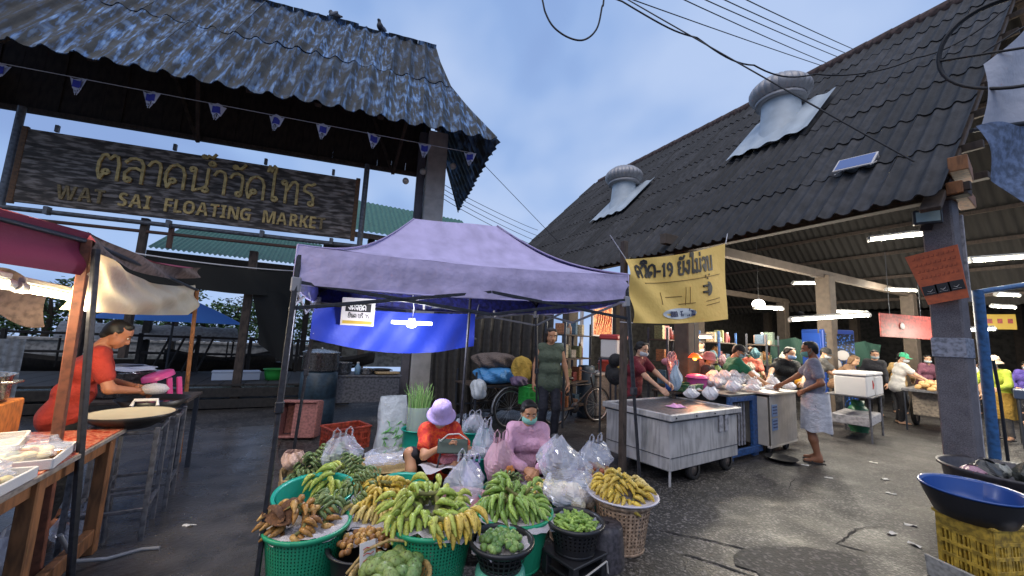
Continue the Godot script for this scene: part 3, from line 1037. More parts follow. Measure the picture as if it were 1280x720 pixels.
	for k in 4:
		var a0: Vector3 = c[k] - v(0, 0.06, 0)
		var b0: Vector3 = c[(k + 1) % 4] - v(0, 0.06, 0)
		for h in 2:
			var p0: Vector3 = a0.lerp(b0, 0.5 * h)
			var p1: Vector3 = a0.lerp(b0, 0.5 * h + 0.5)
			var s := st()
			bar(s, p0 + v(0, 0.08, 0), p1 - v(0, 0.1, 0), 0.014, 0.026)
			bar(s, p0 - v(0, 0.1, 0), p1 + v(0, 0.08, 0), 0.014, 0.026)
			done(s, "scissor_bar", lm if k == 0 else gm, t)
	for k in 4:
		var s := st()
		bar(s, c[k] + v(0, 0.1, 0), (R0 if k in [0, 3] else R1) - v(0, 0.3, 0), 0.016, 0.026)
		rod(s, (R0 if k in [0, 3] else R1) - v(0, 0.45, 0), (R0 if k in [0, 3] else R1) - v(0, 0.03, 0), 0.018)
		done(s, "rafter_bar", lm, t)
	# blue tarpaulin tied across the back of the tent
	var s3 := st()
	var bl := thing("blue_tarpaulin", "bright blue plastic sheet tied across the back under the purple tent", "tarpaulin", v(0.95, 0, -4.6))
	sheet(s3, 40, 14, func(u: float, w: float):
		var x := lerpf(-0.93, 0.93, u)
		var top: float = 1.80 + 0.03 * u - 0.03 * sin(PI * u)
		var bot: float = lerpf(1.44, 1.42, u) - 0.12 * sin(PI * u)
		var p := v(x, lerpf(bot, top, w), 0.03 * sin(u * 11 + w * 2) * (1.1 - w) + 0.02 * sin(u * 27 - w * 4))
		return p)
	done(s3, "sheet", mat("blue_plastic", hexc("1c36a4"), 0.6, {"nrm": "wrinkle", "ns": 0.1, "scale": 1.0, "back": Color(0.02, 0.04, 0.25)}), bl)
	s3 = st()
	for k in [[v(-0.93, 1.78, 0), v(-1.0, 1.95, -0.2)], [v(0.93, 1.8, 0), v(1.05, 1.98, -0.2)]]: rod(s3, k[0], k[1], 0.005, 5)
	done(s3, "tie_cord", mat("white_cord", hexc("c9c9cf"), 0.7), bl)


# ---------------------------------------------------------------- people: smooth joined limbs meshed as surface nets
var hand_cache := {}
var head_cache := {}


# bones: [a, b, ra, rb]; appended to s
func flesh(s: SurfaceTool, bones: Array, cell: float, k := 0.012, fold := 0.0, seed_ := 0.0, xf := Transform3D()) -> void:
	var lo := v(1e9, 1e9, 1e9)
	var hi := -lo
	for b in bones:
		var r: float = maxf(b[2], b[3]) + 0.03
		for q in 2:
			lo = lo.min(b[q] - v(r, r, r))
			hi = hi.max(b[q] + v(r, r, r))
	var nx := int((hi.x - lo.x) / cell) + 2
	var ny := int((hi.y - lo.y) / cell) + 2
	var nz := int((hi.z - lo.z) / cell) + 2
	var F := PackedFloat32Array()
	F.resize(nx * ny * nz)
	var ik := 1.0 / k
	for b in bones:
		var a: Vector3 = b[0]
		var e: Vector3 = b[1] - a
		var ra: float = b[2]
		var dr: float = b[3] - ra
		var L2 := maxf(e.length_squared(), 1e-9)
		var r := maxf(ra, ra + dr) + 3.2 * k + cell
		var l: Vector3 = (a.min(b[1]) - v(r, r, r) - lo) / cell
		var u: Vector3 = (a.max(b[1]) + v(r, r, r) - lo) / cell
		for iz in range(maxi(0, int(l.z)), mini(nz, int(u.z) + 2)):
			for iy in range(maxi(0, int(l.y)), mini(ny, int(u.y) + 2)):
				var at := nx * (iy + ny * iz)
				for ix in range(maxi(0, int(l.x)), mini(nx, int(u.x) + 2)):
					var p := Vector3(lo.x + ix * cell - a.x, lo.y + iy * cell - a.y, lo.z + iz * cell - a.z)
					var t := clampf(p.dot(e) / L2, 0.0, 1.0)
					var d := (p - e * t).length() - ra - dr * t
					if d < 0.05: F[at + ix] += exp(-d * ik)
	for i in F.size():
		var f := F[i]
		F[i] = -1.0 if f > 900.0 else (1.0 if f < 1e-6 else -k * log(f))
	var ids := {}
	var pts := PackedVector3Array()
	var off := [0, 1, nx, nx + 1, nx * ny, nx * ny + 1, nx * ny + nx, nx * ny + nx + 1]
	var edges := [[0, 1], [2, 3], [4, 5], [6, 7], [0, 2], [1, 3], [4, 6], [5, 7], [0, 4], [1, 5], [2, 6], [3, 7]]
	for iz in nz - 1:
		for iy in ny - 1:
			var row := nx * (iy + ny * iz)
			for ix in nx - 1:
				var at := row + ix
				var c := 0
				if F[at] < 0.0: c += 1
				if F[at + 1] < 0.0: c += 1
				if F[at + nx] < 0.0: c += 1
				if F[at + nx + 1] < 0.0: c += 1
				var at2 := at + nx * ny
				if F[at2] < 0.0: c += 1
				if F[at2 + 1] < 0.0: c += 1
				if F[at2 + nx] < 0.0: c += 1
				if F[at2 + nx + 1] < 0.0: c += 1
				if c == 0 or c == 8: continue
				var sum := Z
				var n := 0
				for e in edges:
					var f0 := clampf(F[at + off[e[0]]], -0.03, 0.03)
					var f1 := clampf(F[at + off[e[1]]], -0.03, 0.03)
					if (f0 < 0.0) == (f1 < 0.0): continue
					var t := f0 / (f0 - f1)
					var i0: int = e[0]
					var i1: int = e[1]
					sum += Vector3(lerpf(i0 & 1, i1 & 1, t), lerpf((i0 >> 1) & 1, (i1 >> 1) & 1, t), lerpf(i0 >> 2, i1 >> 2, t))
					n += 1
				var p := lo + (Vector3(ix, iy, iz) + sum / n) * cell
				if fold > 0.0:
					p += v(wob(p, 31.0, seed_), 0.4 * wob(p, 23.0, seed_ + 3.0), wob(v(p.y, p.x, p.z), 27.0, seed_ + 1.0)) * fold
				ids[at] = pts.size()
				pts.append(xf * p)
	s.set_smooth_group(0)
	for at in ids:
		var inside: bool = F[at] < 0.0
		# edges along x, y, z that start at this grid point; the quad joins the four cells round it
		for ax in 3:
			var st_: int = [1, nx, nx * ny][ax]
			if at + st_ >= F.size() or (F[at + st_] < 0.0) == inside: continue
			var d1: int = [nx, nx * ny, 1][ax]
			var d2: int = [nx * ny, 1, nx][ax]
			if not (ids.has(at - d1) and ids.has(at - d2) and ids.has(at - d1 - d2)): continue
			var A := pts[ids[at]]
			var B := pts[ids[at - d1]]
			var C := pts[ids[at - d1 - d2]]
			var D := pts[ids[at - d2]]
			if inside: quad(s, A, B, C, D)
			else: quad(s, A, D, C, B)


# hand with the wrist at the origin, fingers along -y, palm facing -z, thumb on the +x side when side > 0
func hand_mesh(side: float, curl: float) -> ArrayMesh:
	var key := "%s_%s" % [side, curl]
	if hand_cache.has(key): return hand_cache[key]
	var b := []
	b.append([v(0, 0.03, 0), v(0, -0.02, 0), 0.024, 0.024])
	for i in 4:
		var x := (-0.030 + i * 0.020) * side
		var base := v(x, -0.085 + absf(i - 1.6) * 0.004, 0)
		b.append([v(x * 0.6, -0.015, 0), base, 0.016, 0.0125])
		var L: float = [0.062, 0.076, 0.082, 0.074][i]
		var ang := curl * (1.15 - 0.1 * i)
		var p := base
		var a := ang * 0.5
		for j in 3:
			var q: Vector3 = p + v(x * 0.08, -cos(a), -sin(a)) * L * [0.45, 0.31, 0.24][j]
			b.append([p, q, 0.0092 - j * 0.0008, 0.0086 - j * 0.0009])
			p = q
			a += ang * 0.75
	var t0 := v(0.022 * side, -0.028, -0.006)
	var t1 := v(0.048 * side, -0.052, -0.02 - 0.012 * curl)
	var t2 := v(0.053 * side, -0.082, -0.028 - 0.024 * curl)
	var t3 := v(0.046 * side, -0.104, -0.036 - 0.03 * curl)
	b.append([t0, t1, 0.017, 0.012])
	b.append([t1, t2, 0.0115, 0.0098])
	b.append([t2, t3, 0.0098, 0.0082])
	var s := st()
	flesh(s, b, 0.0058, 0.0035)
	hand_cache[key] = mesh_of(s)
	return hand_cache[key]


# head centred on the cranium, facing -z
func head_mesh() -> ArrayMesh:
	if head_cache.has("head"): return head_cache.head
	var b := [
		[v(0, 0.035, 0.012), v(0, 0.03, 0.03), 0.078, 0.076],
		[v(0, 0.03, -0.022), v(0, -0.02, -0.03), 0.066, 0.058],
		[v(-0.022, -0.05, -0.036), v(0.022, -0.05, -0.036), 0.044, 0.044],
		[v(-0.012, -0.094, -0.054), v(0.012, -0.094, -0.054), 0.022, 0.022],
		[v(-0.052, -0.03, 0.0), v(-0.04, -0.078, -0.022), 0.026, 0.022],
		[v(0.052, -0.03, 0.0), v(0.04, -0.078, -0.022), 0.026, 0.022],
		[v(0, -0.004, -0.088), v(0, -0.036, -0.106), 0.008, 0.011],
		[v(-0.01, -0.04, -0.092), v(0.01, -0.04, -0.092), 0.011, 0.011],
		[v(-0.034, 0.022, -0.078), v(0.034, 0.022, -0.078), 0.009, 0.009],
		[v(-0.018, -0.066, -0.082), v(0.018, -0.066, -0.082), 0.007, 0.007],
		[v(-0.016, -0.076, -0.08), v(0.016, -0.076, -0.08), 0.008, 0.008],
		[v(-0.078, 0.012, 0.008), v(-0.076, -0.03, 0.0), 0.013, 0.009],
		[v(0.078, 0.012, 0.008), v(0.076, -0.03, 0.0), 0.013, 0.009],
		[v(0, -0.06, 0.015), v(0, -0.14, 0.03), 0.05, 0.05]]
	var s := st()
	flesh(s, b, 0.009, 0.006)
	head_cache.head = mesh_of(s)
	return head_cache.head


func hair_mesh(style: String) -> ArrayMesh:
	if head_cache.has(style): return head_cache[style]
	var b := [
		[v(0, 0.048, 0.004), v(0, 0.04, 0.035), 0.07, 0.073],
		[v(-0.02, 0.03, 0.035), v(0.02, 0.03, 0.035), 0.066, 0.066],
		[v(0, -0.01, 0.05), v(0, -0.04, 0.055), 0.06, 0.045],
		[v(-0.04, 0.085, -0.035), v(0.04, 0.085, -0.035), 0.026, 0.026],
		[v(-0.07, 0.03, -0.005), v(-0.072, 0.0, 0.012), 0.02, 0.014],
		[v(0.07, 0.03, -0.005), v(0.072, 0.0, 0.012), 0.02, 0.014]]
	if style == "bob":
		for sd in [-1.0, 1.0]:
			b.append([v(0.07 * sd, 0.02, 0.0), v(0.078 * sd, -0.08, 0.01), 0.026, 0.022])
			b.append([v(0.04 * sd, 0.0, 0.06), v(0.05 * sd, -0.1, 0.05), 0.05, 0.035])
	if style == "tied":
		b.append([v(0, 0.0, 0.09), v(0, -0.03, 0.115), 0.035, 0.03])
		for sd in [-1.0, 1.0]: b.append([v(0.066 * sd, 0.04, -0.03), v(0.076 * sd, -0.01, 0.02), 0.02, 0.018])
	var s := st()
	flesh(s, b, 0.01, 0.006, 0.0025, 4.0)
	head_cache[style] = mesh_of(s)
	return head_cache[style]


func ik(a: Vector3, c: Vector3, l1: float, l2: float, hint: Vector3) -> Vector3:
	var d := c - a
	var L := clampf(d.length(), 0.05, l1 + l2 - 0.004)
	var u := d.normalized()
	var x := (l1 * l1 - l2 * l2 + L * L) / (2.0 * L)
	var hgt := sqrt(maxf(l1 * l1 - x * x, 0.0))
	var w := (hint - u * hint.dot(u)).normalized()
	return a + u * x + w * hgt


# A person faces local -z. o: h height, pelvis, spine (direction), chest_yaw, head (yaw, pitch, roll), hands [left, right], feet [left, right], knees/elbows hints,
# shirt, sleeve 0..2, legs ("long", "short", "bare"), trousers, hair, hair_color, mask, hat, cap, skin, apron, cell
func person(label: String, at: Vector3, turn: float, o: Dictionary) -> Node3D:
	var t := thing("person", label, "person", at, turn, o.get("group", ""))
	var k: float = o.get("h", 1.65) / 1.65
	var cell: float = o.get("cell", 0.018)
	var g: float = o.get("girth", 1.0)
	var P: Vector3 = o.get("pelvis", v(0, 0.9, 0)) * (k if not o.has("pelvis") else 1.0)
	var sp: Vector3 = o.get("spine", v(0, 1, 0)).normalized()
	var cy: float = o.get("chest_yaw", 0.0)
	var rt := Basis(UP, cy) * v(1, 0, 0)
	rt = (rt - sp * rt.dot(sp)).normalized()
	var fw := UP.cross(rt)
	fw = sp.cross(rt).normalized()
	var S := P + sp * 0.455 * k
	var N := P + sp * 0.5 * k
	var ha: Vector3 = o.get("head", Z)
	var HB := Basis(UP, ha.x) * Basis(v(1, 0, 0), ha.y) * Basis(v(0, 0, 1), ha.z)
	var hd: Vector3 = N + (sp * 0.55 + UP * 0.45).normalized() * 0.06 * k + HB * v(0, 0.1, -0.022) * k
	var torso := [
		[P - rt * 0.075 * g * k, P + rt * 0.075 * g * k, 0.098 * g * k, 0.098 * g * k],
		[P + sp * 0.13 * k - rt * 0.06 * g * k - fw * 0.0, P + sp * 0.13 * k + rt * 0.06 * g * k, o.get("waist", 0.098) * g * k, o.get("waist", 0.098) * g * k],
		[P + sp * 0.32 * k - rt * 0.085 * k, P + sp * 0.32 * k + rt * 0.085 * k, 0.102 * g * k, 0.102 * g * k],
		[S - rt * 0.135 * k, S + rt * 0.135 * k, 0.058 * k, 0.058 * k],
		[N, S - rt * 0.15 * k, 0.042 * k, 0.046 * k],
		[N, S + rt * 0.15 * k, 0.042 * k, 0.046 * k]]
	var skin_b := torso.duplicate()
	skin_b.append([N - sp * 0.03 * k, hd + HB * v(0, -0.09, 0.025) * k, 0.052 * k, 0.048 * k])
	var hands: Array = o.get("hands", [v(-0.24, 0.72, -0.06), v(0.24, 0.72, -0.06)])
	var hh: Array = o.get("elbows", [v(-0.5, -0.5, 0.7), v(0.5, -0.5, 0.7)])
	var feet: Array = o.get("feet", [v(-0.1, 0.0, 0), v(0.1, 0.0, 0)])
	var kh: Array = o.get("knees", [v(-0.1, 0.2, -1), v(0.1, 0.2, -1)])
	var curl: float = o.get("curl", 0.7)
	var ss := st()
	var shirt_b := []
	var leg_b := []
	var lo_b := []
	var sleeve: int = o.get("sleeve", 1)
	for i in 2:
		var sd := -1.0 if i == 0 else 1.0
		var sh: Vector3 = S + rt * 0.165 * sd * k
		var wr: Vector3 = hands[i]
		var reach := (wr - sh)
		if reach.length() > 0.535 * k: wr = sh + reach.normalized() * 0.535 * k
		var el := ik(sh, wr, 0.285 * k, 0.25 * k, hh[i])
		skin_b.append([sh, el, 0.046 * g * k, 0.038 * k])
		skin_b.append([el, wr, 0.038 * k, 0.026 * k])
		if sleeve == 1:
			shirt_b.append([sh - rt * 0.01 * sd, sh.lerp(el, 0.62), 0.064 * g * k, 0.066 * g * k])
		elif sleeve == 2:
			shirt_b.append([sh, el, 0.062 * g * k, 0.056 * k])
			shirt_b.append([el, el.lerp(wr, 0.82), 0.056 * k, 0.05 * k])
		# hand: fingers carry on along the forearm, palm turned in or down
		var dn: Vector3 = (wr - el).normalized()
		if o.has("hand_dir"): dn = (o.hand_dir[i] as Vector3).normalized()
		var pal: Vector3 = o.get("palms", [v(0.8, -0.6, 0), v(-0.8, -0.6, 0)])[i]
		pal = (pal - dn * pal.dot(dn)).normalized()
		var hb := Basis((-dn).cross(-pal), -dn, -pal)
		var side := 1.0
		if hb.x.dot(fw if dn.y < -0.5 else -rt * sd) < 0: side = -1.0
		ss.append_from(hand_mesh(side, curl), 0, Transform3D(hb.scaled(v(k, k, k)), wr))
		var hip := P + rt * 0.088 * sd * k - sp * 0.02
		var an: Vector3 = feet[i] + UP * 0.075 * k
		var tgt := an - hip
		if tgt.length() > 0.815 * k: hip = an - tgt.normalized() * 0.815 * k
		var kn := ik(hip, an, 0.42 * k, 0.4 * k, kh[i])
		var fdir: Vector3 = Basis(UP, o.get("foot_yaw", [0.12, -0.12])[i]) * v(0, 0, -1)
		skin_b.append([hip, kn, 0.082 * g * k, 0.054 * k])
		skin_b.append([kn, kn.lerp(an, 0.4), 0.052 * k, 0.052 * k])
		skin_b.append([kn.lerp(an, 0.4), an, 0.052 * k, 0.034 * k])
		skin_b.append([an - fdir * 0.02 - UP * 0.035 * k, an + fdir * 0.15 * k - UP * 0.05 * k, 0.034 * k, 0.024 * k])
		skin_b.append([an, an + fdir * 0.06 * k - UP * 0.03 * k, 0.036 * k, 0.03 * k])
		match o.get("legs", "long"):
			"long":
				lo_b.append([hip, kn, 0.092 * g * k, 0.07 * k])
				lo_b.append([kn, an + UP * 0.01, 0.072 * k, 0.056 * k])
			"short":
				lo_b.append([hip, hip.lerp(kn, 0.9), 0.098 * g * k, 0.085 * k])
		# sandal or shoe
		var sh2 := st()
		var c: Vector3 = an + fdir * 0.05 * k - UP * 0.075 * k
		var FB := Basis(UP, o.get("foot_yaw", [0.12, -0.12])[i])
		if o.get("shoes", "sandal") == "sandal":
			box(sh2, c + UP * 0.008, v(0.085, 0.02, 0.25) * k, 0.008, FB)
			tube(sh2, PackedVector3Array([c + FB * v(-0.042, 0.015, -0.02) * k, c + FB * v(0, 0.06, -0.04) * k, c + FB * v(0.042, 0.015, -0.02) * k]), 0.009, 6)
		else:
			flesh(sh2, [[c + FB * v(0, 0.04, 0.08) * k, c + FB * v(0, 0.035, -0.12) * k, 0.043 * k, 0.036 * k], [c + FB * v(0, 0.06, 0.06) * k, c + FB * v(0, 0.05, 0) * k, 0.045 * k, 0.04 * k]], 0.014, 0.008)
		done(sh2, "shoe", mat(o.get("shoe_mat", "sandal"), o.get("shoe_color", hexc("2c2624")), 0.7), t)
	flesh(ss, skin_b, cell, 0.011)
	ss.append_from(head_mesh(), 0, Transform3D(HB.scaled(v(k, k, k)), hd))
	var sk: Color = o.get("skin", hexc("b98461"))
	done(ss, "body", mat("skin" + sk.to_html(), sk, 0.55), t)
	# clothes
	if o.has("shirt"):
		for b in torso: shirt_b.append([b[0], b[1], b[2] + 0.016, b[3] + 0.016])
		shirt_b.pop_back(); shirt_b.pop_back()
		for i in 2:
			var b: Array = torso[4 + i]
			shirt_b.append([(b[0] as Vector3).lerp(b[1], 0.35) - UP * 0.01, b[1], b[2] + 0.012, b[3] + 0.013])
		if o.get("tail", 0.07) > 0.0:
			var dnv: Vector3 = P - sp * float(o.get("tail", 0.07))
			shirt_b.append([dnv - rt * 0.08 * g * k, dnv + rt * 0.08 * g * k, 0.122 * g * k, 0.122 * g * k])
		var cs := st()
		flesh(cs, shirt_b, cell, 0.014, 0.009, at.x * 3.0)
		done(cs, "shirt", o.shirt, t)
	if lo_b.size():
		lo_b.append([P - rt * 0.07 * g * k, P + rt * 0.07 * g * k, 0.104 * g * k, 0.104 * g * k])
		var ls := st()
		flesh(ls, lo_b, cell, 0.014, 0.008, at.z * 3.0)
		done(ls, "trousers" if o.get("legs", "long") == "long" else "shorts", o.trousers, t)
	# head parts
	var hx := Transform3D(HB.scaled(v(k, k, k)), hd)
	var hc: Color = o.get("hair_color", hexc("17130f"))
	if o.get("hair", "short") != "none":
		inst(hair_mesh(o.get("hair", "short")), "hair", mat("hair" + hc.to_html(), hc, 0.6, {"tex": "fine", "scale": v(30, 4, 30), "world": false}), t, hx)
	for sd in [-1.0, 1.0]:
		var es := st()
		ball(es, v(0.031 * sd, -0.001, -0.082), v(0.013, 0.007, 0.008), 8)
		var ey := done(es, "eye", mat("eye_white", hexc("c9c0b6"), 0.3), t)
		ey.transform = hx
		es = st()
		ball(es, v(0.031 * sd, -0.001, -0.0875), v(0.006, 0.0062, 0.005), 8)
		tube(es, PackedVector3Array([v(0.014 * sd, 0.02, -0.09), v(0.03 * sd, 0.026, -0.09), v(0.048 * sd, 0.02, -0.078)]), 0.0045, 5)
		ey = done(es, "iris_and_brow", mat("iris", hexc("1a120d"), 0.4), t)
		ey.transform = hx
	if o.has("mask"):
		var ms := st()
		sheet(ms, 16, 9, func(a: float, b: float):
			var az := lerpf(-1.35, 1.35, a)
			var el := lerpf(-0.95, 0.62, b)
			var r := 1.0 + 0.02 * sin(b * 19.0) * cos(az)
			var q := v(sin(az) * cos(el * 0.8) * 0.081, -0.058 + sin(el) * 0.052, -0.02 - cos(az) * cos(el * 0.9) * 0.099 * r)
			return q)
		for sd in [-1.0, 1.0]:
			tube(ms, PackedVector3Array([v(0.078 * sd, -0.035, -0.03), v(0.084 * sd, 0.005, 0.0), v(0.086 * sd, 0.01, 0.018), v(0.08 * sd, -0.03, 0.015), v(0.074 * sd, -0.075, -0.03)]), 0.002, 4)
		var mo := done(ms, "face_mask", mat("mask" + (o.mask as Color).to_html(), o.mask, 0.8, {"tex": "weave", "scale": 20.0, "world": false}), t)
		mo.transform = hx
	if o.has("bucket_hat"):
		var bs := st()
		lathe(bs, [Vector2(0, 0.15), Vector2(0.06, 0.145), Vector2(0.095, 0.122), Vector2(0.112, 0.06), Vector2(0.116, 0.03), Vector2(0.14, -0.002), Vector2(0.155, -0.014), Vector2(0.154, -0.02), Vector2(0.1, 0.02)], 24)
		var bo := done(bs, "bucket_hat", o.bucket_hat, t)
		bo.transform = Transform3D(HB.scaled(v(k, k, k)) * Basis(v(1, 0, 0), -0.12), hd)
	if o.has("cap"):
		var bs := st()
		lathe(bs, [Vector2(0, 0.122), Vector2(0.05, 0.115), Vector2(0.085, 0.085), Vector2(0.1, 0.03), Vector2(0.1, 0.018)], 20)
		sheet(bs, 10, 4, func(a: float, b: float):
			var az := lerpf(-1.0, 1.0, a)
			return v(sin(az) * (0.1 + 0.045 * b), 0.022 - 0.012 * b - 0.012 * az * az, -cos(az) * (0.098 + 0.075 * b)))
		var bo := done(bs, "cap", o.cap, t)
		bo.transform = hx
	if o.has("apron"):
		var as_ := st()
		var y1 := P.y + 0.05
		var y0: float = o.get("apron_hem", 0.45)
		sheet(as_, 48, 10, func(a: float, b: float):
			var az: float = a * TAU
			var w := 1.0 - b
			var r := v(0.21 * g + 0.008 * w, 0, 0.165 * g + 0.02 * w)
			var f := 1.0 + 0.05 * w * sin(az * 7.0 + b * 2.0) + 0.03 * w * sin(az * 13.0)
			return v(P.x + cos(az) * r.x * f, lerpf(y0 + 0.015 * sin(az * 5.0), y1, b), P.z + sin(az) * r.z * f))
		done(as_, "apron", o.apron, t)
	return t


func cloth(key: String, c := Color.WHITE, o := {}) -> StandardMaterial3D:
	var d := {"tex": "soft", "scale": 1.7, "nrm": "wrinkle", "ns": 0.7, "world": false, "rim": 0.15}
	d.merge(o, true)
	return mat(key, c, 0.85, d)


# ---------------------------------------------------------------- produce
var protos := {}


func place(o: Node3D, called: String, label: String, category: String, group: String, at: Vector3, b: Basis) -> Node3D:
	var c: Node3D = o.duplicate()
	c.transform = Transform3D(b, at)
	put(c, called)
	tag(c, label, category, group)
	return c


# one banana: from the stalk at the origin out along +z, tip curving up
func banana_mesh(L: float, r: float, bend: float) -> ArrayMesh:
	var s := st()
	var pts := PackedVector3Array()
	var rs := []
	var prof := [0.36, 0.55, 0.9, 1.0, 1.02, 1.0, 0.88, 0.55, 0.24]
	for i in 9:
		var t := i / 8.0
		var a := bend * (t - 0.15)
		pts.append(v(0, -0.42 * L * bend * t * t + 0.16 * L * bend * sin(PI * t), L * (t - 0.12 * bend * t * t)))
		rs.append(r * prof[i])
	tube(s, pts, rs, 6)
	return mesh_of(s)


func banana_mat(key: String, c: Color) -> StandardMaterial3D:
	return mat("banana_" + key, c, 0.5, {"tex": "banana_skin", "scale": 3.0, "world": true})


# a hand of bananas on its crown; fingers fan out along +z
func banana_hand(key: String, n: int, L: float, r: float, ms: Array) -> Node3D:
	if protos.has(key): return protos[key]
	var t := Node3D.new()
	t.name = "banana_hand"
	var meshes := [banana_mesh(L, r, 1.0), banana_mesh(L * 0.92, r * 1.05, 1.2), banana_mesh(L * 1.05, r * 0.97, 0.85)]
	for i in n:
		var tier := i % 2
		var f := (float(i) / (n - 1) - 0.5) * 2.0
		var b := Basis(UP, f * 0.5) * Basis(v(1, 0, 0), -0.3 + 0.34 * tier + rng.randf_range(-0.08, 0.08)) * Basis(v(0, 0, 1), -f * 0.5 + rng.randf_range(-0.15, 0.15))
		inst(meshes[rng.randi() % 3], "banana", ms[rng.randi() % ms.size()], t, Transform3D(b, v(f * r * (0.72 * n - 1.5), -tier * r * 1.2, absf(f) * -0.02)))
	var s := st()
	tube(s, PackedVector3Array([v(-r * 3.3, 0, -0.012), v(-r, -r * 0.5, 0.006), v(r, -r * 0.5, 0.006), v(r * 3.3, 0, -0.012)]), r * 0.75, 6)
	done(s, "crown", mat("banana_crown", hexc("6b6a3a"), 0.7), t)
	protos[key] = t
	return t


# a domed heap of hands: rings of hands whose fingers point outward and down
func heap(proto: Node3D, label: String, group: String, c: Vector3, r: float, rings: Array, tilt := 0.35, dome := 0.12, skip := -1.0) -> void:
	for q in rings.size():
		var n: int = rings[q]
		var t := float(q) / maxf(rings.size() - 1, 1)
		for i in n:
			var a := TAU * (i + 0.5 * (q % 2)) / n + rng.randf_range(-0.2, 0.2) + q
			var rr := r * (1.0 - t) * 0.55
			if n == 1: rr = 0.0
			var p := c + v(sin(a) * rr, dome * t + rng.randf_range(-0.01, 0.015), cos(a) * rr)
			var b := Basis(UP, a + 0.55 + rng.randf_range(-0.5, 0.5)) * Basis(v(1, 0, 0), tilt * (1.0 - 0.5 * t) + rng.randf_range(-0.15, 0.15)) * Basis(v(0, 0, 1), rng.randf_range(-0.75, 0.75))
			place(proto, "banana_hand", label, "bananas", group, p, b.scaled(Vector3.ONE * rng.randf_range(0.8, 1.0)))


# lattice basket: ribs and rings, r0 foot, r1 rim, h height
func lattice(s: SurfaceTool, r0: float, r1: float, y0: float, y1: float, cols: int, rows: int, ww: float, hh: float, bulge := 0.0) -> void:
	s.set_smooth_group(0xFFFFFFFF)
	var P := func(c: float, y: float, o: float):
		var t := clampf(y, 0, 1)
		var r := lerpf(r0, r1, t) + bulge * sin(PI * t * 0.5) + o
		var a := TAU * c / cols
		return v(cos(a) * r, lerpf(y0, y1, t), sin(a) * r)
	for c in cols:
		for j in rows:
			var ya := float(j) / rows
			var yb := float(j + 1) / rows
			quad(s, P.call(c, ya, 0), P.call(c + ww, ya, 0), P.call(c + ww, yb, 0), P.call(c, yb, 0))
			quad(s, P.call(c + ww, ya, 0.0015), P.call(c + 1, ya, 0.0015), P.call(c + 1, ya + hh / rows, 0.0015), P.call(c + ww, ya + hh / rows, 0.0015))


func rim_ring(s: SurfaceTool, r: float, y: float, w: float, hgt: float, n := 40) -> void:
	lathe(s, [Vector2(r - 0.004, y - hgt), Vector2(r + w * 0.6, y - hgt), Vector2(r + w, y - hgt * 0.5), Vector2(r + w, y - 0.004), Vector2(r + w * 0.5, y), Vector2(r - w * 0.3, y - 0.003), Vector2(r - 0.006, y - hgt)], n)


func basket(called: String, label: String, m: Material, at: Vector3, r0: float, r1: float, h: float, cols := 44, rows := 9, ww := 0.45, hh := 0.45, solid := 0.0, bulge := 0.0) -> Node3D:
	var t := thing(called, label, "basket", at, rng.randf() * 6.0)
	var s := st()
	if solid < 1.0: lattice(s, lerpf(r0, r1, solid), r1, h * solid, h, cols, rows, ww, hh, bulge)
	if solid > 0.0: lathe(s, [Vector2(r0, 0), Vector2(lerpf(r0, r1, solid), h * solid)], 40)
	lathe(s, [Vector2(0, 0.01), Vector2(r0, 0.01)], 40)
	done(s, "wall", m, t)
	s = st()
	rim_ring(s, r1 + bulge, h, 0.016, 0.03)
	rim_ring(s, r0, 0.02, 0.006, 0.02)
	done(s, "rim", m, t)
	return t


func basin(called: String, label: String, m: Material, at: Vector3, r0: float, r1: float, h: float, tilt := Z, cat := "basin") -> Node3D:
	var t := thing(called, label, cat, at)
	t.rotation = tilt
	var s := st()
	lathe(s, [Vector2(0, 0.0), Vector2(r0, 0.0), Vector2(lerpf(r0, r1, 0.55) + 0.01, h * 0.5), Vector2(r1, h - 0.01), Vector2(r1 + 0.022, h), Vector2(r1 + 0.026, h - 0.012), Vector2(r1 + 0.02, h - 0.012)], 48)
	lathe(s, [Vector2(0, 0.008), Vector2(r0 - 0.006, 0.008), Vector2(lerpf(r0, r1, 0.55) + 0.004, h * 0.5), Vector2(r1 - 0.006, h - 0.012)], 48)
	done(s, "bowl", m, t)
	return t


# crumpled paper spread over a basket top, draping over its edge
func liner(label: String, at: Vector3, r: float, m: Material, drop := 0.05, sag := 0.03) -> void:
	var s := st()
	var sd := rng.randf() * 9.0
	sheet(s, 40, 8, func(a: float, b: float):
		var az := a * TAU
		var edge: float = 1.08 + 0.2 * maxf(0, sin(az * 2.0 + sd)) + 0.08 * sin(az * 5.0 + sd * 2)
		var rr: float = r * b * edge
		var over := maxf(0.0, rr - r * 0.98)
		var y: float = -sag * (1.0 - b * b) + 0.012 * sin(az * 9.0 + sd) * b - over * (0.9 if drop > 0 else 0.2) + 0.006 * sin(az * 17 + b * 9)
		return v(cos(az) * minf(rr, r * 1.0 + over * 0.6), y, sin(az) * minf(rr, r + over * 0.6)))
	var o := done(s, "paper_liner", m, null, at)
	tag(o, label, "paper")


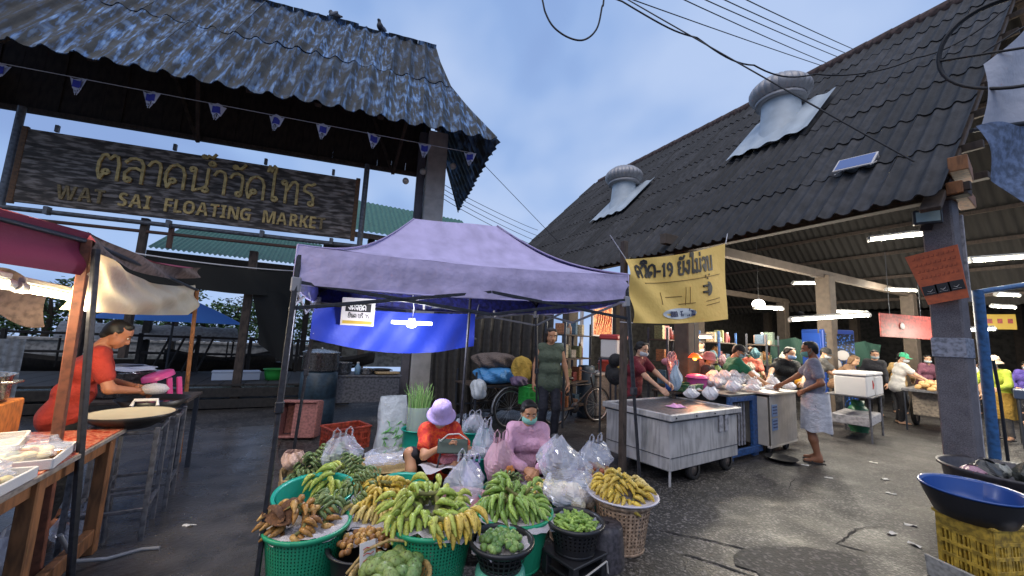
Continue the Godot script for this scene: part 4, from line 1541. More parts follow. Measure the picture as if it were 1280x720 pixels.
# thin plastic carrier bag: crinkled body, gathered neck and two handles
func bag(label: String, at: Vector3, size: Vector3, m: Material, turn := 0.0, knot := 0.6, handles := true, group := "") -> Node3D:
	var t := thing("plastic_bag", label, "bag", at, turn, group)
	var s := st()
	var sd := rng.randf() * 20.0
	sheet(s, 26, 14, func(a: float, b: float):
		var az := a * TAU
		var prof := sin(PI * clampf(0.1 + b * 0.8, 0, 1)) if b < 0.6 else lerpf(sin(PI * 0.58), 1.0 - knot, (b - 0.6) / 0.4)
		if b < 0.03: prof *= 0.7
		var cr := 1.0 + 0.10 * sin(az * 3.0 + sd + b * 4.0) + 0.09 * sin(az * 7.0 + sd * 2.0 - b * 7.0) + 0.05 * sin(az * 13.0 + b * 17.0 + sd)
		return v(cos(az) * size.x * 0.5 * prof * cr, size.y * b * (1.0 + 0.05 * sin(az * 2.0 + sd)), sin(az) * size.z * 0.5 * prof * cr), false)
	done(s, "bag_body", m, t)
	if handles:
		for sd2 in [-1.0, 1.0]:
			s = st()
			var x: float = size.x * 0.16 * sd2
			var y := size.y * 0.97
			tube(s, PackedVector3Array([v(x - 0.03, y, 0), v(x - 0.028, y + size.y * 0.2, 0.01), v(x + 0.005 * sd2, y + size.y * 0.28, 0.015), v(x + 0.028, y + size.y * 0.18, 0.01), v(x + 0.03, y, 0)]), 0.011, 5, true, 0.4)
			done(s, "handle", m, t)
	return t


func plastic() -> Material:
	return mat("clear_bag", Color(0.86, 0.88, 0.94), 0.16, {"alpha": 0.3})


func lumps(called: String, label: String, category: String, group: String, c: Vector3, r: float, n: int, rad: Vector3, ms: Array, dome: float, jitter := 0.3, stem := false) -> void:
	var meshes := []
	for k in 3:
		var s := st()
		var rr := rad * v(rng.randf_range(0.88, 1.1), rng.randf_range(0.88, 1.1), rng.randf_range(0.88, 1.15))
		var prof := []
		for i in 8:
			var a := -PI / 2 + PI * i / 7.0
			prof.append(Vector2(maxf(cos(a), 0) * (1.0 - 0.08 * sin(a)), sin(a)))
		lathe(s, prof, 10, Transform3D(Basis.from_scale(rr), Z))
		if stem: rod(s, v(0, rr.y * 0.9, 0), v(0.004, rr.y * 1.25, 0), 0.004, 5)
		meshes.append(mesh_of(s))
	for i in n:
		var f := sqrt((i + 0.5) / n)
		var a := i * 2.39996 + rng.randf_range(-0.3, 0.3)
		var p := c + v(cos(a) * r * f, dome * (1.0 - f * f) + rng.randf_range(-0.5, 0.5) * jitter * rad.y, sin(a) * r * f)
		var b := Basis(UP, rng.randf() * TAU) * Basis(v(1, 0, 0), rng.randf_range(-1.2, 1.2))
		tag(inst(meshes[i % 3], called, ms[rng.randi() % ms.size()], null, Transform3D(b, p)), label, category, group)


func produce() -> void:
	noise_tex("banana_skin", 0.03, [0.2, 0.32, 0.5, 0.8], [Color(0.45, 0.38, 0.25), Color(0.85, 0.85, 0.75), Color(1, 1, 1), Color(0.9, 0.95, 0.85)], 512)
	noise_tex("newsprint", 0.05, [0.3, 0.45, 0.5, 0.7], [0.55, 0.9, 0.85, 1.0], 512)
	var green := [banana_mat("g1", hexc("8cab52")), banana_mat("g2", hexc("9dba5a")), banana_mat("g3", hexc("7a9a4a"))]
	var lime := [banana_mat("l1", hexc("a5ba58")), banana_mat("l2", hexc("a6b858")), banana_mat("l3", hexc("bcc25e"))]
	var yellow := [banana_mat("y1", hexc("e2c050")), banana_mat("y2", hexc("dab64a")), banana_mat("y3", hexc("d0b254"))]
	var pale := [banana_mat("p1", hexc("d6bd78")), banana_mat("p2", hexc("c9b06a"))]
	var small_green := [banana_mat("s1", hexc("7f9160")), banana_mat("s2", hexc("93a06c")), banana_mat("s3", hexc("6b8052"))]
	var brown := [banana_mat("b1", hexc("a9783f")), banana_mat("b2", hexc("8c5e35")), banana_mat("b3", hexc("c2965a"))]
	var h_green := banana_hand("green", 9, 0.165, 0.0205, green)
	var h_lime := banana_hand("lime", 8, 0.16, 0.023, lime)
	var h_yellow := banana_hand("yellow", 9, 0.11, 0.0175, yellow)
	var h_ripe := banana_hand("ripe", 7, 0.14, 0.022, [yellow[0], yellow[2], lime[2]])
	var h_small := banana_hand("small", 10, 0.085, 0.0125, small_green)
	var h_brown := banana_hand("brown", 6, 0.12, 0.02, brown)
	var h_pale := banana_hand("pale", 8, 0.125, 0.017, pale)
	var teal := mat("teal_plastic", hexc("1f9a86"), 0.35, {"back": Color(0.02, 0.12, 0.1)})
	var tgreen := mat("green_plastic", hexc("23936b"), 0.4)
	var black := mat("black_plastic", hexc("232326"), 0.4)
	var paper := mat("news_paper", hexc("cfc9cc"), 0.85, {"tex": "newsprint", "scale": v(9, 9, 9), "nrm": "wrinkle", "ns": 0.6})
	var pinkp := mat("pink_rim", hexc("c06a86"), 0.5)
	# A: teal basket of browning bananas, nearest the tent leg
	basket("plastic_basket", "teal plastic basket of browning bananas nearest the left tent leg", tgreen, v(0.12, 0, -2.85), 0.185, 0.238, 0.35, 72, 18, 0.6, 0.55, 0.0)
	liner("newspaper under the browning bananas in the front teal basket", v(0.12, 0.36, -2.85), 0.225, paper, 0.06)
	heap(h_brown, "browning banana hand heaped in the teal basket by the left tent leg", "browning bananas in the front left basket", v(0.08, 0.38, -2.83), 0.24, [5, 2], 0.15, 0.06)
	heap(h_small, "small dull green banana hand behind the browning ones in the front basket", "small green bananas in the front left basket", v(0.23, 0.41, -2.92), 0.1, [3, 1], 0.2, 0.04)
	var lf := mat("dry_leaf", hexc("6e4a30"), 0.85, {"tex": "grime", "scale": 8.0, "nrm": "wrinkle", "ns": 0.6})
	for i in 7:
		var s := st()
		var w := rng.randf_range(0.03, 0.05)
		var l := rng.randf_range(0.12, 0.2)
		sheet(s, 8, 4, func(a: float, b: float): return v((b - 0.5) * w * 2 * sin(PI * clampf(a, 0.05, 1)), 0.03 * sin(a * 4 + i) + 0.25 * w * cos((b - 0.5) * 5), (a - 0.5) * l))
		var o := inst(mesh_of(s), "dry_banana_leaf", lf, null, Transform3D(Basis(UP, i * 0.9) * Basis(v(1, 0, 0), rng.randf_range(-0.4, 0.3)), v(-0.03 + 0.04 * cos(i * 2.1), 0.42 + 0.008 * i, -2.8 + 0.05 * sin(i * 1.7))))
		tag(o, "curled brown dry banana leaf on the browning bananas", "leaf", "dry leaves on the browning bananas")
	# B: open teal basin behind it
	basin("plastic_basin", "wide teal basin tilted behind the basket of browning bananas", teal, v(0.17, 0.1, -3.27), 0.17, 0.25, 0.3, v(0.12, 0, 0.04))
	heap(h_green, "green banana hand lying alone in the wide tilted teal basin", "", v(0.2, 0.3, -3.2), 0.05, [1], 0.1, 0.0)
	# C: teal basket with the biggest bananas
	basket("plastic_basket", "teal lattice basket with plump green and ripe bananas at the very front", tgreen, v(0.82, 0, -2.52), 0.2, 0.262, 0.4, 76, 20, 0.55, 0.5)
	liner("grey paper under the plump bananas at the very front", v(0.82, 0.41, -2.52), 0.258, paper, 0.03)
	heap(h_lime, "plump yellow-green banana hand in the front centre teal basket", "plump green bananas in the front basket", v(0.79, 0.44, -2.56), 0.31, [7, 4, 1], 0.2, 0.085)
	for k in [[0.94, -2.33, 0.3], [0.86, -2.3, -0.1]]:
		place(h_ripe, "banana_hand", "ripe yellow banana hand at the front edge of the front centre basket", "bananas", "ripe bananas in the front basket", v(k[0], 0.47, k[1]), Basis(UP, k[2]) * Basis(v(1, 0, 0), 0.35))
	# D: long green bananas beside it
	basket("plastic_basket", "dark green basket of fresh green bananas right of the front basket", tgreen, v(1.42, 0, -2.54), 0.19, 0.26, 0.35, 48, 11, 0.5, 0.5, 1.0)
	liner("paper under the fresh green bananas", v(1.42, 0.36, -2.54), 0.26, paper, 0.03)
	heap(h_green, "fresh green banana hand in the dark green basket", "fresh green bananas in the dark green basket", v(1.42, 0.385, -2.56), 0.28, [7, 4, 1], 0.2, 0.075)
	# E: black lattice bowl on a teal stool
	var sm := mat("pale_teal", hexc("5fae96"), 0.4)
	var t := thing("plastic_stool", "pale teal plastic stool under the black lattice bowl", "stool", v(1.15, 0, -2.2), 0.3)
	var s2 := st()
	lathe(s2, [Vector2(0, 0.2), Vector2(0.135, 0.2), Vector2(0.145, 0.19), Vector2(0.15, 0.165)], 28)
	done(s2, "seat", sm, t)
	for k in 4:
		s2 = st()
		var a := k * PI / 2 + 0.4
		bar(s2, v(cos(a) * 0.125, 0.18, sin(a) * 0.125), v(cos(a) * 0.165, 0, sin(a) * 0.165), 0.05, 0.03, 0.008)
		done(s2, "leg", sm, t)
	basket("bowl_basket", "black lattice bowl of small green fruit on the teal stool", black, v(1.15, 0.202, -2.2), 0.12, 0.17, 0.155, 30, 5, 0.3, 0.35, 0.0, 0.012)
	liner("pale paper lining the black lattice bowl on the stool", v(1.15, 0.33, -2.2), 0.158, paper, 0.0, 0.03)
	lumps("green_fruit", "small round green fruit heaped in the black bowl on the stool", "fruit", "green fruit in the bowl on the stool", v(1.15, 0.335, -2.2), 0.125, 40, v(0.024, 0.021, 0.024), [banana_mat("f1", hexc("6f8f4a")), banana_mat("f2", hexc("86a35c")), banana_mat("f3", hexc("5d7f45"))], 0.04)
	# F: black basket of chillies on a crate of dark plastic
	t = thing("black_crate", "low black crate with white strap under the basket of green chillies", "crate", v(1.74, 0, -2.26), 0.2)
	s2 = st()
	for k in 4:
		box(s2, v([-0.14, 0.14, 0.14, -0.14][k], 0.07, [-0.12, -0.12, 0.12, 0.12][k]), v(0.05, 0.14, 0.05), 0.006)
	box(s2, v(0, 0.135, 0), v(0.34, 0.02, 0.3), 0.006)
	box(s2, v(0, 0.05, 0), v(0.3, 0.02, 0.26), 0.004)
	done(s2, "frame", black, t)
	s2 = st()
	bar(s2, v(-0.15, 0.06, 0.155), v(0.15, 0.1, 0.155), 0.012, 0.006)
	bar(s2, v(0.15, 0.1, 0.155), v(0.165, 0.02, 0.155), 0.012, 0.006)
	done(s2, "strap", mat("white_strap", hexc("b8b4ae"), 0.7), t)
	basket("bowl_basket", "black round basket of green chillies in front of the stool box", black, v(1.74, 0.146, -2.26), 0.13, 0.185, 0.2, 34, 6, 0.55, 0.5, 0.25)
	liner("clear wrap lining the basket of green chillies", v(1.74, 0.32, -2.26), 0.165, plastic(), 0.0, 0.03)
	var cm := []
	for k in 2:
		s2 = st()
		var p := PackedVector3Array()
		for i in 6: p.append(v(0.008 * sin(i * 1.1 + k), 0.008 * cos(i * 0.9), (i - 2.5) * 0.016))
		tube(s2, p, [0.004, 0.012, 0.014, 0.012, 0.008, 0.002], 6)
		cm.append(mesh_of(s2))
	for i in 75:
		var f := sqrt((i + 0.5) / 75.0)
		var a := i * 2.4
		tag(inst(cm[i % 2], "green_chilli", green[i % 3], null, Transform3D(Basis(UP, rng.randf() * 6.3) * Basis(v(1, 0, 0), rng.randf_range(-0.4, 0.4)), v(1.74 + cos(a) * 0.14 * f, 0.315 + 0.035 * (1 - f * f) + rng.randf_range(-0.006, 0.012), -2.26 + sin(a) * 0.14 * f))), "fresh green chilli in the black round basket", "chilli", "green chillies in the black basket")
	# G: beige woven basket of small yellow bananas
	var beige := mat("beige_plastic", hexc("c8a78a"), 0.55, {"tex": "mottle", "scale": 4.0})
	basket("woven_basket", "beige woven basket topped with small yellow bananas by the right tent leg", beige, v(2.3, 0, -2.4), 0.16, 0.215, 0.36, 40, 13, 0.55, 0.5)
	var dishm := mat("white_dish", hexc("bdb9c2"), 0.5)
	basin("round_tray", "white round tray holding small yellow bananas on the beige basket", dishm, v(2.3, 0.36, -2.4), 0.2, 0.25, 0.035, Z, "tray")
	heap(h_yellow, "small yellow banana hand on the white tray over the beige basket", "small yellow bananas on the beige basket", v(2.3, 0.41, -2.41), 0.25, [7, 4, 1], 0.25, 0.09)
	place(h_pale, "banana_hand", "pale peeled-looking banana hand on the right of the white tray", "bananas", "", v(2.42, 0.46, -2.38), Basis(UP, 1.2) * Basis(v(1, 0, 0), 0.35))
	# H: dark box stool
	t = thing("box_stool", "dark grey plastic box stool with a hand hole between two baskets", "stool", v(2.02, 0, -2.27), 0.35)
	s2 = st()
	lathe(s2, [Vector2(0.03, 0.27), Vector2(0.1, 0.272), Vector2(0.125, 0.26), Vector2(0.135, 0.24), Vector2(0.155, 0.0)], 24, Transform3D(Basis.from_scale(v(1, 1, 0.85)), Z))
	lathe(s2, [Vector2(0.03, 0.27), Vector2(0.03, 0.2), Vector2(0, 0.2)], 16)
	done(s2, "body", mat("dark_grey_plastic", hexc("4a4549"), 0.5, {"tex": "mottle", "scale": 5.0}), t)
	# I: bagged pale coconuts
	basket("plastic_basket", "pale basket under the bags of peeled coconuts", beige, v(1.98, 0, -2.66), 0.14, 0.19, 0.24, 30, 6, 0.5, 0.5)
	lumps("peeled_coconut", "pale peeled coconut in clear wrap beside the green bananas", "coconut", "peeled coconuts in clear bags", v(1.97, 0.3, -2.64), 0.16, 9, v(0.062, 0.056, 0.062), [banana_mat("c1", hexc("d9cbb8")), banana_mat("c2", hexc("cdb7a4"))], 0.07, 0.3)
	bag("clear plastic wrap over the pale peeled coconuts", v(1.97, 0.24, -2.64), v(0.44, 0.24, 0.4), plastic(), 0.4, 0.3, false)
	# J: the tray of yellow and pale bananas with newsprint
	basin("round_tray", "wide low tray of yellow bananas wrapped in newspaper behind the dark basin", dishm, v(0.55, 0.22, -3.05), 0.24, 0.3, 0.08, Z, "tray")
	t = thing("plastic_tub", "dark plastic tub under the tray of yellow bananas", "tub", v(0.55, 0, -3.05))
	s2 = st()
	lathe(s2, [Vector2(0, 0.0), Vector2(0.2, 0.0), Vector2(0.25, 0.215), Vector2(0, 0.215)], 32)
	done(s2, "body", black, t)
	liner("newspaper under the yellow bananas", v(0.55, 0.31, -3.03), 0.29, paper, 0.08)
	heap(h_yellow, "yellow banana hand on newspaper in the wide low tray", "yellow bananas in the newspaper tray", v(0.62, 0.36, -3.03), 0.26, [6, 3, 1], 0.2, 0.1)
	heap(h_small, "dull green banana hand at the back of the newspaper tray", "green bananas at the back of the newspaper tray", v(0.48, 0.4, -3.2), 0.2, [5, 2], 0.2, 0.08)
	for k in [[0.55, -2.83, -0.2], [0.66, -2.82, 0.25], [0.45, -2.86, -0.6]]:
		place(h_pale, "banana_hand", "pale peeled-looking banana hand at the front of the newspaper tray", "bananas", "pale bananas in the newspaper tray", v(k[0], 0.35, k[1] - 0.04), Basis(UP, k[2]) * Basis(v(1, 0, 0), 0.1))
	# more greenish hands behind
	basin("plastic_basin", "teal basin of dusty green bananas behind the newspaper tray", teal, v(0.42, 0, -3.55), 0.2, 0.27, 0.3)
	heap(h_small, "dusty green banana hand in the teal basin behind the tray", "dusty green bananas in the teal basin", v(0.42, 0.33, -3.55), 0.27, [7, 5, 2], 0.2, 0.16)
	heap(h_lime, "yellow-green banana hand piled left of the dusty green ones", "yellow-green bananas behind the tray", v(0.3, 0.36, -3.45), 0.14, [4, 1], 0.2, 0.1)
	bag("clear bag of green bananas at the back left of the produce", v(0.37, 0.3, -3.9), v(0.34, 0.3, 0.3), plastic(), 0.3, 0.5)
	heap(h_small, "small green banana hand inside the clear bag at the back", "bagged green bananas", v(0.37, 0.42, -3.9), 0.12, [4, 1], 0.2, 0.07)
	# K: dark basin of brown fruit
	basin("plastic_basin", "black basin with brown longan fruit beside the front basket", black, v(0.44, 0.0, -2.63), 0.14, 0.2, 0.27)
	liner("paper lining the black basin of brown fruit", v(0.48, 0.29, -2.66), 0.15, paper, 0.0, 0.02)
	lumps("longan", "small brown longan fruit in the black basin", "fruit", "brown longans in the black basin", v(0.44, 0.27, -2.62), 0.16, 46, v(0.02, 0.02, 0.02), brown, 0.05)
	# L: wicker basket of green mangoes with a price card
	var wick := mat("wicker", hexc("b79a62"), 0.7, {"tex": "grime", "scale": 6.0})
	basket("wicker_basket", "wicker basket of green mangoes with a white price card in front", wick, v(0.52, 0, -2.25), 0.14, 0.2, 0.28, 36, 10, 0.6, 0.6)
	lumps("mango", "green mango in the wicker basket at the front", "mango", "green mangoes in the wicker basket", v(0.52, 0.28, -2.25), 0.15, 14, v(0.045, 0.04, 0.06), [banana_mat("m1", hexc("6d8a52")), banana_mat("m2", hexc("86995a"))], 0.04)
	s2 = st()
	tube(s2, PackedVector3Array([v(-0.21, 0.26, 0), v(-0.12, 0.36, 0), v(0, 0.39, 0), v(0.12, 0.36, 0), v(0.21, 0.26, 0)]), 0.008, 6)
	tag(done(s2, "basket_handle_cane", wick, null, v(0.52, 0, -2.36)), "thin cane hoop over the basket of green mangoes", "handle")
	t = thing("price_card", "white card with red handwriting stuck in the mango basket", "card", v(0.41, 0.28, -2.36), 0.3)
	s2 = st()
	box(s2, v(0, 0.06, 0), v(0.09, 0.12, 0.003), 0.0, Basis(v(1, 0, 0), -0.2))
	done(s2, "card", mat("card_white", hexc("cfc9c4"), 0.7), t)
	for k in 3:
		s2 = st()
		tube(s2, PackedVector3Array([v(-0.03, 0.09 - k * 0.028, 0.006 + 0.005 * k), v(-0.01, 0.097 - k * 0.028, 0.005 + 0.005 * k), v(0.012, 0.087 - k * 0.028, 0.006 + 0.005 * k), v(0.03, 0.095 - k * 0.028, 0.005 + 0.005 * k)]), 0.0028, 4)
		done(s2, "writing", mat("red_ink", hexc("a8403a"), 0.7), t)
	# M: wooden crate of small green bananas
	t = thing("wooden_crate", "pale wooden slatted crate of dark green bananas at the back left", "crate", v(0.17, 0, -3.98), 0.08)
	var wd := mat("crate_wood", hexc("b3976c"), 0.7, {"tex": "grime", "scale": v(6, 3, 6)})
	for k in 3:
		for sd in [-1.0, 1.0]:
			s2 = st()
			box(s2, v(0, 0.05 + k * 0.1, 0.19 * sd), v(0.5, 0.07, 0.014), 0.003)
			done(s2, "slat", wd, t)
			s2 = st()
			box(s2, v(0.25 * sd, 0.05 + k * 0.1, 0), v(0.014, 0.07, 0.37), 0.003)
			done(s2, "slat", wd, t)
	for k in 4:
		s2 = st()
		box(s2, v([-0.23, 0.23, 0.23, -0.23][k], 0.15, [-0.17, -0.17, 0.17, 0.17][k]), v(0.035, 0.3, 0.035), 0.004)
		done(s2, "corner_post", wd, t)
	s2 = st()
	box(s2, v(0, 0.12, 0), v(0.46, 0.2, 0.34), 0.0)
	done(s2, "lining", mat("blue_lining_bag", hexc("5a86a8"), 0.5), t)
	heap(h_small, "small dark green banana hand piled in the wooden crate", "small green bananas in the wooden crate", v(0.18, 0.27, -3.97), 0.3, [8, 6, 3, 1], 0.25, 0.2)
	bag("crumpled brown paper-like bag on the left edge of the wooden crate", v(0.0, 0.3, -4.05), v(0.2, 0.16, 0.16), mat("peach_bag", hexc("c9a898"), 0.6), 0.3, 0.3, false)
	# N: empty teal pan
	basin("plastic_basin", "shallow round teal pan standing empty beside the woman in the hat", teal, v(0.86, 0.1, -3.55), 0.16, 0.2, 0.17)
	# O: woven tray with a clear bag
	basket("woven_basket", "brown woven basket under the white tray by the green sack", mat("brown_wicker", hexc("6f5a44"), 0.8, {"tex": "grime", "scale": 6.0}), v(0.86, 0, -4.22), 0.2, 0.25, 0.2, 40, 7, 0.6, 0.6, 0.0)
	basin("round_tray", "pale rimmed tray with a flat clear bag by the green sack", wick, v(0.86, 0.2, -4.22), 0.25, 0.29, 0.03, Z, "tray")
	bag("flat clear bag heaped on the pale tray by the green sack", v(0.86, 0.22, -4.22), v(0.5, 0.13, 0.44), plastic(), 0.1, 0.4, false)
	# P: dark green fruit basin between the women
	basin("plastic_basin", "teal basin of dark green bananas between the two seated women", teal, v(1.66, 0, -3.12), 0.18, 0.23, 0.22)
	heap(h_small, "small dark banana hand in the basin between the two women", "dark green bananas between the women", v(1.66, 0.26, -3.12), 0.22, [6, 4, 1], 0.25, 0.12)
	# pink basin with bag
	basin("plastic_basin", "pink plastic basin with a tall clear bag before the woman in the hat", mat("pink_plastic", hexc("b98a94"), 0.45), v(1.22, 0.05, -3.05), 0.2, 0.25, 0.2)
	bag("tall pointed clear bag in the pink basin", v(1.24, 0.2, -3.05), v(0.32, 0.36, 0.28), plastic(), 0.2, 0.85)
	# trays before the woman in pink
	basin("plastic_basin", "teal basin under the flat tray of yellow slices", teal, v(2.02, 0, -3.0), 0.17, 0.22, 0.22)
	basin("round_tray", "flat tray of pale yellow jackfruit slices before the woman in pink", dishm, v(2.02, 0.22, -3.0), 0.2, 0.24, 0.03, Z, "tray")
	lumps("jackfruit_slice", "pale yellow jackfruit slice on the flat tray", "fruit slice", "jackfruit slices on the tray", v(2.0, 0.26, -2.98), 0.18, 34, v(0.034, 0.012, 0.022), [banana_mat("j1", hexc("d9c46a")), banana_mat("j2", hexc("e0d290")), banana_mat("j3", hexc("d2b85e"))], 0.045)
	bag("large tall clear bag held on the lap of the woman in pink", v(2.14, 0.27, -3.05), v(0.42, 0.4, 0.34), plastic(), 0.3, 0.85, false)
	bag("white clear bag lying right of the jackfruit tray", v(2.3, 0.2, -2.95), v(0.36, 0.2, 0.3), plastic(), 0.9, 0.6, false)
	basin("plastic_basin", "teal basin under the tray of bagged brown snacks", teal, v(2.62, 0, -3.1), 0.17, 0.23, 0.24)
	basin("round_tray", "flat tray of brown snacks in clear bags right of the woman in pink", dishm, v(2.62, 0.24, -3.1), 0.22, 0.26, 0.03, Z, "tray")
	lumps("fried_snack", "brown and orange fried snack in a clear bag on the flat tray", "snack", "bagged snacks on the tray", v(2.62, 0.28, -3.1), 0.2, 30, v(0.035, 0.022, 0.03), [banana_mat("k1", hexc("b98a58")), banana_mat("k2", hexc("a5583a")), banana_mat("k3", hexc("cdb080"))], 0.06)
	bag("clear bag over the brown snacks at the back of the flat tray", v(2.66, 0.26, -3.16), v(0.4, 0.3, 0.3), plastic(), 0.2, 0.6)
	bag("small clear bag at the left of the brown snacks", v(2.44, 0.25, -3.1), v(0.24, 0.2, 0.2), plastic(), 1.2, 0.8)
	# bags between the women
	var rosy := mat("rosy_bag", Color(0.9, 0.72, 0.78), 0.3, {"alpha": 0.6})
	bag("pinkish carrier bag with an orange flower print between the women", v(1.72, 0.16, -3.4), v(0.3, 0.42, 0.24), rosy, 0.1, 0.6)
	bag("white carrier bag with knotted handles behind the pinkish bag", v(1.66, 0.3, -3.62), v(0.26, 0.36, 0.22), plastic(), 0.5, 0.6)
	bag("lilac carrier bag beside the knee of the woman in the hat", v(1.46, 0.1, -3.42), v(0.2, 0.3, 0.18), mat("lilac_bag", Color(0.78, 0.74, 0.9), 0.3, {"alpha": 0.6}), 0.2, 0.5)
	var fl := st()
	for k in 6:
		var a := TAU * k / 6
		ball(fl, v(cos(a) * 0.03, sin(a) * 0.03, 0), v(0.022, 0.022, 0.006), 8)
	tag(done(fl, "flower_print", mat("orange_print", hexc("d98a4a"), 0.6), null, v(1.76, 0.34, -3.27)), "orange flower shape on the pinkish carrier bag", "print")
	t = thing("foam_slab", "flat white foam lid on the teal tub between the women", "foam slab", v(1.52, 0.42, -3.66), 0.3)
	s2 = st()
	box(s2, Z, v(0.34, 0.025, 0.24), 0.008)
	done(s2, "lid", mat("foam_white", hexc("d3d0cf"), 0.8, {"tex": "fine", "scale": 6.0}), t)
	basin("plastic_basin", "teal tub under the white foam lid", teal, v(1.56, 0, -3.68), 0.13, 0.17, 0.4)


# ---------------------------------------------------------------- the middle: two produce sellers, things behind the tent
func pot(called: String, label: String, at: Vector3, r: float, h: float, m: Material, lid := false, cat := "pot") -> Node3D:
	var t := thing(called, label, cat, at)
	var s := st()
	lathe(s, [Vector2(0, 0), Vector2(r * 0.92, 0), Vector2(r, 0.02), Vector2(r, h - 0.01), Vector2(r + 0.015, h), Vector2(r - 0.008, h - 0.004), Vector2(r - 0.012, 0.02), Vector2(0, 0.015)], 36)
	done(s, "body", m, t)
	for sd in [-1.0, 1.0]:
		s = st()
		tube(s, PackedVector3Array([v(r * sd, h * 0.75, -0.05), v((r + 0.04) * sd, h * 0.76, -0.045), v((r + 0.04) * sd, h * 0.76, 0.045), v(r * sd, h * 0.75, 0.05)]), 0.008, 6)
		done(s, "handle", m, t)
	if lid:
		s = st()
		lathe(s, [Vector2(r + 0.012, h + 0.002), Vector2(r * 0.8, h + 0.03), Vector2(r * 0.3, h + 0.05), Vector2(0.02, h + 0.055), Vector2(0.02, h + 0.075), Vector2(0, h + 0.08)], 30)
		done(s, "lid", m, t)
	return t


func bottle(label: String, at: Vector3, r: float, h: float, m: Material, capm: Material, group := "") -> Node3D:
	var t := thing("bottle", label, "bottle", at, 0.0, group)
	var s := st()
	lathe(s, [Vector2(0, 0), Vector2(r, 0), Vector2(r, h * 0.6), Vector2(r * 0.45, h * 0.8), Vector2(r * 0.4, h * 0.92), Vector2(0, h * 0.92)], 14)
	done(s, "body", m, t)
	s = st()
	lathe(s, [Vector2(r * 0.46, h * 0.9), Vector2(r * 0.46, h), Vector2(0, h)], 12)
	done(s, "cap", capm, t)
	return t


func crate(called: String, label: String, at: Vector3, size: Vector3, m: Material, turn := 0.0, holes := 4, rows := 3) -> Node3D:
	var t := thing(called, label, "crate", at, turn)
	for k in 4:
		var s := st()
		var L := size.x if k % 2 == 0 else size.z
		var D := size.z if k % 2 == 0 else size.x
		var B := Basis(UP, k * PI / 2)
		var o := B * v(0, 0, D * 0.5)
		# a wall of rails and stiles that leave real openings
		var th := 0.016
		var ys := [0.0]
		for j in rows: ys.append(size.y * (0.22 + 0.62 * j / rows))
		box(s, o + v(0, size.y * 0.09, 0), v(L, size.y * 0.18, th), 0.003, B)
		for j in rows:
			var y0 := size.y * (0.18 + 0.62 * j / rows)
			var y1 := size.y * (0.18 + 0.62 * (j + 1) / rows)
			box(s, o + v(0, y1 - size.y * 0.03, 0), v(L, size.y * 0.06, th), 0.002, B)
			var n := holes * 4
			for i in n + 1:
				var wd := L / n * (0.42 if i % 4 else 1.1)
				var x := clampf(L * (float(i) / n - 0.5), -L / 2 + wd / 2, L / 2 - wd / 2)
				box(s, o + B * v(x, 0, 0) + v(0, (y0 + y1) * 0.5 - size.y * 0.03, 0), v(wd, y1 - y0 - size.y * 0.055, th * 0.8), 0.0, B)
		box(s, o + v(0, size.y * 0.9, 0), v(L, size.y * 0.2, th), 0.003, B)
		done(s, "side", m, t)
		s = st()
		box(s, o + v(0, size.y + 0.004, 0) + B * v(0, 0, 0.004), v(L + 0.03, 0.024, 0.034), 0.006, B)
		done(s, "rim", m, t)
	var sb := st()
	box(sb, v(0, 0.012, 0), v(size.x - 0.02, 0.018, size.z - 0.02), 0.0)
	done(sb, "base", m, t)
	return t


func wheel(parent: Node3D, at: Vector3, r: float, B: Basis, tyre_m: Material, rim_m: Material, spokes := 16, tw := 0.018) -> void:
	var w := part_node("wheel", parent, at)
	w.basis = B
	var s := st()
	var p := PackedVector3Array()
	for i in 37: p.append(v(cos(TAU * i / 36) * r, sin(TAU * i / 36) * r, 0))
	tube(s, p, tw, 7, false)
	done(s, "tyre", tyre_m, w)
	s = st()
	p = PackedVector3Array()
	for i in 37: p.append(v(cos(TAU * i / 36) * (r - tw * 1.2), sin(TAU * i / 36) * (r - tw * 1.2), 0))
	tube(s, p, tw * 0.55, 6, false)
	rod(s, v(0, 0, -0.04), v(0, 0, 0.04), 0.018)
	for i in spokes:
		var a := TAU * i / spokes
		rod(s, v(0, 0, 0.02 * (1 if i % 2 else -1)), v(cos(a) * (r - tw), sin(a) * (r - tw), 0), 0.0022, 3)
	done(s, "rim", rim_m, w)


func drum_wheel(parent: Node3D, at: Vector3, r: float, w: float, B: Basis) -> void:
	var n := part_node("wheel", parent, at)
	n.basis = B * Basis(v(1, 0, 0), PI / 2)
	var s := st()
	lathe(s, [Vector2(r * 0.6, -w * 0.5), Vector2(r * 0.92, -w * 0.5), Vector2(r, -w * 0.3), Vector2(r, w * 0.3), Vector2(r * 0.92, w * 0.5), Vector2(r * 0.6, w * 0.5)], 28)
	done(s, "tyre", mat("old_rubber", hexc("2a2828"), 0.85, {"tex": "grime", "scale": 6.0}), n)
	s = st()
	lathe(s, [Vector2(0, -w * 0.3), Vector2(r * 0.2, -w * 0.4), Vector2(r * 0.3, -w * 0.25), Vector2(r * 0.6, -w * 0.3), Vector2(r * 0.62, w * 0.3), Vector2(r * 0.3, w * 0.25), Vector2(r * 0.2, w * 0.4), Vector2(0, w * 0.3)], 24)
	done(s, "hub", mat("rusty_hub", hexc("6a5f58"), 0.7, {"metal": 0.3, "tex": "grime", "scale": 6.0}), n)


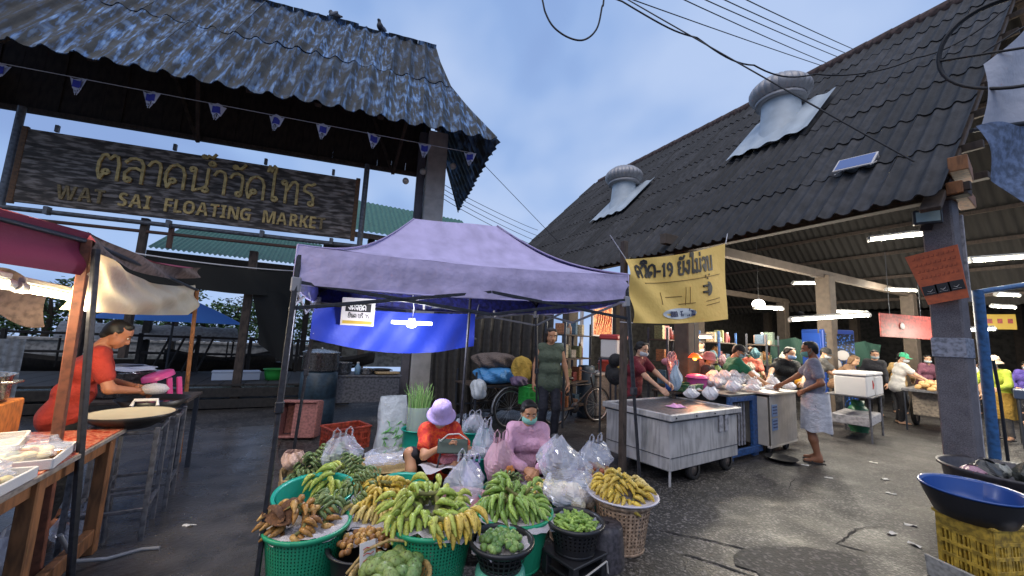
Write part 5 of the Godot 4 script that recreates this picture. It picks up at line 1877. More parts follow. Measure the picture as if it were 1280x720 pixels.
func middle() -> void:
	noise_tex("patch_red", 0.02, [0.3, 0.45, 0.55, 0.7], [Color(0.75, 0.16, 0.16), Color(0.85, 0.2, 0.16), Color(0.9, 0.42, 0.14), Color(0.82, 0.24, 0.16)], 256)
	var skin := hexc("b3805f")
	# the woman in the hat
	person("woman in a lilac bucket hat and red and orange shirt sitting at the produce", v(1.3, 0, -3.98), 2.95, {
		"h": 1.55, "pelvis": v(0, 0.19, 0.05), "spine": v(0.02, 1, -0.34), "head": v(-0.15, -0.42, 0.05), "hands": [v(-0.16, 0.36, -0.36), v(-0.02, 0.52, -0.36)],
		"elbows": [v(-0.7, -0.6, 0.2), v(0.8, -0.7, 0.2)], "feet": [v(-0.2, 0, -0.36), v(0.24, 0, -0.34)], "knees": [v(-0.5, 1, -0.4), v(0.6, 1, -0.4)],
		"shirt": cloth("red_orange_shirt", Color(1, 1, 1), {"tex": "patch_red", "scale": 3.0}), "legs": "short", "trousers": cloth("black_shorts", hexc("262127")), "bucket_hat": cloth("lilac_felt", hexc("b9a2da")),
		"hair": "short", "mask": hexc("c9b7ae"), "skin": skin, "cell": 0.013, "curl": 1.0})
	person("woman in a pink blouse and mint mask sitting behind the clear bags", v(2.1, 0, -3.55), 2.72, {
		"h": 1.6, "pelvis": v(0, 0.2, 0.04), "spine": v(0.02, 1, -0.2), "head": v(0.12, -0.32, 0.0), "hands": [v(-0.06, 0.33, -0.36), v(0.05, 0.35, -0.37)],
		"elbows": [v(-0.9, -0.5, 0.3), v(0.9, -0.5, 0.3)], "feet": [v(-0.2, 0, -0.36), v(0.22, 0, -0.36)], "knees": [v(-0.35, 1, -0.4), v(0.4, 1, -0.4)],
		"shirt": cloth("pink_blouse", hexc("d3a3bb")), "sleeve": 2, "trousers": cloth("plum_trousers", hexc("4d3138")), "hair": "tied", "mask": hexc("86c3b4"), "skin": skin, "cell": 0.013, "curl": 0.9, "girth": 0.97})
	for k in [[1.32, -4.0, "low dark stool under the woman in the lilac hat"], [2.12, -3.58, "low dark stool under the woman in pink"]]:
		var t0 := thing("low_stool", k[2], "stool", v(k[0], 0, k[1]))
		var s0 := st()
		lathe(s0, [Vector2(0, 0.1), Vector2(0.13, 0.1), Vector2(0.14, 0.09), Vector2(0.15, 0.0)], 20)
		done(s0, "body", mat("dark_grey_plastic"), t0)
	# folding stand with newspaper and the pink packet before the hat woman
	var t := thing("folding_stand", "dark green folding stand with crossed metal legs before the hat woman", "stand", v(1.3, 0, -3.56), -0.35)
	var gm := mat("dark_steel", hexc("3c4048"), 0.45, {"metal": 0.5})
	var s := st()
	box(s, v(0, 0.52, 0), v(0.28, 0.13, 0.02), 0.008, Basis(v(1, 0, 0), -0.5))
	done(s, "panel", mat("olive_plastic", hexc("37453c"), 0.5), t)
	for sd in [-1.0, 1.0]:
		s = st()
		rod(s, v(0.1 * sd, 0.5, 0), v(0.12 * sd - 0.06, 0.02, 0.1 * sd), 0.009)
		done(s, "leg", gm, t)
	s = st()
	tube(s, PackedVector3Array([v(-0.12, 0.56, 0), v(-0.05, 0.62, -0.01), v(0.05, 0.63, -0.01), v(0.13, 0.58, 0)]), 0.007, 6)
	done(s, "handle", mat("white_strap", hexc("b8b4ae"), 0.7), t)
	s = st()
	sheet(s, 10, 8, func(a: float, b: float): return v((a - 0.5) * 0.44, 0.02 * sin(a * 9 + b * 4) + 0.03 * b, (b - 0.5) * 0.3))
	tag(done(s, "newspaper", mat("news_paper"), null, v(1.25, 0.32, -3.6)), "sheet of newspaper spread on the knees of the hat woman", "newspaper")
	t = thing("meat_packet", "pink packet on the newspaper before the hat woman", "packet", v(1.3, 0.36, -3.62), 0.2)
	s = st()
	box(s, v(0, 0.03, 0), v(0.2, 0.06, 0.13), 0.015)
	done(s, "packet", mat("pink_pack", hexc("b5717e"), 0.4, {"tex": "mottle", "scale": 10.0}), t)
	# pole between the two sellers
	t = thing("black_pole", "thin black pole standing between the two seated women", "pole", v(1.5, 0, -3.9))
	s = st()
	rod(s, v(-0.02, 0, 0.02), v(0.02, 1.97, 0), 0.016)
	done(s, "pole", mat("black_steel"), t)
	# teal buckets behind
	var teal := mat("teal_plastic")
	t = basin("bucket", "teal bucket of spring onions behind the woman in the hat", teal, v(1.3, 0, -4.85), 0.14, 0.17, 0.4, Z, "bucket")
	t = thing("spring_onions", "bundle of spring onions upright in clear wrap in the teal bucket", "spring onions", v(1.3, 0.1, -4.85))
	var om := [mat("onion_g1", hexc("6f9a52"), 0.6), mat("onion_g2", hexc("8fb06a"), 0.6), mat("onion_w", hexc("c9d0b8"), 0.6)]
	for i in 60:
		s = st()
		var a := i * 2.4
		var r := 0.12 * sqrt(i / 60.0)
		var top := 0.62 + rng.randf_range(0.0, 0.14)
		var out := 1.0 + rng.randf_range(0.0, 0.5)
		tube(s, PackedVector3Array([v(cos(a) * r, 0.1, sin(a) * r), v(cos(a) * r * 1.05, 0.45, sin(a) * r * 1.05), v(cos(a) * r * out + 0.01, top, sin(a) * r * out), v(cos(a) * r * out * 1.3 + 0.03 * sin(i), top + 0.08, sin(a) * r * out * 1.3)]), [0.007, 0.006, 0.0045, 0.0015], 5)
		done(s, "stalk", om[i % 2], t)
	s = st()
	lathe(s, [Vector2(0.125, 0.2), Vector2(0.14, 0.4), Vector2(0.15, 0.56)], 20)
	done(s, "clear_wrap", plastic(), t)
	basin("bucket", "tall teal bucket with grey bags right of the hat woman", teal, v(1.86, 0, -4.5), 0.16, 0.2, 0.43, Z, "bucket")
	basin("bucket", "shorter teal bucket in front of the tall one with grey bags", teal, v(1.7, 0, -4.3), 0.14, 0.17, 0.34, Z, "bucket")
	bag("grey carrier bag with handles in the tall teal bucket", v(1.9, 0.36, -4.48), v(0.26, 0.24, 0.2), mat("grey_bag", Color(0.72, 0.72, 0.76), 0.35, {"alpha": 0.7}), 0.0, 0.5)
	bag("crumpled clear bag on the left of the tall teal bucket", v(1.74, 0.36, -4.5), v(0.24, 0.2, 0.2), plastic(), 0.7, 0.4)
	# white sack with green print
	t = thing("printed_sack", "white plastic sack with green leafy print standing beside the onions", "sack", v(1.08, 0, -5.3), 0.15)
	s = st()
	sheet(s, 26, 12, func(a: float, b: float):
		var az := a * TAU
		var q := v(cos(az), 0, sin(az))
		var f := 1.0 / pow(pow(absf(q.x), 4) + pow(absf(q.z), 4), 0.25)
		return v(q.x * f * (0.19 - 0.02 * b + 0.012 * sin(b * 9 + az * 2)), b * 0.72, q.z * f * lerpf(0.13, 0.05, b) * (1 + 0.06 * sin(az * 5 + b * 8))), false)
	done(s, "sack", mat("sack_white", hexc("b9bfc4"), 0.4, {"nrm": "wrinkle", "ns": 0.5}), t)
	var pg := mat("print_green", hexc("63b04a"), 0.5)
	for i in 26:
		s = st()
		var x := rng.randf_range(-0.15, 0.15)
		var y := rng.randf_range(0.04, 0.4)
		var a := rng.randf() * 3.0
		var z0 := 0.128 - 0.11 * y + 0.012
		tube(s, PackedVector3Array([v(x - 0.045 * cos(a), y - 0.045 * sin(a), z0), v(x + 0.01, y + 0.012, z0 + 0.004), v(x + 0.045 * cos(a), y + 0.045 * sin(a), z0 - 0.006)]), [0.003, 0.014, 0.003], 5, true, 0.4)
		done(s, "print_mark", pg, t)
	# red crate, pink foam box, drum with pot, sink table
	var rc := mat("red_crate", hexc("a8422c"), 0.5, {"tex": "mottle", "scale": 3.0})
	crate("plastic_crate", "orange-red plastic crate standing empty on the wet ground", v(0.58, 0, -5.75), v(0.5, 0.27, 0.36), rc, 0.35, 4, 2)
	t = thing("foam_box", "worn pink-brown open box on its side leaning by the drum", "box", v(0.02, 0, -6.45), -0.3)
	var pk := mat("pink_foam", hexc("9c6660"), 0.8, {"tex": "grime", "scale": 3.0})
	for k in [[v(0, 0.02, 0), v(0.5, 0.03, 0.3)], [v(0, 0.5, 0), v(0.5, 0.03, 0.3)], [v(-0.24, 0.26, 0), v(0.03, 0.47, 0.3)], [v(0.24, 0.26, 0), v(0.03, 0.47, 0.3)], [v(0, 0.26, -0.14), v(0.46, 0.46, 0.02)], [v(0.1, 0.26, 0.13), v(0.3, 0.46, 0.02)]]:
		s = st()
		box(s, k[0], k[1], 0.006, Basis(v(1, 0, 0), -0.12))
		done(s, "side", pk, t)
	t = thing("blue_drum", "tall blue-black plastic drum under the steel pot", "drum", v(0.24, 0, -7.3))
	s = st()
	lathe(s, [Vector2(0, 0), Vector2(0.26, 0), Vector2(0.28, 0.05), Vector2(0.285, 0.4), Vector2(0.27, 0.42), Vector2(0.285, 0.44), Vector2(0.28, 0.82), Vector2(0.25, 0.85), Vector2(0, 0.85)], 32)
	done(s, "body", mat("drum_blue", hexc("2c3f4c"), 0.45, {"tex": "grime", "scale": 2.0}), t)
	var steel := mat("steel", hexc("a9a9aa"), 0.32, {"metal": 0.8, "tex": "mottle", "scale": 4.0, "rtex": "gloss"})
	pot("steel_pot", "big dented steel pot upside on the blue drum", v(0.24, 0.86, -7.3), 0.28, 0.3, steel, true)
	t = thing("sink_table", "stainless steel work table with deep apron and dishes on it", "table", v(1.0, 0, -7.75), -0.06)
	s = st()
	box(s, v(0, 0.74, 0), v(1.3, 0.03, 0.6), 0.006)
	box(s, v(0, 0.5, 0.27), v(1.22, 0.44, 0.02), 0.004)
	done(s, "top", mat("worn_steel", hexc("77767a"), 0.45, {"metal": 0.5, "tex": "grime", "scale": 2.5}), t)
	for k in 4:
		s = st()
		box(s, v([-0.6, 0.6, 0.6, -0.6][k], 0.36, [-0.25, -0.25, 0.24, 0.24][k]), v(0.04, 0.72, 0.04), 0.004)
		done(s, "leg", mat("worn_steel"), t)
	pot("cooking_pot", "dark dented pot at the left of the steel work table", v(0.62, 0.76, -7.75), 0.15, 0.2, steel)
	pot("cooking_pot", "small steel pan beside the blue bottle on the work table", v(1.02, 0.76, -7.65), 0.11, 0.1, steel)
	pot("cooking_pot", "black wok-like pan at the right of the work table", v(1.3, 0.76, -7.8), 0.17, 0.08, mat("black_plastic"))
	bottle("pale blue bottle on the steel work table", v(0.86, 0.76, -7.6), 0.05, 0.22, mat("blue_bottle", hexc("6f8fa8"), 0.4), mat("white_strap"))
	t = thing("cutting_board", "pale wooden cutting board at the right end of the work table", "board", v(1.38, 0.77, -7.58), 0.1)
	s = st()
	box(s, v(0, 0.02, 0), v(0.42, 0.035, 0.2), 0.006)
	done(s, "board", mat("crate_wood"), t)
	# black plastic curtain hung behind the tricycle
	t = thing("black_curtain", "pleated black plastic curtain hanging behind the loaded tricycle", "curtain", v(3.3, 0, -7.0), -0.1)
	s = st()
	sheet(s, 120, 8, func(a: float, b: float): return v((a - 0.5) * 2.5, 0.1 + b * 2.3, 0.06 * sin(a * 70 + sin(b * 3) * 1.5) * (1.1 - 0.5 * b) + 0.1 * sin(a * 7)))
	done(s, "curtain", mat("curtain_black", hexc("3a3734"), 0.6, {"tex": "grime", "scale": 1.5}), t)
	s = st()
	rod(s, v(-1.4, 2.42, 0), v(1.4, 2.42, 0), 0.02)
	done(s, "rail", gm, t)
	# loaded cargo tricycle
	t = thing("cargo_tricycle", "loaded cargo tricycle with box frame and large spoked wheel", "tricycle", v(2.9, 0, -6.1), 0.12)
	var rub := mat("tyre_black", hexc("262525"), 0.8)
	var chrome := mat("chrome", hexc("b4b4b6"), 0.3, {"metal": 0.8})
	wheel(t, v(0.32, 0.33, 0.05), 0.32, Basis(), rub, chrome, 20, 0.02)
	wheel(t, v(0.32, 0.33, -0.75), 0.32, Basis(), rub, chrome, 20, 0.02)
	s = st()
	for k in [[v(-0.35, 0.32, 0), v(0.7, 0.32, 0)], [v(-0.35, 0.32, -0.7), v(0.7, 0.32, -0.7)], [v(-0.35, 0.7, 0.0), v(0.7, 0.7, 0.0)], [v(-0.35, 0.7, -0.7), v(0.7, 0.7, -0.7)], [v(-0.35, 0.32, 0), v(-0.35, 0.95, 0)], [v(0.7, 0.32, 0), v(0.7, 0.75, 0)], [v(-0.35, 0.32, -0.7), v(-0.35, 0.95, -0.7)], [v(0.7, 0.32, -0.7), v(0.7, 0.75, -0.7)], [v(0.7, 0.5, -0.35), v(1.3, 0.4, -0.35)]]: bar(s, k[0], k[1], 0.03, 0.03)
	done(s, "frame", gm, t)
	s = st()
	box(s, v(0.17, 0.72, -0.35), v(1.1, 0.03, 0.74), 0.004)
	done(s, "deck", mat("dark_wood"), t)
	s = st()
	for k in 13: tube(s, PackedVector3Array([v(0.32 + cos(k * 0.26 - 0.1) * 0.37, 0.33 + sin(k * 0.26 - 0.1) * 0.37, 0.05), v(0.32 + cos(k * 0.26 + 0.16) * 0.37, 0.33 + sin(k * 0.26 + 0.16) * 0.37, 0.05)]), 0.03, 6, true, 0.3)
	done(s, "mudguard", chrome, t)
	var heapm := [["blue_tarp_bundle", "crumpled bright blue tarpaulin bundle on the loaded tricycle", v(2.98, 0.74, -6.2), v(0.75, 0.3, 0.5), mat("tarp_blue", hexc("3f7fb5"), 0.5, {"nrm": "wrinkle", "ns": 0.8})], ["grey_net_bundle", "grey netted bundle on top of the blue tarpaulin on the tricycle", v(3.0, 0.98, -6.3), v(0.8, 0.3, 0.5), mat("net_grey", hexc("6f625c"), 0.85, {"nrm": "wrinkle", "ns": 1.0, "tex": "grime", "scale": 5.0})], ["white_sack", "pale sack hanging at the left side of the tricycle", v(2.6, 0.5, -6.05), v(0.25, 0.35, 0.25), mat("sack_white")], ["yellow_cloth_bundle", "mustard yellow cloth bundle at the right end of the tricycle load", v(3.42, 0.74, -6.1), v(0.34, 0.5, 0.34), mat("mustard", hexc("a88a3a"), 0.85, {"nrm": "wrinkle", "ns": 0.8})], ["lilac_bundle", "dark lilac bag low on the tricycle load", v(3.3, 0.72, -5.95), v(0.3, 0.18, 0.25), mat("dark_lilac", hexc("5c4a66"), 0.6)]]
	for k in heapm:
		s = st()
		var sz: Vector3 = k[3]
		var sd := rng.randf() * 9.0
		sheet(s, 26, 12, func(a: float, b: float):
			var az := a * TAU
			var pr := sqrt(maxf(0.0, 1.0 - pow(absf(b * 2.0 - 1.0), 3.0)))
			var cr := 1.0 + 0.14 * sin(az * 3 + sd + b * 3) + 0.09 * sin(az * 7 - b * 9 + sd)
			return v(cos(az) * sz.x * 0.5 * pr * cr, sz.y * b, sin(az) * sz.z * 0.5 * pr * cr), false)
		tag(done(s, k[0], k[4], null, k[2]), k[1], "bundle")
	crate("plastic_crate", "bright green plastic crate on the right of the tricycle", v(3.55, 0.42, -5.9), v(0.36, 0.3, 0.3), mat("bright_green", hexc("2f9440"), 0.45), 0.1, 3, 2)
	# bicycle behind the standing man
	t = thing("bicycle", "black bicycle parked behind the man in the olive vest", "bicycle", v(4.25, 0, -6.05), 0.06)
	wheel(t, v(-0.1, 0.33, 0), 0.32, Basis(), rub, chrome, 20, 0.018)
	wheel(t, v(0.92, 0.33, 0), 0.32, Basis(), rub, chrome, 20, 0.022)
	var bk := mat("bike_black", hexc("2b2a2c"), 0.4)
	s = st()
	for k in [[v(-0.1, 0.33, 0), v(0.32, 0.3, 0)], [v(0.32, 0.3, 0), v(0.2, 0.78, 0)], [v(0.2, 0.7, 0), v(0.75, 0.72, 0)], [v(0.32, 0.3, 0), v(0.77, 0.66, 0)], [v(-0.1, 0.33, 0), v(0.21, 0.68, 0)], [v(0.92, 0.33, 0), v(0.74, 0.86, 0)]]: rod(s, k[0], k[1], 0.016)
	done(s, "frame", bk, t)
	s = st()
	ball(s, v(0.18, 0.84, 0), v(0.13, 0.04, 0.07), 12)
	done(s, "saddle", bk, t)
	s = st()
	tube(s, PackedVector3Array([v(0.66, 0.98, -0.26), v(0.76, 0.93, -0.1), v(0.76, 0.93, 0.1), v(0.66, 0.98, 0.26)]), 0.013, 6)
	rod(s, v(0.74, 0.86, 0), v(0.76, 0.94, 0), 0.014)
	done(s, "handlebar", chrome, t)
	s = st()
	rod(s, v(0.32, 0.3, -0.08), v(0.32, 0.3, 0.08), 0.012)
	lathe(s, [Vector2(0.03, -0.005), Vector2(0.1, -0.003), Vector2(0.1, 0.003), Vector2(0.03, 0.005)], 20, Transform3D(Basis(v(1, 0, 0), PI / 2), v(0.32, 0.3, 0.04)))
	bar(s, v(0.32, 0.3, 0.08), v(0.45, 0.2, 0.08), 0.02, 0.012)
	done(s, "crank", gm, t)
	# man in the olive vest
	person("man in an olive sleeveless vest and dark trousers standing behind the tent", v(3.5, 0, -5.3), 2.75, {
		"h": 1.72, "waist": 0.108, "shirt": cloth("olive_vest", hexc("4a5546")), "sleeve": 0, "tail": 0.1, "trousers": cloth("navy_trousers", hexc("23242e")), "hands": [v(-0.3, 0.8, -0.1), v(0.27, 0.78, -0.02)],
		"hair": "bob", "hair_color": hexc("2a211b"), "skin": hexc("a37557"), "shoes": "shoe", "shoe_mat": "grey_shoe", "shoe_color": hexc("6d6d70"), "head": v(0.1, -0.25, 0), "cell": 0.016})
	# counter with a seafood poster above it
	t = thing("steel_counter", "white and steel kitchen counter under the orange seafood poster", "counter", v(6.0, 0, -6.85), 0.35)
	s = st()
	box(s, v(0, 0.87, 0), v(1.5, 0.04, 0.6), 0.006)
	done(s, "top", mat("counter_white", hexc("b9b3a8"), 0.5, {"tex": "grime", "scale": 2.0}), t)
	s = st()
	box(s, v(0, 0.44, -0.02), v(1.42, 0.82, 0.5), 0.006)
	done(s, "cabinet", mat("cabinet_grey", hexc("8f8b84"), 0.6, {"tex": "grime", "scale": 2.0}), t)
	s = st()
	bar(s, v(0.0, 0.55, 0.3), v(0.5, 0.62, 0.3), 0.02, 0.02)
	done(s, "towel_rail", chrome, t)
	pot("cooking_pot", "red enamel pot on the steel counter under the seafood poster", v(6.0, 0.9, -6.8), 0.17, 0.22, mat("red_enamel", hexc("a03a2c"), 0.35), true)
	for k in 4:
		bottle(["clear jar of yellow sauce right of the red pot", "small white jar left of the red pot", "tall sauce bottle behind the red pot", "pale plastic tub at the right end of the counter"][k], v([6.3, 5.68, 6.15, 6.48][k], 0.9, [-6.7, -6.9, -7.0, -6.65][k]), [0.07, 0.05, 0.035, 0.09][k], [0.2, 0.12, 0.3, 0.16][k], mat(["jar_yellow", "card_white", "sauce_dark", "tub_pale"][k], [hexc("b5a050"), hexc("cfc9c4"), hexc("5a3a2a"), hexc("b8b8a8")][k], 0.4), mat("white_strap"))
	noise_tex("seafood", 0.014, [0.0, 0.36, 0.46, 0.55, 0.66, 0.8], [Color(0.6, 0.18, 0.08), Color(0.72, 0.3, 0.1), Color(0.86, 0.55, 0.22), Color(0.9, 0.78, 0.55), Color(0.82, 0.42, 0.16), Color(0.65, 0.2, 0.1)], 512, FastNoiseLite.TYPE_SIMPLEX_SMOOTH, 5)
	t = thing("food_poster", "orange seafood poster in a white frame above the steel counter", "poster", v(5.75, 2.02, -6.65), 0.47)
	s = st()
	box(s, Z, v(1.05, 0.66, 0.02), 0.0)
	done(s, "print", mat("seafood_print", Color(1, 1, 1), 0.5, {"tex": "seafood", "scale": 1.1, "world": false}), t)
	for k in 7:
		s = st()
		var x0 := -0.42 + k * 0.13
		tube(s, PackedVector3Array([v(x0, -0.2 + 0.05 * (k % 3), 0.011), v(x0 + 0.1, 0.0, 0.013), v(x0 + 0.12, 0.14, 0.012), v(x0 + 0.22, 0.2 - 0.03 * (k % 2), 0.011)]), [0.012, 0.024, 0.014, 0.004], 5, true, 0.25)
		done(s, "printed_claw", mat("claw_red", hexc("9c3018"), 0.5), t)
	for k in [[v(0, 0.34, 0), v(1.1, 0.03, 0.03)], [v(0, -0.34, 0), v(1.1, 0.03, 0.03)], [v(-0.535, 0, 0), v(0.03, 0.66, 0.03)], [v(0.535, 0, 0), v(0.03, 0.66, 0.03)]]:
		s = st()
		box(s, k[0], k[1], 0.004)
		done(s, "frame", mat("card_white"), t)
	t = thing("white_post", "white square post under the left end of the seafood poster", "post", v(5.25, 0, -6.75))
	s = st()
	box(s, v(0, 1.15, 0), v(0.06, 2.3, 0.06), 0.005)
	done(s, "post", mat("card_white"), t)
	t = thing("blue_barrel", "dark blue ribbed barrel beside the white post", "barrel", v(5.2, 0, -6.5))
	s = st()
	var pr := [Vector2(0, 0)]
	for k in 13: pr.append(Vector2(0.17 + 0.01 * (k % 2), 0.02 + k * 0.085))
	pr.append(Vector2(0, 1.06))
	lathe(s, pr, 24)
	done(s, "body", mat("barrel_blue", hexc("33414c"), 0.5), t)
	# shelf of odds and ends behind the curtain's left
	t = thing("dark_shelf", "dark shelf rack cluttered with green net sacks by the pillar", "shelf", v(3.05, 0, -7.6))
	for k in 3:
		s = st()
		box(s, v(0, 0.3 + k * 0.5, 0), v(0.9, 0.03, 0.45), 0.004)
		done(s, "shelf_board", mat("dark_wood"), t)
	for k in 4:
		s = st()
		box(s, v([-0.43, 0.43, 0.43, -0.43][k], 0.75, [-0.2, -0.2, 0.2, 0.2][k]), v(0.04, 1.5, 0.04), 0.003)
		done(s, "upright", gm, t)
	for k in 4:
		bag(["dark green net sack low on the rack by the pillar", "dark green net sack at the middle of the rack", "pale sack at the right of the rack by the pillar", "dark sack on top of the rack by the pillar"][k], v(2.85 + 0.13 * k, [0.32, 0.82, 0.32, 1.32][k], -7.55), v(0.36, 0.36, 0.36), mat(["net_green", "net_green", "sack_dull", "net_grey"][k], hexc(["3a5a44", "3a5a44", "7a756a", "6f625c"][k]), 0.8), k * 1.1, 0.4, false)
	# tent lamp: tube with a bulb in the middle, hung on a cord
	t = thing("tent_lamp", "white glowing lamp bar hanging under the purple tent", "lamp", v(0.91, 1.65, -3.9), -0.45)
	s = st()
	rod(s, v(-0.2, 0, 0), v(0.2, 0, 0), 0.018, 10)
	var wc := Color(0.93, 0.94, 1.0)
	done(s, "tube", mat("tent_glow", wc, 0.4, {"glow": 7.0}), t)
	s = st()
	ball(s, v(0, -0.02, 0), v(0.05, 0.03, 0.03), 12)
	done(s, "bulb", mat("tent_glow"), t)
	s = st()
	tube(s, PackedVector3Array([v(0, 0.02, 0), v(0.01, 0.15, 0), v(-0.01, 0.3, 0.02), v(0.0, 0.45, 0)]), 0.004, 5)
	done(s, "cord", mat("white_cord"), t)
	s = st()
	box(s, v(0, 0.035, 0), v(0.06, 0.03, 0.05), 0.005)
	done(s, "holder", mat("lamp_cap", hexc("9a9a98"), 0.5), t)
	lamp_at(t, v(-0.1, -0.07, 0.02), wc, 0.8, 0.06)
	lamp_at(t, v(0.1, -0.07, 0.02), wc, 0.8, 0.06)
	# notice hung from the tent frame
	t = thing("notice_card", "white notice with black printed panel hanging at the back of the tent", "notice", v(0.46, 1.75, -4.5), -0.2)
	s = st()
	box(s, Z, v(0.34, 0.3, 0.006), 0.0)
	done(s, "card", mat("card_white"), t)
	s = st()
	box(s, v(0, 0.045, 0.005), v(0.26, 0.09, 0.004), 0.0)
	done(s, "printed_panel", mat("ink_black", hexc("1d1c1e"), 0.6), t)
	s = st()
	box(s, v(0, -0.115, 0.005), v(0.3, 0.035, 0.004), 0.0)
	done(s, "printed_strip", mat("ink_yellow", hexc("b99a3a"), 0.6), t)
	thai_text("งดจอด", 0.055, 0.009, 0.002, mat("ink_white", hexc("d8d5d0"), 0.6), t, func(x: float, y: float, z: float): return v(-0.1 + x, 0.02 + y, 0.0075 + z))
	thai_text("ยินดีบริการ", 0.04, 0.006, 0.002, mat("ink_black"), t, func(x: float, y: float, z: float): return v(-0.1 + x, -0.065 + y, 0.004 + z))
	for k in 5:
		var cl := st()
		box(cl, Z, v(0.025, 0.09, 0.02), 0.004, Basis(v(0, 0, 1), [0.2, 1.4, 0.1, -0.7, 0.3][k]))
		tag(done(cl, "clothes_peg", mat("white_strap"), null, [v(0.32, 1.86, -4.72), v(1.9, 1.52, -4.7), v(1.2, 1.88, -4.6), v(0.08, 1.52, -4.6), v(2.2, 1.86, -4.72)][k]), ["pale peg clipped by the left rear tent leg", "pale peg at the right corner of the blue sheet", "pale peg above the glowing tent lamp", "pale stick at the left corner of the blue sheet", "pale peg near the rear right tent leg"][k], "peg")


# ---------------------------------------------------------------- the right: carts, vendors, signs, hall lamps
func right_side() -> void:
	var gm := mat("dark_steel")
	var zinc := mat("zinc", hexc("c6c3c2"), 0.42, {"metal": 0.2, "tex": "soft", "scale": 0.5, "nrm": "bump", "ns": 0.1, "tex2": "drip", "scale2": v(1.6, 0.25, 1.6)})
	# big metal cart
	var t := thing("metal_cart", "large dented zinc vendor cart on small rubber wheels", "cart", v(4.37, 0, -3.66), 0.108)
	var w := 1.48
	var d := 0.94
	for k in 4:
		var s := st()
		var B := Basis(UP, k * PI / 2)
		var L := w if k % 2 == 0 else d
		var D := d if k % 2 == 0 else w
		box(s, B * v(0, 0.44, D * 0.5 - 0.012), v(L - 0.01, 0.56, 0.02), 0.005, B)
		done(s, "side_panel", zinc, t)
		s = st()
		box(s, B * v(0, 0.74, D * 0.5 + 0.012), v(L + 0.08, 0.07, 0.05), 0.008, B)
		done(s, "rim_rail", zinc, t)
		s = st()
		box(s, B * v(0, 0.695, D * 0.5 + 0.005), v(L + 0.02, 0.018, 0.02), 0.002, B)
		box(s, B * v(0, 0.30, D * 0.5 + 0.001), v(L - 0.02, 0.006, 0.006), 0.0, B)
		done(s, "seam", gm, t)
	var s := st()
	box(s, v(0, 0.745, 0), v(w - 0.02, 0.02, d - 0.02), 0.003)
	done(s, "top", mat("worn_steel", hexc("77767a"), 0.45, {"metal": 0.5, "tex": "grime", "scale": 2.5}), t)
	s = st()
	box(s, v(0, 0.16, 0), v(w - 0.05, 0.02, d - 0.05), 0.0)
	done(s, "floor", zinc, t)
	for k in [v(-0.72, 0.08, 0.45), v(-0.72, 0.08, -0.44)]:
		s = st()
		rod(s, k + v(0, -0.08, 0), k + v(0, 0.62, 0), 0.014)
		done(s, "leg", zinc, t)
	drum_wheel(t, v(-0.25, 0.115, 0.43), 0.115, 0.07, Basis())
	drum_wheel(t, v(0.5, 0.115, 0.43), 0.115, 0.07, Basis())
	drum_wheel(t, v(0.5, 0.115, -0.4), 0.115, 0.07, Basis())
	drum_wheel(t, v(-0.25, 0.115, -0.4), 0.115, 0.07, Basis())
	for k in 2:
		s = st()
		box(s, v(0.3 + k * 0.14, 0.6, 0.485), v(0.075, 0.2, 0.02), 0.006)
		done(s, "latch_box", mat("pale_strip", hexc("a9a7ac"), 0.6, {"tex": "grime", "scale": 1.5}), t)
	for k in 3:
		s = st()
		ball(s, v(-0.68 + 0.4 * k, 0.74, 0.515), v(0.012, 0.012, 0.008), 8)
		done(s, "bolt", gm, t)
	s = st()
	sheet(s, 12, 8, func(a: float, b: float): return v((a - 0.5) * 0.24, 0.025 * sin(PI * a) * sin(PI * b) * (1.3 + 0.5 * sin(a * 13 + b * 7)), (b - 0.5) * 0.17))
	tag(done(s, "pink_cloth", cloth("pink_cloth", hexc("d89ac8")), null, v(4.32, 0.765, -3.55)), "pink wiping cloth on the top of the zinc cart", "cloth")
	t = thing("serving_tongs", "black tray and tongs lying at the back of the zinc cart", "tongs", v(4.62, 0.77, -3.75), 0.3)
	for k in 2:
		s = st()
		bar(s, v(-0.14, 0.015, 0.03 * k), v(0.16, 0.02, 0.01 + 0.05 * k), 0.016, 0.006)
		done(s, "arm", mat("black_plastic"), t)
	person("woman in a maroon shirt and white mask leaning over the zinc cart", v(4.5, 0, -4.45), 3.45, {
		"h": 1.6, "spine": v(0.05, 1, -0.28), "pelvis": v(0, 0.86, 0.05), "head": v(-0.25, -0.25, 0), "hands": [v(-0.02, 0.93, -0.6), v(0.12, 0.82, -0.58)], "elbows": [v(-0.8, -0.5, 0.2), v(0.9, -0.3, 0.4)],
		"shirt": cloth("maroon_shirt", hexc("6e1f2c")), "trousers": cloth("black_trousers", hexc("202024")), "hair": "tied", "mask": hexc("c9cfd6"), "skin": hexc("c4977b"), "cell": 0.014, "curl": 0.6})
	t = thing("backpack", "black backpack on the back of the woman in maroon", "backpack", v(4.3, 1.0, -4.66), 3.9)
	s = st()
	flesh(s, [[v(-0.08, 0, 0), v(0.08, 0, 0), 0.1, 0.1], [v(-0.08, 0.28, 0), v(0.08, 0.28, 0), 0.1, 0.1], [v(-0.09, 0.05, 0), v(0.09, 0.05, 0), 0.11, 0.11], [v(0, 0.05, 0.08), v(0, 0.14, 0.08), 0.07, 0.07]], 0.02, 0.015, 0.008)
	done(s, "pack", cloth("black_nylon", hexc("1e1e21")), t)
	for sd in [-1.0, 1.0]:
		s = st()
		tube(s, PackedVector3Array([v(0.1 * sd, 0.36, -0.06), v(0.12 * sd, 0.4, -0.16), v(0.13 * sd, 0.25, -0.26), v(0.13 * sd, 0.06, -0.16)]), 0.022, 6, true, 0.4)
		done(s, "strap", cloth("black_nylon", hexc("1e1e21")), t)
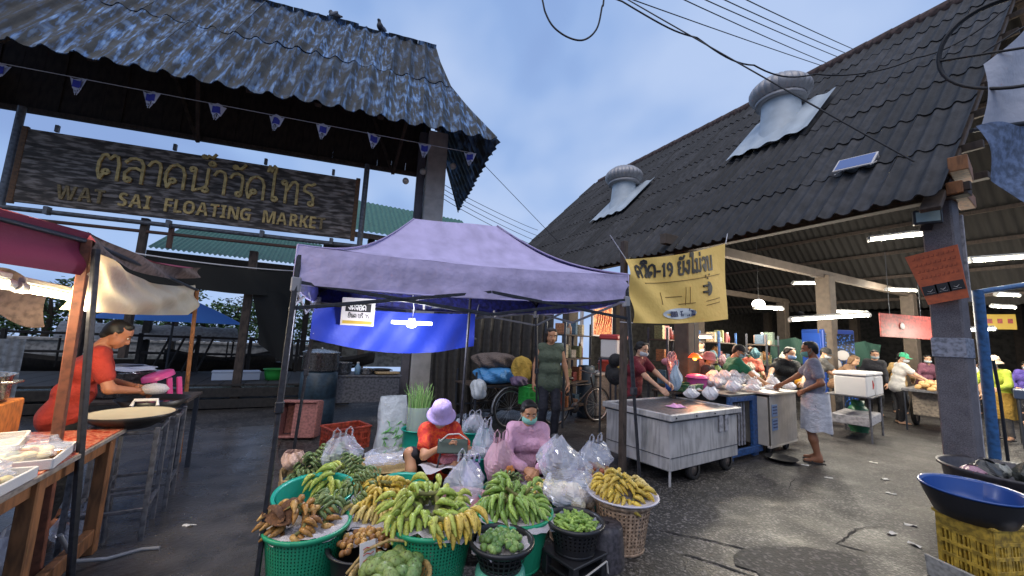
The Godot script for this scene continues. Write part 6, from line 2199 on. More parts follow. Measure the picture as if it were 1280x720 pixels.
	# blue framed cart and ribbed white cart
	var bl := mat("blue_paint", hexc("2f568c"), 0.5, {"tex": "grime", "scale": 2.0})
	t = thing("blue_cart", "blue steel framed cart with open slatted side beside the zinc cart", "cart", v(5.62, 0, -3.95), 0.1)
	for k in [[v(-0.32, 0.43, 0.42), v(0.06, 0.86, 0.06)], [v(0.36, 0.43, 0.42), v(0.14, 0.86, 0.05)], [v(-0.32, 0.43, -0.42), v(0.06, 0.86, 0.06)], [v(0.36, 0.43, -0.42), v(0.14, 0.86, 0.06)], [v(0, 0.83, 0.425), v(0.72, 0.08, 0.05)], [v(0.05, 0.1, 0.45), v(0.9, 0.09, 0.05)], [v(0, 0.83, -0.42), v(0.7, 0.08, 0.05)]]:
		s = st()
		box(s, k[0], k[1], 0.006)
		done(s, "frame_bar", bl, t)
	for k in 6:
		s = st()
		box(s, v(-0.2 + k * 0.08, 0.45, 0.36), v(0.025, 0.6, 0.02), 0.003)
		done(s, "slat", mat("pale_strip"), t)
	s = st()
	box(s, v(0, 0.88, 0), v(0.78, 0.03, 0.9), 0.004)
	box(s, v(0, 0.5, -0.1), v(0.6, 0.68, 0.6), 0.0)
	done(s, "cabinet", mat("cabinet_dark", hexc("34363a"), 0.6), t)
	t = thing("ribbed_cart", "cream ribbed metal cart with two blue notices behind the man in the apron", "cart", v(6.55, 0, -3.85), 0.14)
	s = st()
	var nn := 40
	sheet(s, nn * 4, 1, func(a: float, b: float): return v((a - 0.5) * 1.0, 0.15 + b * 0.74, 0.4 + 0.008 * sin(a * TAU * 30)))
	done(s, "ribbed_panel", mat("cream_rib", hexc("b5aca0"), 0.5, {"tex": "soft", "scale": 0.8}), t)
	s = st()
	box(s, v(0, 0.5, -0.02), v(1.0, 0.7, 0.78), 0.006)
	box(s, v(0, 0.9, 0), v(1.06, 0.03, 0.88), 0.005)
	box(s, v(0, 0.14, 0.38), v(1.02, 0.03, 0.05), 0.004)
	done(s, "body", mat("cream_rib"), t)
	for k in 2:
		s = st()
		box(s, v(-0.37, 0.66 - k * 0.2, 0.414), v(0.19, 0.17, 0.006), 0.0)
		done(s, "notice", mat("notice_blue", hexc("6d86ad"), 0.6), t)
		s = st()
		for j in 3: box(s, v(-0.37, 0.71 - k * 0.2 - j * 0.045, 0.419), v(0.14, 0.018, 0.004), 0.0)
		done(s, "notice_print", mat("notice_ink", hexc("2b3c66"), 0.6), t)
	drum_wheel(t, v(0.3, 0.07, 0.3), 0.07, 0.05, Basis())
	drum_wheel(t, v(-0.3, 0.07, 0.3), 0.07, 0.05, Basis())
	t = thing("black_pan", "black pan with white net bags on the ground under the ribbed cart", "pan", v(6.1, 0, -3.25), 0.0)
	s = st()
	lathe(s, [Vector2(0, 0.01), Vector2(0.16, 0.01), Vector2(0.2, 0.05), Vector2(0.21, 0.05)], 24)
	done(s, "pan", mat("black_plastic"), t)
	# heaps of white bagged goods on the carts
	var wb := mat("white_bag", Color(0.88, 0.88, 0.9), 0.35, {"alpha": 0.72})
	for k in 14:
		var p := v(5.0 + 0.17 * k, 0.9 if k > 3 else 0.8, -3.85 + 0.22 * sin(k * 2.1))
		bag("small white bag of goods heaped on the carts between zinc cart and apron man", p, v(0.22, 0.14 + 0.05 * sin(k * 1.7), 0.2), wb, k * 0.8, 0.55, k % 3 == 0, "white bags heaped on the carts")
	for k in 10:
		bag("small white bag piled higher at the back of the ribbed cart", v(5.75 + 0.13 * k, 0.93 + 0.09 * (k % 2), -4.1), v(0.2, 0.16, 0.2), wb, k * 1.3, 0.6, k % 2 == 0, "white bags at the back of the carts")
	# people round the carts
	person("customer in a dark green shirt and black cap looking down at the carts", v(6.55, 0, -4.3), 4.1, {
		"h": 1.62, "spine": v(0, 1, -0.25), "head": v(-0.5, -0.4, 0), "hands": [v(-0.1, 0.98, -0.5), v(0.2, 1.0, -0.5)], "elbows": [v(-0.8, -0.6, 0.1), v(0.8, -0.6, 0.1)],
		"shirt": cloth("green_shirt", hexc("14644a")), "trousers": cloth("black_trousers"), "cap": cloth("black_cap", hexc("1a191b")), "mask": hexc("9fc0c8"), "skin": hexc("b98a68"), "cell": 0.016})
	person("man in a grey polo and white apron with a hand on his hip", v(6.6, 0, -3.02), 0.45, {
		"h": 1.68, "waist": 0.11, "tail": 0.12, "shirt": cloth("grey_polo", hexc("81818f")), "legs": "bare", "apron": cloth("white_apron", hexc("c9c8cd")), "apron_hem": 0.44,
		"hands": [v(-0.17, 0.99, -0.12), v(0.3, 1.02, -0.4)], "elbows": [v(-0.7, -0.3, 0.9), v(0.6, -0.9, 0.2)], "head": v(0.1, -0.15, 0), "mask": hexc("6fb0a8"), "skin": hexc("8a5b40"), "cell": 0.014, "curl": 0.9})
	person("vendor in a dark patterned shirt and blue mask behind the ribbed cart", v(8.0, 0, -4.2), 2.5, {
		"h": 1.62, "spine": v(-0.15, 1, -0.25), "head": v(0.3, -0.2, 0), "hands": [v(-0.1, 1.0, -0.5), v(0.42, 1.02, -0.42)], "elbows": [v(-0.8, -0.6, 0.1), v(0.8, -0.6, 0.1)],
		"shirt": cloth("pattern_shirt", hexc("5c4a3a"), {"tex": "flake", "scale": 4.0}), "trousers": cloth("black_trousers"), "mask": hexc("8fb0dc"), "hair": "tied", "skin": hexc("c49a7c"), "cell": 0.018})
	person("person in dark clothes and a scarf half hidden beside the warm lamp", v(6.25, 0, -4.95), 3.5, {
		"h": 1.6, "shirt": cloth("dark_brown_shirt", hexc("3a2826")), "sleeve": 2, "trousers": cloth("black_trousers"), "hair": "bob", "hair_color": hexc("2c1a14"), "mask": hexc("b9b3ae"), "skin": hexc("b98a68"), "cell": 0.022})
	person("child in a rosy hat standing left of the green customer", v(6.3, 0, -4.5), 3.4, {
		"h": 1.42, "shirt": cloth("dark_shirt", hexc("33262c")), "trousers": cloth("black_trousers"), "bucket_hat": cloth("rosy_hat", hexc("b5787a")), "mask": hexc("c9a8a8"), "skin": hexc("c49a7c"), "cell": 0.022})
	# pink fan, pink bucket, lamp, shelf behind
	t = thing("pedestal_fan", "pink electric fan beside the woman in maroon", "fan", v(5.2, 0.86, -4.35), 3.5)
	var fp := mat("fan_pink", hexc("c9848e"), 0.4)
	s = st()
	for k in 2:
		var z := -0.05 + 0.1 * k
		for r in [0.05, 0.11, 0.165]:
			var p := PackedVector3Array()
			for i in 25: p.append(v(cos(TAU * i / 24) * r, 0.42 + sin(TAU * i / 24) * r, z * (1.0 - 0.5 * r / 0.165)))
			tube(s, p, 0.004, 5, false)
		for i in 20:
			var a := TAU * i / 20
			rod(s, v(cos(a) * 0.03, 0.42 + sin(a) * 0.03, z), v(cos(a) * 0.165, 0.42 + sin(a) * 0.165, z * 0.5), 0.0022, 4)
	done(s, "guard", fp, t)
	for k in 3:
		s = st()
		var a := TAU * k / 3
		sheet(s, 6, 6, func(u: float, q: float): return v(cos(a + (u - 0.5) * 1.3) * (0.03 + 0.11 * q), 0.42 + sin(a + (u - 0.5) * 1.3) * (0.03 + 0.11 * q), (u - 0.5) * 0.05))
		done(s, "blade", mat("blade_pink", hexc("d8a6ac"), 0.4), t)
	s = st()
	ball(s, v(0, 0.42, 0.09), v(0.06, 0.06, 0.08), 12)
	rod(s, v(0, 0.4, 0.06), v(0, 0.02, 0.02), 0.018)
	lathe(s, [Vector2(0, 0.03), Vector2(0.1, 0.025), Vector2(0.12, 0.0)], 20)
	done(s, "stand", fp, t)
	t = basin("bucket", "bright pink plastic bucket under the warm lamp", mat("hot_pink", hexc("c0569a"), 0.4), v(5.6, 0.86, -4.2), 0.13, 0.15, 0.2, Z, "bucket")
	s = st()
	lathe(s, [Vector2(0.16, 0.2), Vector2(0.15, 0.23), Vector2(0.05, 0.25), Vector2(0, 0.25)], 28)
	done(s, "lid", mat("hot_pink"), t)
	t = thing("trestle_table", "dark trestle table behind the zinc cart with fan and bucket", "table", v(5.35, 0, -4.3), 0.1)
	s = st()
	box(s, v(0, 0.84, 0), v(0.95, 0.03, 0.4), 0.004)
	done(s, "top", mat("dark_wood"), t)
	for k in 4:
		s = st()
		box(s, v([-0.43, 0.43, 0.43, -0.43][k], 0.41, [-0.16, -0.16, 0.16, 0.16][k]), v(0.04, 0.82, 0.04), 0.003)
		done(s, "leg", mat("dark_wood"), t)
	bag("pale blue cloth bag hanging beside the woman in maroon", v(4.96, 0.88, -4.08), v(0.2, 0.36, 0.16), mat("pale_blue_bag", hexc("9fb4c4"), 0.7), 0.2, 0.6)
	crate("plastic_crate", "green plastic tray of goods in front of the pink fan", v(5.28, 0.86, -4.12), v(0.4, 0.1, 0.26), mat("tray_green", hexc("3a6a4a"), 0.5), 0.2, 3, 1)
	t = thing("blue_tub", "small blue tub beside the pale blue bag", "tub", v(5.0, 0.86, -4.22))
	s = st()
	lathe(s, [Vector2(0, 0), Vector2(0.06, 0), Vector2(0.075, 0.13), Vector2(0.068, 0.13), Vector2(0.055, 0.01)], 20)
	done(s, "tub", mat("tub_blue", hexc("2f5fa8"), 0.4), t)
	# warm bulb lamp
	t = thing("warm_lamp", "warm orange glowing lamp with metal shade above the pink bucket", "lamp", v(5.62, 1.36, -4.25))
	s = st()
	ball(s, Z, v(0.035, 0.04, 0.035), 12)
	done(s, "bulb", mat("warm_bulb", Color(1.0, 0.62, 0.28), 0.4, {"glow": 5.0}), t)
	s = st()
	lathe(s, [Vector2(0.02, 0.08), Vector2(0.05, 0.07), Vector2(0.11, 0.0)], 20)
	done(s, "shade", mat("copper_shade", hexc("a5683c"), 0.4, {"metal": 0.5, "back": Color(0.5, 0.2, 0.05)}), t)
	s = st()
	rod(s, v(0, 0.08, 0), v(0.0, 1.5, 0.0), 0.006)
	done(s, "cord", mat("black_plastic"), t)
	lamp_at(t, v(-0.03, -0.02, 0.07), Color(1.0, 0.6, 0.28), 0.35, 0.05)
	# shelves with stacked goods behind the carts
	var cols := ["7a2c2c", "b8b4a8", "4d6f86", "a06a44", "8a8a5a", "c0b090", "46586a", "8c4a4a", "6a7a6a", "b08a70"]
	var rk := 0
	for q in [[v(4.6, 0, -6.3), 0.5, "wire rack of packets and jars left of the yellow banner pole"], [v(7.0, 0, -5.9), 0.3, "wooden rack of stacked boxes behind the green customer"], [v(8.35, 0, -5.7), 0.3, "blue pipe rack of trays behind the vendor in blue mask"], [v(9.75, 0, -5.5), 0.3, "dark rack of sacks behind the blue fridge"]]:
		t = thing("goods_rack", q[2], "rack", q[0], q[1])
		for k in 4:
			s = st()
			box(s, v([-0.6, 0.6, 0.6, -0.6][k], 0.95, [-0.2, -0.2, 0.2, 0.2][k]), v(0.04, 1.9, 0.04), 0.003)
			done(s, "upright", bl if rk == 2 else gm, t)
		for k in 4:
			s = st()
			box(s, v(0, 0.3 + 0.45 * k, 0), v(1.24, 0.025, 0.44), 0.003)
			done(s, "shelf_board", mat("dark_wood"), t)
		for k in 4:
			for j in 6:
				var hh := rng.randf_range(0.1, 0.32)
				var ww := rng.randf_range(0.1, 0.19)
				var p: Vector3 = q[0] + Basis(UP, q[1]) * v(-0.5 + j * 0.2, 0.314 + 0.45 * k, rng.randf_range(-0.02, 0.08))
				var cm := mat("goods" + cols[(j * 3 + k + rk) % 10], hexc(cols[(j * 3 + k + rk) % 10]), 0.6, {"tex": "mottle", "scale": 6.0})
				var lab := ["small packed box on the rack by the banner pole", "stacked box on the wooden rack behind the green customer", "packed tray on the blue pipe rack", "dark packet on the rack behind the fridge"][rk] as String
				if j % 3 == 2:
					bottle(lab.replace("box", "jar").replace("tray", "jar").replace("packet", "jar"), p, ww * 0.4, hh, cm, mat("white_strap"), "jars on rack %s" % ["one", "two", "three", "four"][rk])
				else:
					var bt := thing("packed_box", lab, "box", p, q[1] + rng.randf_range(-0.2, 0.2), "boxes on rack %s" % ["one", "two", "three", "four"][rk])
					s = st()
					box(s, v(0, hh * 0.5, 0), v(ww, hh, 0.18), 0.006)
					done(s, "box", cm, bt)
		rk += 1
	# red and white cool box by the banner, pinkish tube lamp shelf
	t = thing("cool_box", "white cool box with a red lid on the rack left of the carts", "cool box", v(4.75, 1.28, -5.2), 0.4)
	s = st()
	box(s, v(0, 0.16, 0), v(0.42, 0.32, 0.3), 0.02)
	done(s, "body", mat("foam_white", hexc("d3d0cf"), 0.8, {"tex": "fine", "scale": 6.0}), t)
	s = st()
	box(s, v(0, 0.36, 0), v(0.46, 0.09, 0.34), 0.02)
	done(s, "lid", mat("lid_red", hexc("9c2a2c"), 0.5), t)
	t = thing("shelf_stand", "dark stand carrying the white cool box with red lid", "stand", v(4.75, 0, -5.2), 0.4)
	for k in 4:
		s = st()
		box(s, v([-0.2, 0.2, 0.2, -0.2][k], 0.63, [-0.14, -0.14, 0.14, 0.14][k]), v(0.03, 1.26, 0.03), 0.003)
		done(s, "leg", gm, t)
	s = st()
	box(s, v(0, 1.265, 0), v(0.46, 0.025, 0.34), 0.003)
	done(s, "top", gm, t)
	# blue fridge
	t = thing("drinks_fridge", "tall blue drinks fridge with a pale printed front in the hall", "fridge", v(11.3, 0, -4.85), -0.5)
	s = st()
	box(s, v(0, 1.05, 0), v(0.75, 2.1, 0.7), 0.02)
	done(s, "body", mat("fridge_blue", hexc("1f3f8a"), 0.4), t)
	s = st()
	box(s, v(-0.385, 1.05, 0), v(0.02, 1.9, 0.6), 0.004)
	done(s, "door", mat("fridge_side", hexc("24489c"), 0.4), t)
	s = st()
	box(s, v(0, 1.1, 0.36), v(0.66, 1.8, 0.03), 0.006)
	done(s, "front_panel", mat("fridge_print", hexc("7fa6d8"), 0.35, {"tex": "flake", "scale": 1.2, "world": false}), t)
	s = st()
	ball(s, v(0.05, 1.5, 0.372), v(0.16, 0.12, 0.012), 16)
	ball(s, v(-0.1, 1.25, 0.372), v(0.12, 0.16, 0.01), 16)
	done(s, "printed_splash", mat("card_white"), t)
	# foam boxes on steel table, gas cylinder
	var fw := mat("foam_white")
	t = thing("steel_table", "steel trestle table carrying two white foam boxes", "table", v(9.45, 0, -3.65), 0.2)
	s = st()
	box(s, v(0, 0.78, 0), v(1.25, 0.03, 0.65), 0.005)
	done(s, "top", mat("worn_steel"), t)
	s = st()
	box(s, v(0, 0.35, 0), v(1.15, 0.16, 0.55), 0.01)
	done(s, "lower_bin", mat("pale_strip"), t)
	for k in 4:
		s = st()
		rod(s, v([-0.56, 0.56, 0.56, -0.56][k], 0, [-0.28, -0.28, 0.28, 0.28][k]), v([-0.56, 0.56, 0.56, -0.56][k], 0.78, [-0.28, -0.28, 0.28, 0.28][k]), 0.018)
		done(s, "leg", mat("worn_steel"), t)
	for k in 2:
		t = thing("foam_box", ["left white foam box with a red mark on the steel table", "right white foam box on the steel table"][k], "box", v(9.1 + 0.72 * k, 0.796, -3.52 - 0.12 * k), 0.2)
		s = st()
		box(s, v(0, 0.17, 0), v(0.68, 0.36, 0.46), 0.02)
		done(s, "body", fw, t)
		s = st()
		box(s, v(0, 0.39, 0), v(0.7, 0.06, 0.48), 0.02)
		done(s, "lid", fw, t)
		if k == 0:
			s = st()
			tube(s, PackedVector3Array([v(0.15, 0.28, 0.233), v(0.17, 0.2, 0.234), v(0.155, 0.12, 0.233)]), [0.008, 0.02, 0.01], 6, true, 0.2)
			done(s, "red_mark", mat("red_ink"), t)
	t = thing("gas_cylinder", "green gas cylinder standing under the steel table's right end", "gas cylinder", v(10.05, 0, -3.85))
	s = st()
	lathe(s, [Vector2(0.14, 0), Vector2(0.14, 0.04), Vector2(0.17, 0.08), Vector2(0.17, 0.42), Vector2(0.13, 0.5), Vector2(0.04, 0.53), Vector2(0, 0.53)], 24)
	done(s, "body", mat("gas_green", hexc("2a6a4a"), 0.45, {"tex": "grime", "scale": 3.0}), t)
	s = st()
	lathe(s, [Vector2(0.1, 0.5), Vector2(0.11, 0.62), Vector2(0.1, 0.62)], 16, Transform3D(), 0.4, 5.6)
	rod(s, v(0, 0.52, 0), v(0, 0.6, 0), 0.02)
	done(s, "collar", mat("gas_green"), t)
	t = thing("yellow_bucket", "yellow cooking oil bag beside the blue fridge", "bag", v(8.6, 0.86, -4.2))
	s = st()
	flesh(s, [[v(-0.04, 0.1, 0), v(0.04, 0.1, 0), 0.12, 0.12], [v(0, 0.25, 0), v(0, 0.3, 0), 0.1, 0.08]], 0.025, 0.02, 0.012)
	done(s, "bag", mat("oil_yellow", hexc("c98f2a"), 0.35), t)
	person("man in a dark grey tee and cap reaching across the foam boxes", v(9.9, 0, -4.5), 3.6, {
		"h": 1.66, "spine": v(-0.1, 1, -0.3), "head": v(-0.6, -0.3, 0), "hands": [v(-0.45, 1.0, -0.45), v(0.0, 1.0, -0.52)], "elbows": [v(-0.6, -0.7, 0.1), v(0.8, -0.6, 0.1)],
		"shirt": cloth("dark_grey_tee", hexc("4e4c4a")), "trousers": cloth("black_trousers"), "cap": cloth("black_cap"), "mask": hexc("b8bcc0"), "skin": hexc("b98a68"), "cell": 0.02})
	person("worker with fair brown hair bending over the stall behind the foam boxes", v(11.0, 0, -4.6), 3.3, {
		"h": 1.6, "spine": v(0, 1, -0.7), "head": v(-0.2, -0.5, 0), "hands": [v(-0.2, 0.98, -0.6), v(0.2, 0.98, -0.6)], "hair": "bob", "hair_color": hexc("7a5c40"),
		"shirt": cloth("tan_shirt", hexc("8a6a50")), "trousers": cloth("black_trousers"), "skin": hexc("c49a7c"), "cell": 0.022})
	person("person in a maroon jacket standing back between the stalls", v(12.2, 0, -4.8), 3.4, {
		"h": 1.62, "shirt": cloth("maroon_jacket", hexc("4a2028")), "sleeve": 2, "trousers": cloth("black_trousers"), "mask": hexc("9aa0a6"), "skin": hexc("b98a68"), "cell": 0.024})
	person("vendor in a white shirt and green cap behind the lit food cart", v(12.3, 0, -3.95), 3.7, {
		"h": 1.62, "spine": v(0, 1, -0.2), "hands": [v(-0.2, 1.0, -0.5), v(0.2, 1.0, -0.5)], "head": v(-0.6, -0.2, 0), "shirt": cloth("white_shirt", hexc("c9c6c0")), "trousers": cloth("black_trousers"), "cap": cloth("green_cap", hexc("3fae80")), "mask": hexc("c9cfd6"), "skin": hexc("c49a7c"), "cell": 0.02})
	# food cart heaped with fried food
	t = thing("food_cart", "lit food cart with spoked cart wheel heaped with fried food", "cart", v(12.4, 0, -3.35), 0.15)
	s = st()
	box(s, v(0, 0.84, 0), v(1.9, 0.06, 0.8), 0.01)
	done(s, "top", mat("worn_steel"), t)
	s = st()
	box(s, v(-0.3, 0.55, 0), v(0.5, 0.5, 0.6), 0.01)
	done(s, "cabinet", mat("cabinet_cream", hexc("9a8c7c"), 0.6, {"tex": "grime", "scale": 2.0}), t)
	wheel(t, v(0.25, 0.3, 0.38), 0.27, Basis(), mat("old_rubber"), mat("rusty_hub"), 12, 0.045)
	wheel(t, v(0.25, 0.3, -0.38), 0.27, Basis(), mat("old_rubber"), mat("rusty_hub"), 12, 0.045)
	for k in [v(-0.9, 0, 0.36), v(-0.9, 0, -0.36), v(0.9, 0, 0.36)]:
		s = st()
		rod(s, k, k + v(0, 2.3 if k.z > 0 else 0.84, 0), 0.016)
		done(s, "post", gm, t)
	for k in 9:
		var p := v(11.65 + 0.19 * k, 0.885, -3.25 + 0.1 * sin(k * 2.0))
		lumps("fried_food", "piece of fried food heaped on the lit food cart", "fried food", "fried food on the cart", p, 0.17, 10, v(0.07, 0.045, 0.055), [mat("fry%d" % (k % 3), hexc(["c9a06a", "d8c09a", "b86a48"][k % 3]), 0.6)], 0.14)
	t = thing("red_sign", "red board hanging over the lit food cart", "sign", v(11.35, 2.18, -3.42), -0.25)
	s = st()
	box(s, Z, v(1.5, 0.5, 0.03), 0.006)
	done(s, "board", mat("sign_red", hexc("9a2c24"), 0.5, {"tex": "mottle", "scale": 2.0}), t)
	for k in [v(-0.45, 0, 0), v(0.45, 0, 0)]:
		s = st()
		rod(s, k + v(0, 0.24, 0), k + v(0, 1.6, 0), 0.005, 5)
		done(s, "hanger_wire", gm, t)
	s = st()
	ball(s, v(-0.16, 0.0, 0.03), v(0.06, 0.07, 0.02), 12)
	done(s, "bell", mat("card_white"), t)
	# green net hung at the back
	t = thing("green_net", "green shade net hung across the back of the hall", "net", v(13.8, 0, -6.0), -0.4)
	s = st()
	sheet(s, 50, 6, func(a: float, b: float): return v((a - 0.5) * 3.6, 1.15 + 0.75 * b - 0.05 * sin(a * 20.0), 0.1 * sin(a * 30 + b * 2)))
	done(s, "net", mat("net_green_lit", hexc("22483d"), 0.8, {"tex": "weave", "scale": 3.0}), t)
	# far right walkers behind the column
	person("woman in a yellow apron and sun hat pushing a cart beyond the column", v(12.4, 0, -2.45), 1.3, {
		"h": 1.6, "shirt": cloth("lime_shirt", hexc("9aa832")), "sleeve": 2, "trousers": cloth("grey_trousers", hexc("5a5654")), "apron": cloth("mustard_apron", hexc("b08a3a")), "apron_hem": 0.42, "bucket_hat": cloth("beige_hat", hexc("b39a80")), "mask": hexc("c3ccd4"),
		"hands": [v(-0.2, 1.0, -0.42), v(0.2, 1.0, -0.42)], "spine": v(0, 1, -0.15), "skin": hexc("b98a68"), "cell": 0.022})
	person("person in a white shirt left of the woman in the yellow apron", v(13.2, 0, -3.1), 1.9, {
		"h": 1.62, "shirt": cloth("white_shirt"), "trousers": cloth("orange_shorts", hexc("b07850")), "legs": "short", "bucket_hat": cloth("rosy_hat"), "skin": hexc("c49a7c"), "cell": 0.024})
	t = thing("push_cart", "dark blue push cart in front of the woman in the yellow apron", "cart", v(12.0, 0.0, -1.95), 0.2)
	s = st()
	box(s, v(0, 0.95, 0), v(0.8, 0.16, 0.5), 0.01)
	done(s, "tray", mat("blue_dark", hexc("23304a"), 0.5), t)
	for k in 4:
		s = st()
		rod(s, v([-0.36, 0.36, 0.36, -0.36][k], 0, [-0.2, -0.2, 0.2, 0.2][k]), v([-0.36, 0.36, 0.36, -0.36][k], 0.9, [-0.2, -0.2, 0.2, 0.2][k]), 0.016)
		done(s, "leg", gm, t)
	t = thing("yellow_sign", "dull yellow shop board with red marks deep in the rear hall", "sign", v(17.0, 2.62, -3.3), -1.2)
	s = st()
	box(s, Z, v(0.75, 0.42, 0.04), 0.005)
	done(s, "board", mat("board_yellow", hexc("a88a2a"), 0.6), t)
	s = st()
	for k in 4:
		s = st()
		box(s, v(-0.27 + k * 0.18, 0.02, 0.025), v(0.09, 0.13, 0.01), 0.0)
		done(s, "red_mark", mat("sign_red"), t)
	# shoppers further in
	var crowd := [
		[v(7.75, 0, -6.1), "e0c9b0", "bob", "shopper in a cream top between the two racks"], [v(8.9, 0, -5.35), "b05a4a", "tied", "shopper in a brick red top right of the pipe rack"],
		[v(9.85, 0, -5.9), "54708c", "short", "shopper in a steel blue shirt behind the vendor in blue mask"], [v(12.9, 0, -5.6), "c8b8b0", "bob", "shopper in a pale top beside the blue fridge"],
		[v(13.2, 0, -4.7), "2a2a30", "short", "shopper in black behind the foam boxes"], [v(14.4, 0, -4.6), "a88a5c", "tied", "shopper in tan before the green net"],
		[v(15.2, 0, -4.3), "7a4a5a", "bob", "shopper in plum behind the vendor in the green cap"], [v(17.2, 0, -3.9), "b8b8c0", "short", "walker in light grey deep in the rear hall"],
		[v(16.0, 0, -2.75), "5a4a9a", "tied", "walker in violet at the far right edge"], [v(7.0, 0, -5.25), "6a3a30", "bob", "shopper in rust brown right of the child in the rosy hat"]]
	for q in crowd:
		var ph: float = q[0].x * 2.3
		person(q[3], q[0], 3.3 + 1.4 * sin(ph), {"h": 1.58 + 0.08 * sin(ph * 1.7), "spine": v(0.1 * sin(ph), 1, -0.15), "hands": [v(-0.22, 0.85 + 0.12 * sin(ph), -0.25), v(0.24, 0.9, -0.22)], "head": v(0.6 * sin(ph * 3.0), -0.2, 0), "shirt": cloth("crowd" + q[1], hexc(q[1])), "sleeve": 1 if q[0].x < 13 else 2, "trousers": cloth("black_trousers"), "hair": q[2], "mask": hexc("b8c6cc"), "skin": hexc("c09274"), "cell": 0.027})
	# bunched goods hanging and standing round the racks
	for k in 16:
		var p := v(6.6 + 0.24 * k, 1.12 + 0.22 * sin(k * 2.3), -5.3 - 0.25 * sin(k * 1.3))
		bag("coloured goods bag hung %s by the racks" % ["low", "high", "left of a pole", "over a shelf"][k % 4], p, v(0.2, 0.24, 0.16), mat("hung%d" % (k % 6), hexc(["a8753f", "8a3434", "b8b0a0", "44707c", "a88a96", "66803f"][k % 6]), 0.5, {"tex": "mottle", "scale": 5.0}), k, 0.7, false, "goods bags hung by the racks")
	for k in 3:
		var lt := Color(1.0, 0.94, 0.84)
		tube_lamp(["tube lamp over the left rack in the hall", "tube lamp over the pipe rack in the hall", "tube lamp deep behind the fridge in the hall"][k], [v(6.9, 2.5, -5.2), v(8.6, 2.45, -5.0), v(13.0, 2.7, -5.4)][k], [v(7.5, 2.52, -5.0), v(9.3, 2.47, -4.8), v(14.0, 2.72, -5.0)][k], lt, 2.4, 9.0, "", 0.025)
	# column furniture
	t = thing("menu_sign", "tilted orange menu sign with three black picture squares on the column", "sign", v(5.79, 2.4, -1.47), -PI / 2 - 0.0)
	t.rotation.z = 0.0
	s = st()
	var P := [v(-0.24, 0.24, 0), v(0.16, 0.31, 0), v(0.2, -0.24, 0), v(-0.09, -0.3, 0)]
	for q in [[0, 1, 2, 3]]:
		quad(s, P[0], P[1], P[2], P[3])
		for k in 4: quad(s, P[k] - v(0, 0, 0.012), P[(k + 1) % 4] - v(0, 0, 0.012), P[(k + 1) % 4], P[k])
		quad(s, P[3] - v(0, 0, 0.012), P[2] - v(0, 0, 0.012), P[1] - v(0, 0, 0.012), P[0] - v(0, 0, 0.012))
	done(s, "board", mat("sign_orange", hexc("b8562a"), 0.55, {"tex": "soft", "scale": 3.0}), t)
	var lim := func(u: float, y: float): return (P[0].lerp(P[3], y) as Vector3).lerp(P[1].lerp(P[2], y), u)
	var tx := mat("sign_text", hexc("8a3c1a"), 0.6)
	for r in 4:
		s = st()
		for k in 9:
			var c: Vector3 = lim.call(0.1 + 0.095 * k, 0.12 + 0.13 * r)
			var c2: Vector3 = lim.call(0.16 + 0.095 * k, 0.12 + 0.13 * r)
			var e := UP * 0.028
			quad(s, c + v(0, 0, 0.002), c2 + v(0, 0, 0.002), c2 + e * 0.3 + v(0, 0, 0.002), c + e * 0.3 + v(0, 0, 0.002))
			quad(s, c2 - (c2 - c) * 0.3 + v(0, 0, 0.003), c2 + v(0, 0, 0.003), c2 + e + v(0, 0, 0.003), c2 + e - (c2 - c) * 0.3 + v(0, 0, 0.003))
		done(s, "text_line", tx, t)
	for k in 3:
		s = st()
		var c: Vector3 = lim.call(0.2 + 0.3 * k, 0.74)
		var B := Basis(v(0, 0, 1), 0.16)
		box(s, c + v(0, 0, 0.003), v(0.11, 0.1, 0.004), 0.0, B)
		done(s, "picture_square", mat("ink_black"), t)
		s = st()
		tube(s, PackedVector3Array([c + B * v(-0.02, -0.005, 0.007), c + B * v(0, -0.018, 0.007), c + B * v(0.022, 0.004, 0.007)]), [0.004, 0.011, 0.003], 5, true, 0.3)
		bar(s, c + B * v(-0.03, -0.032, 0.007), c + B * v(0.03, -0.032, 0.007), 0.008, 0.002)
		done(s, "picture", mat("ink_white", hexc("d8d5d0"), 0.6), t)
	t = thing("flood_light", "unlit rectangular floodlight on the corner column under the eave", "floodlight", v(5.76, 3.04, -1.5), -1.1)
	s = st()
	box(s, Z, v(0.22, 0.16, 0.06), 0.008)
	done(s, "housing", mat("black_plastic"), t)
	s = st()
	box(s, v(0, 0, 0.033), v(0.18, 0.11, 0.006), 0.002)
	done(s, "glass", mat("flood_glass", hexc("8fa0a0"), 0.2), t)
	s = st()
	bar(s, v(0, -0.08, -0.02), v(0, -0.12, -0.1), 0.1, 0.01)
	done(s, "bracket", mat("black_plastic"), t)
	t = thing("blue_pipe_frame", "blue painted pipe post and cross rail beside the corner column", "pipe frame", v(6.32, 0, -1.33))
	s = st()
	rod(s, v(0.02, 0, 0), v(-0.05, 2.28, 0.02), 0.045, 12)
	done(s, "post", mat("pipe_blue", hexc("2f5f94"), 0.45, {"tex": "grime", "scale": 2.0}), t)
	s = st()
	rod(s, v(-0.05, 2.26, 0.02), v(1.6, 2.55, 0.3), 0.03, 10)
	done(s, "rail", mat("pipe_blue"), t)
	s = st()
	tube(s, PackedVector3Array([v(0.02, 1.55, 0.06), v(0.06, 1.2, 0.07), v(0.13, 0.8, 0.06), v(0.2, 0.3, 0.05), v(0.22, 0.02, 0.05)]), 0.014, 8)
	tag(done(s, "black_hose", mat("black_plastic"), null, v(6.32, 0, -1.33)), "black hose running down beside the blue pipe post", "hose")
	# bin, basin, crate at the near right corner
	t = thing("rubbish_bin", "round dark metal bin full of bags below the corner column", "bin", v(5.6, 0, -1.08))
	t.scale = v(1.15, 1.1, 1.15)
	s = st()
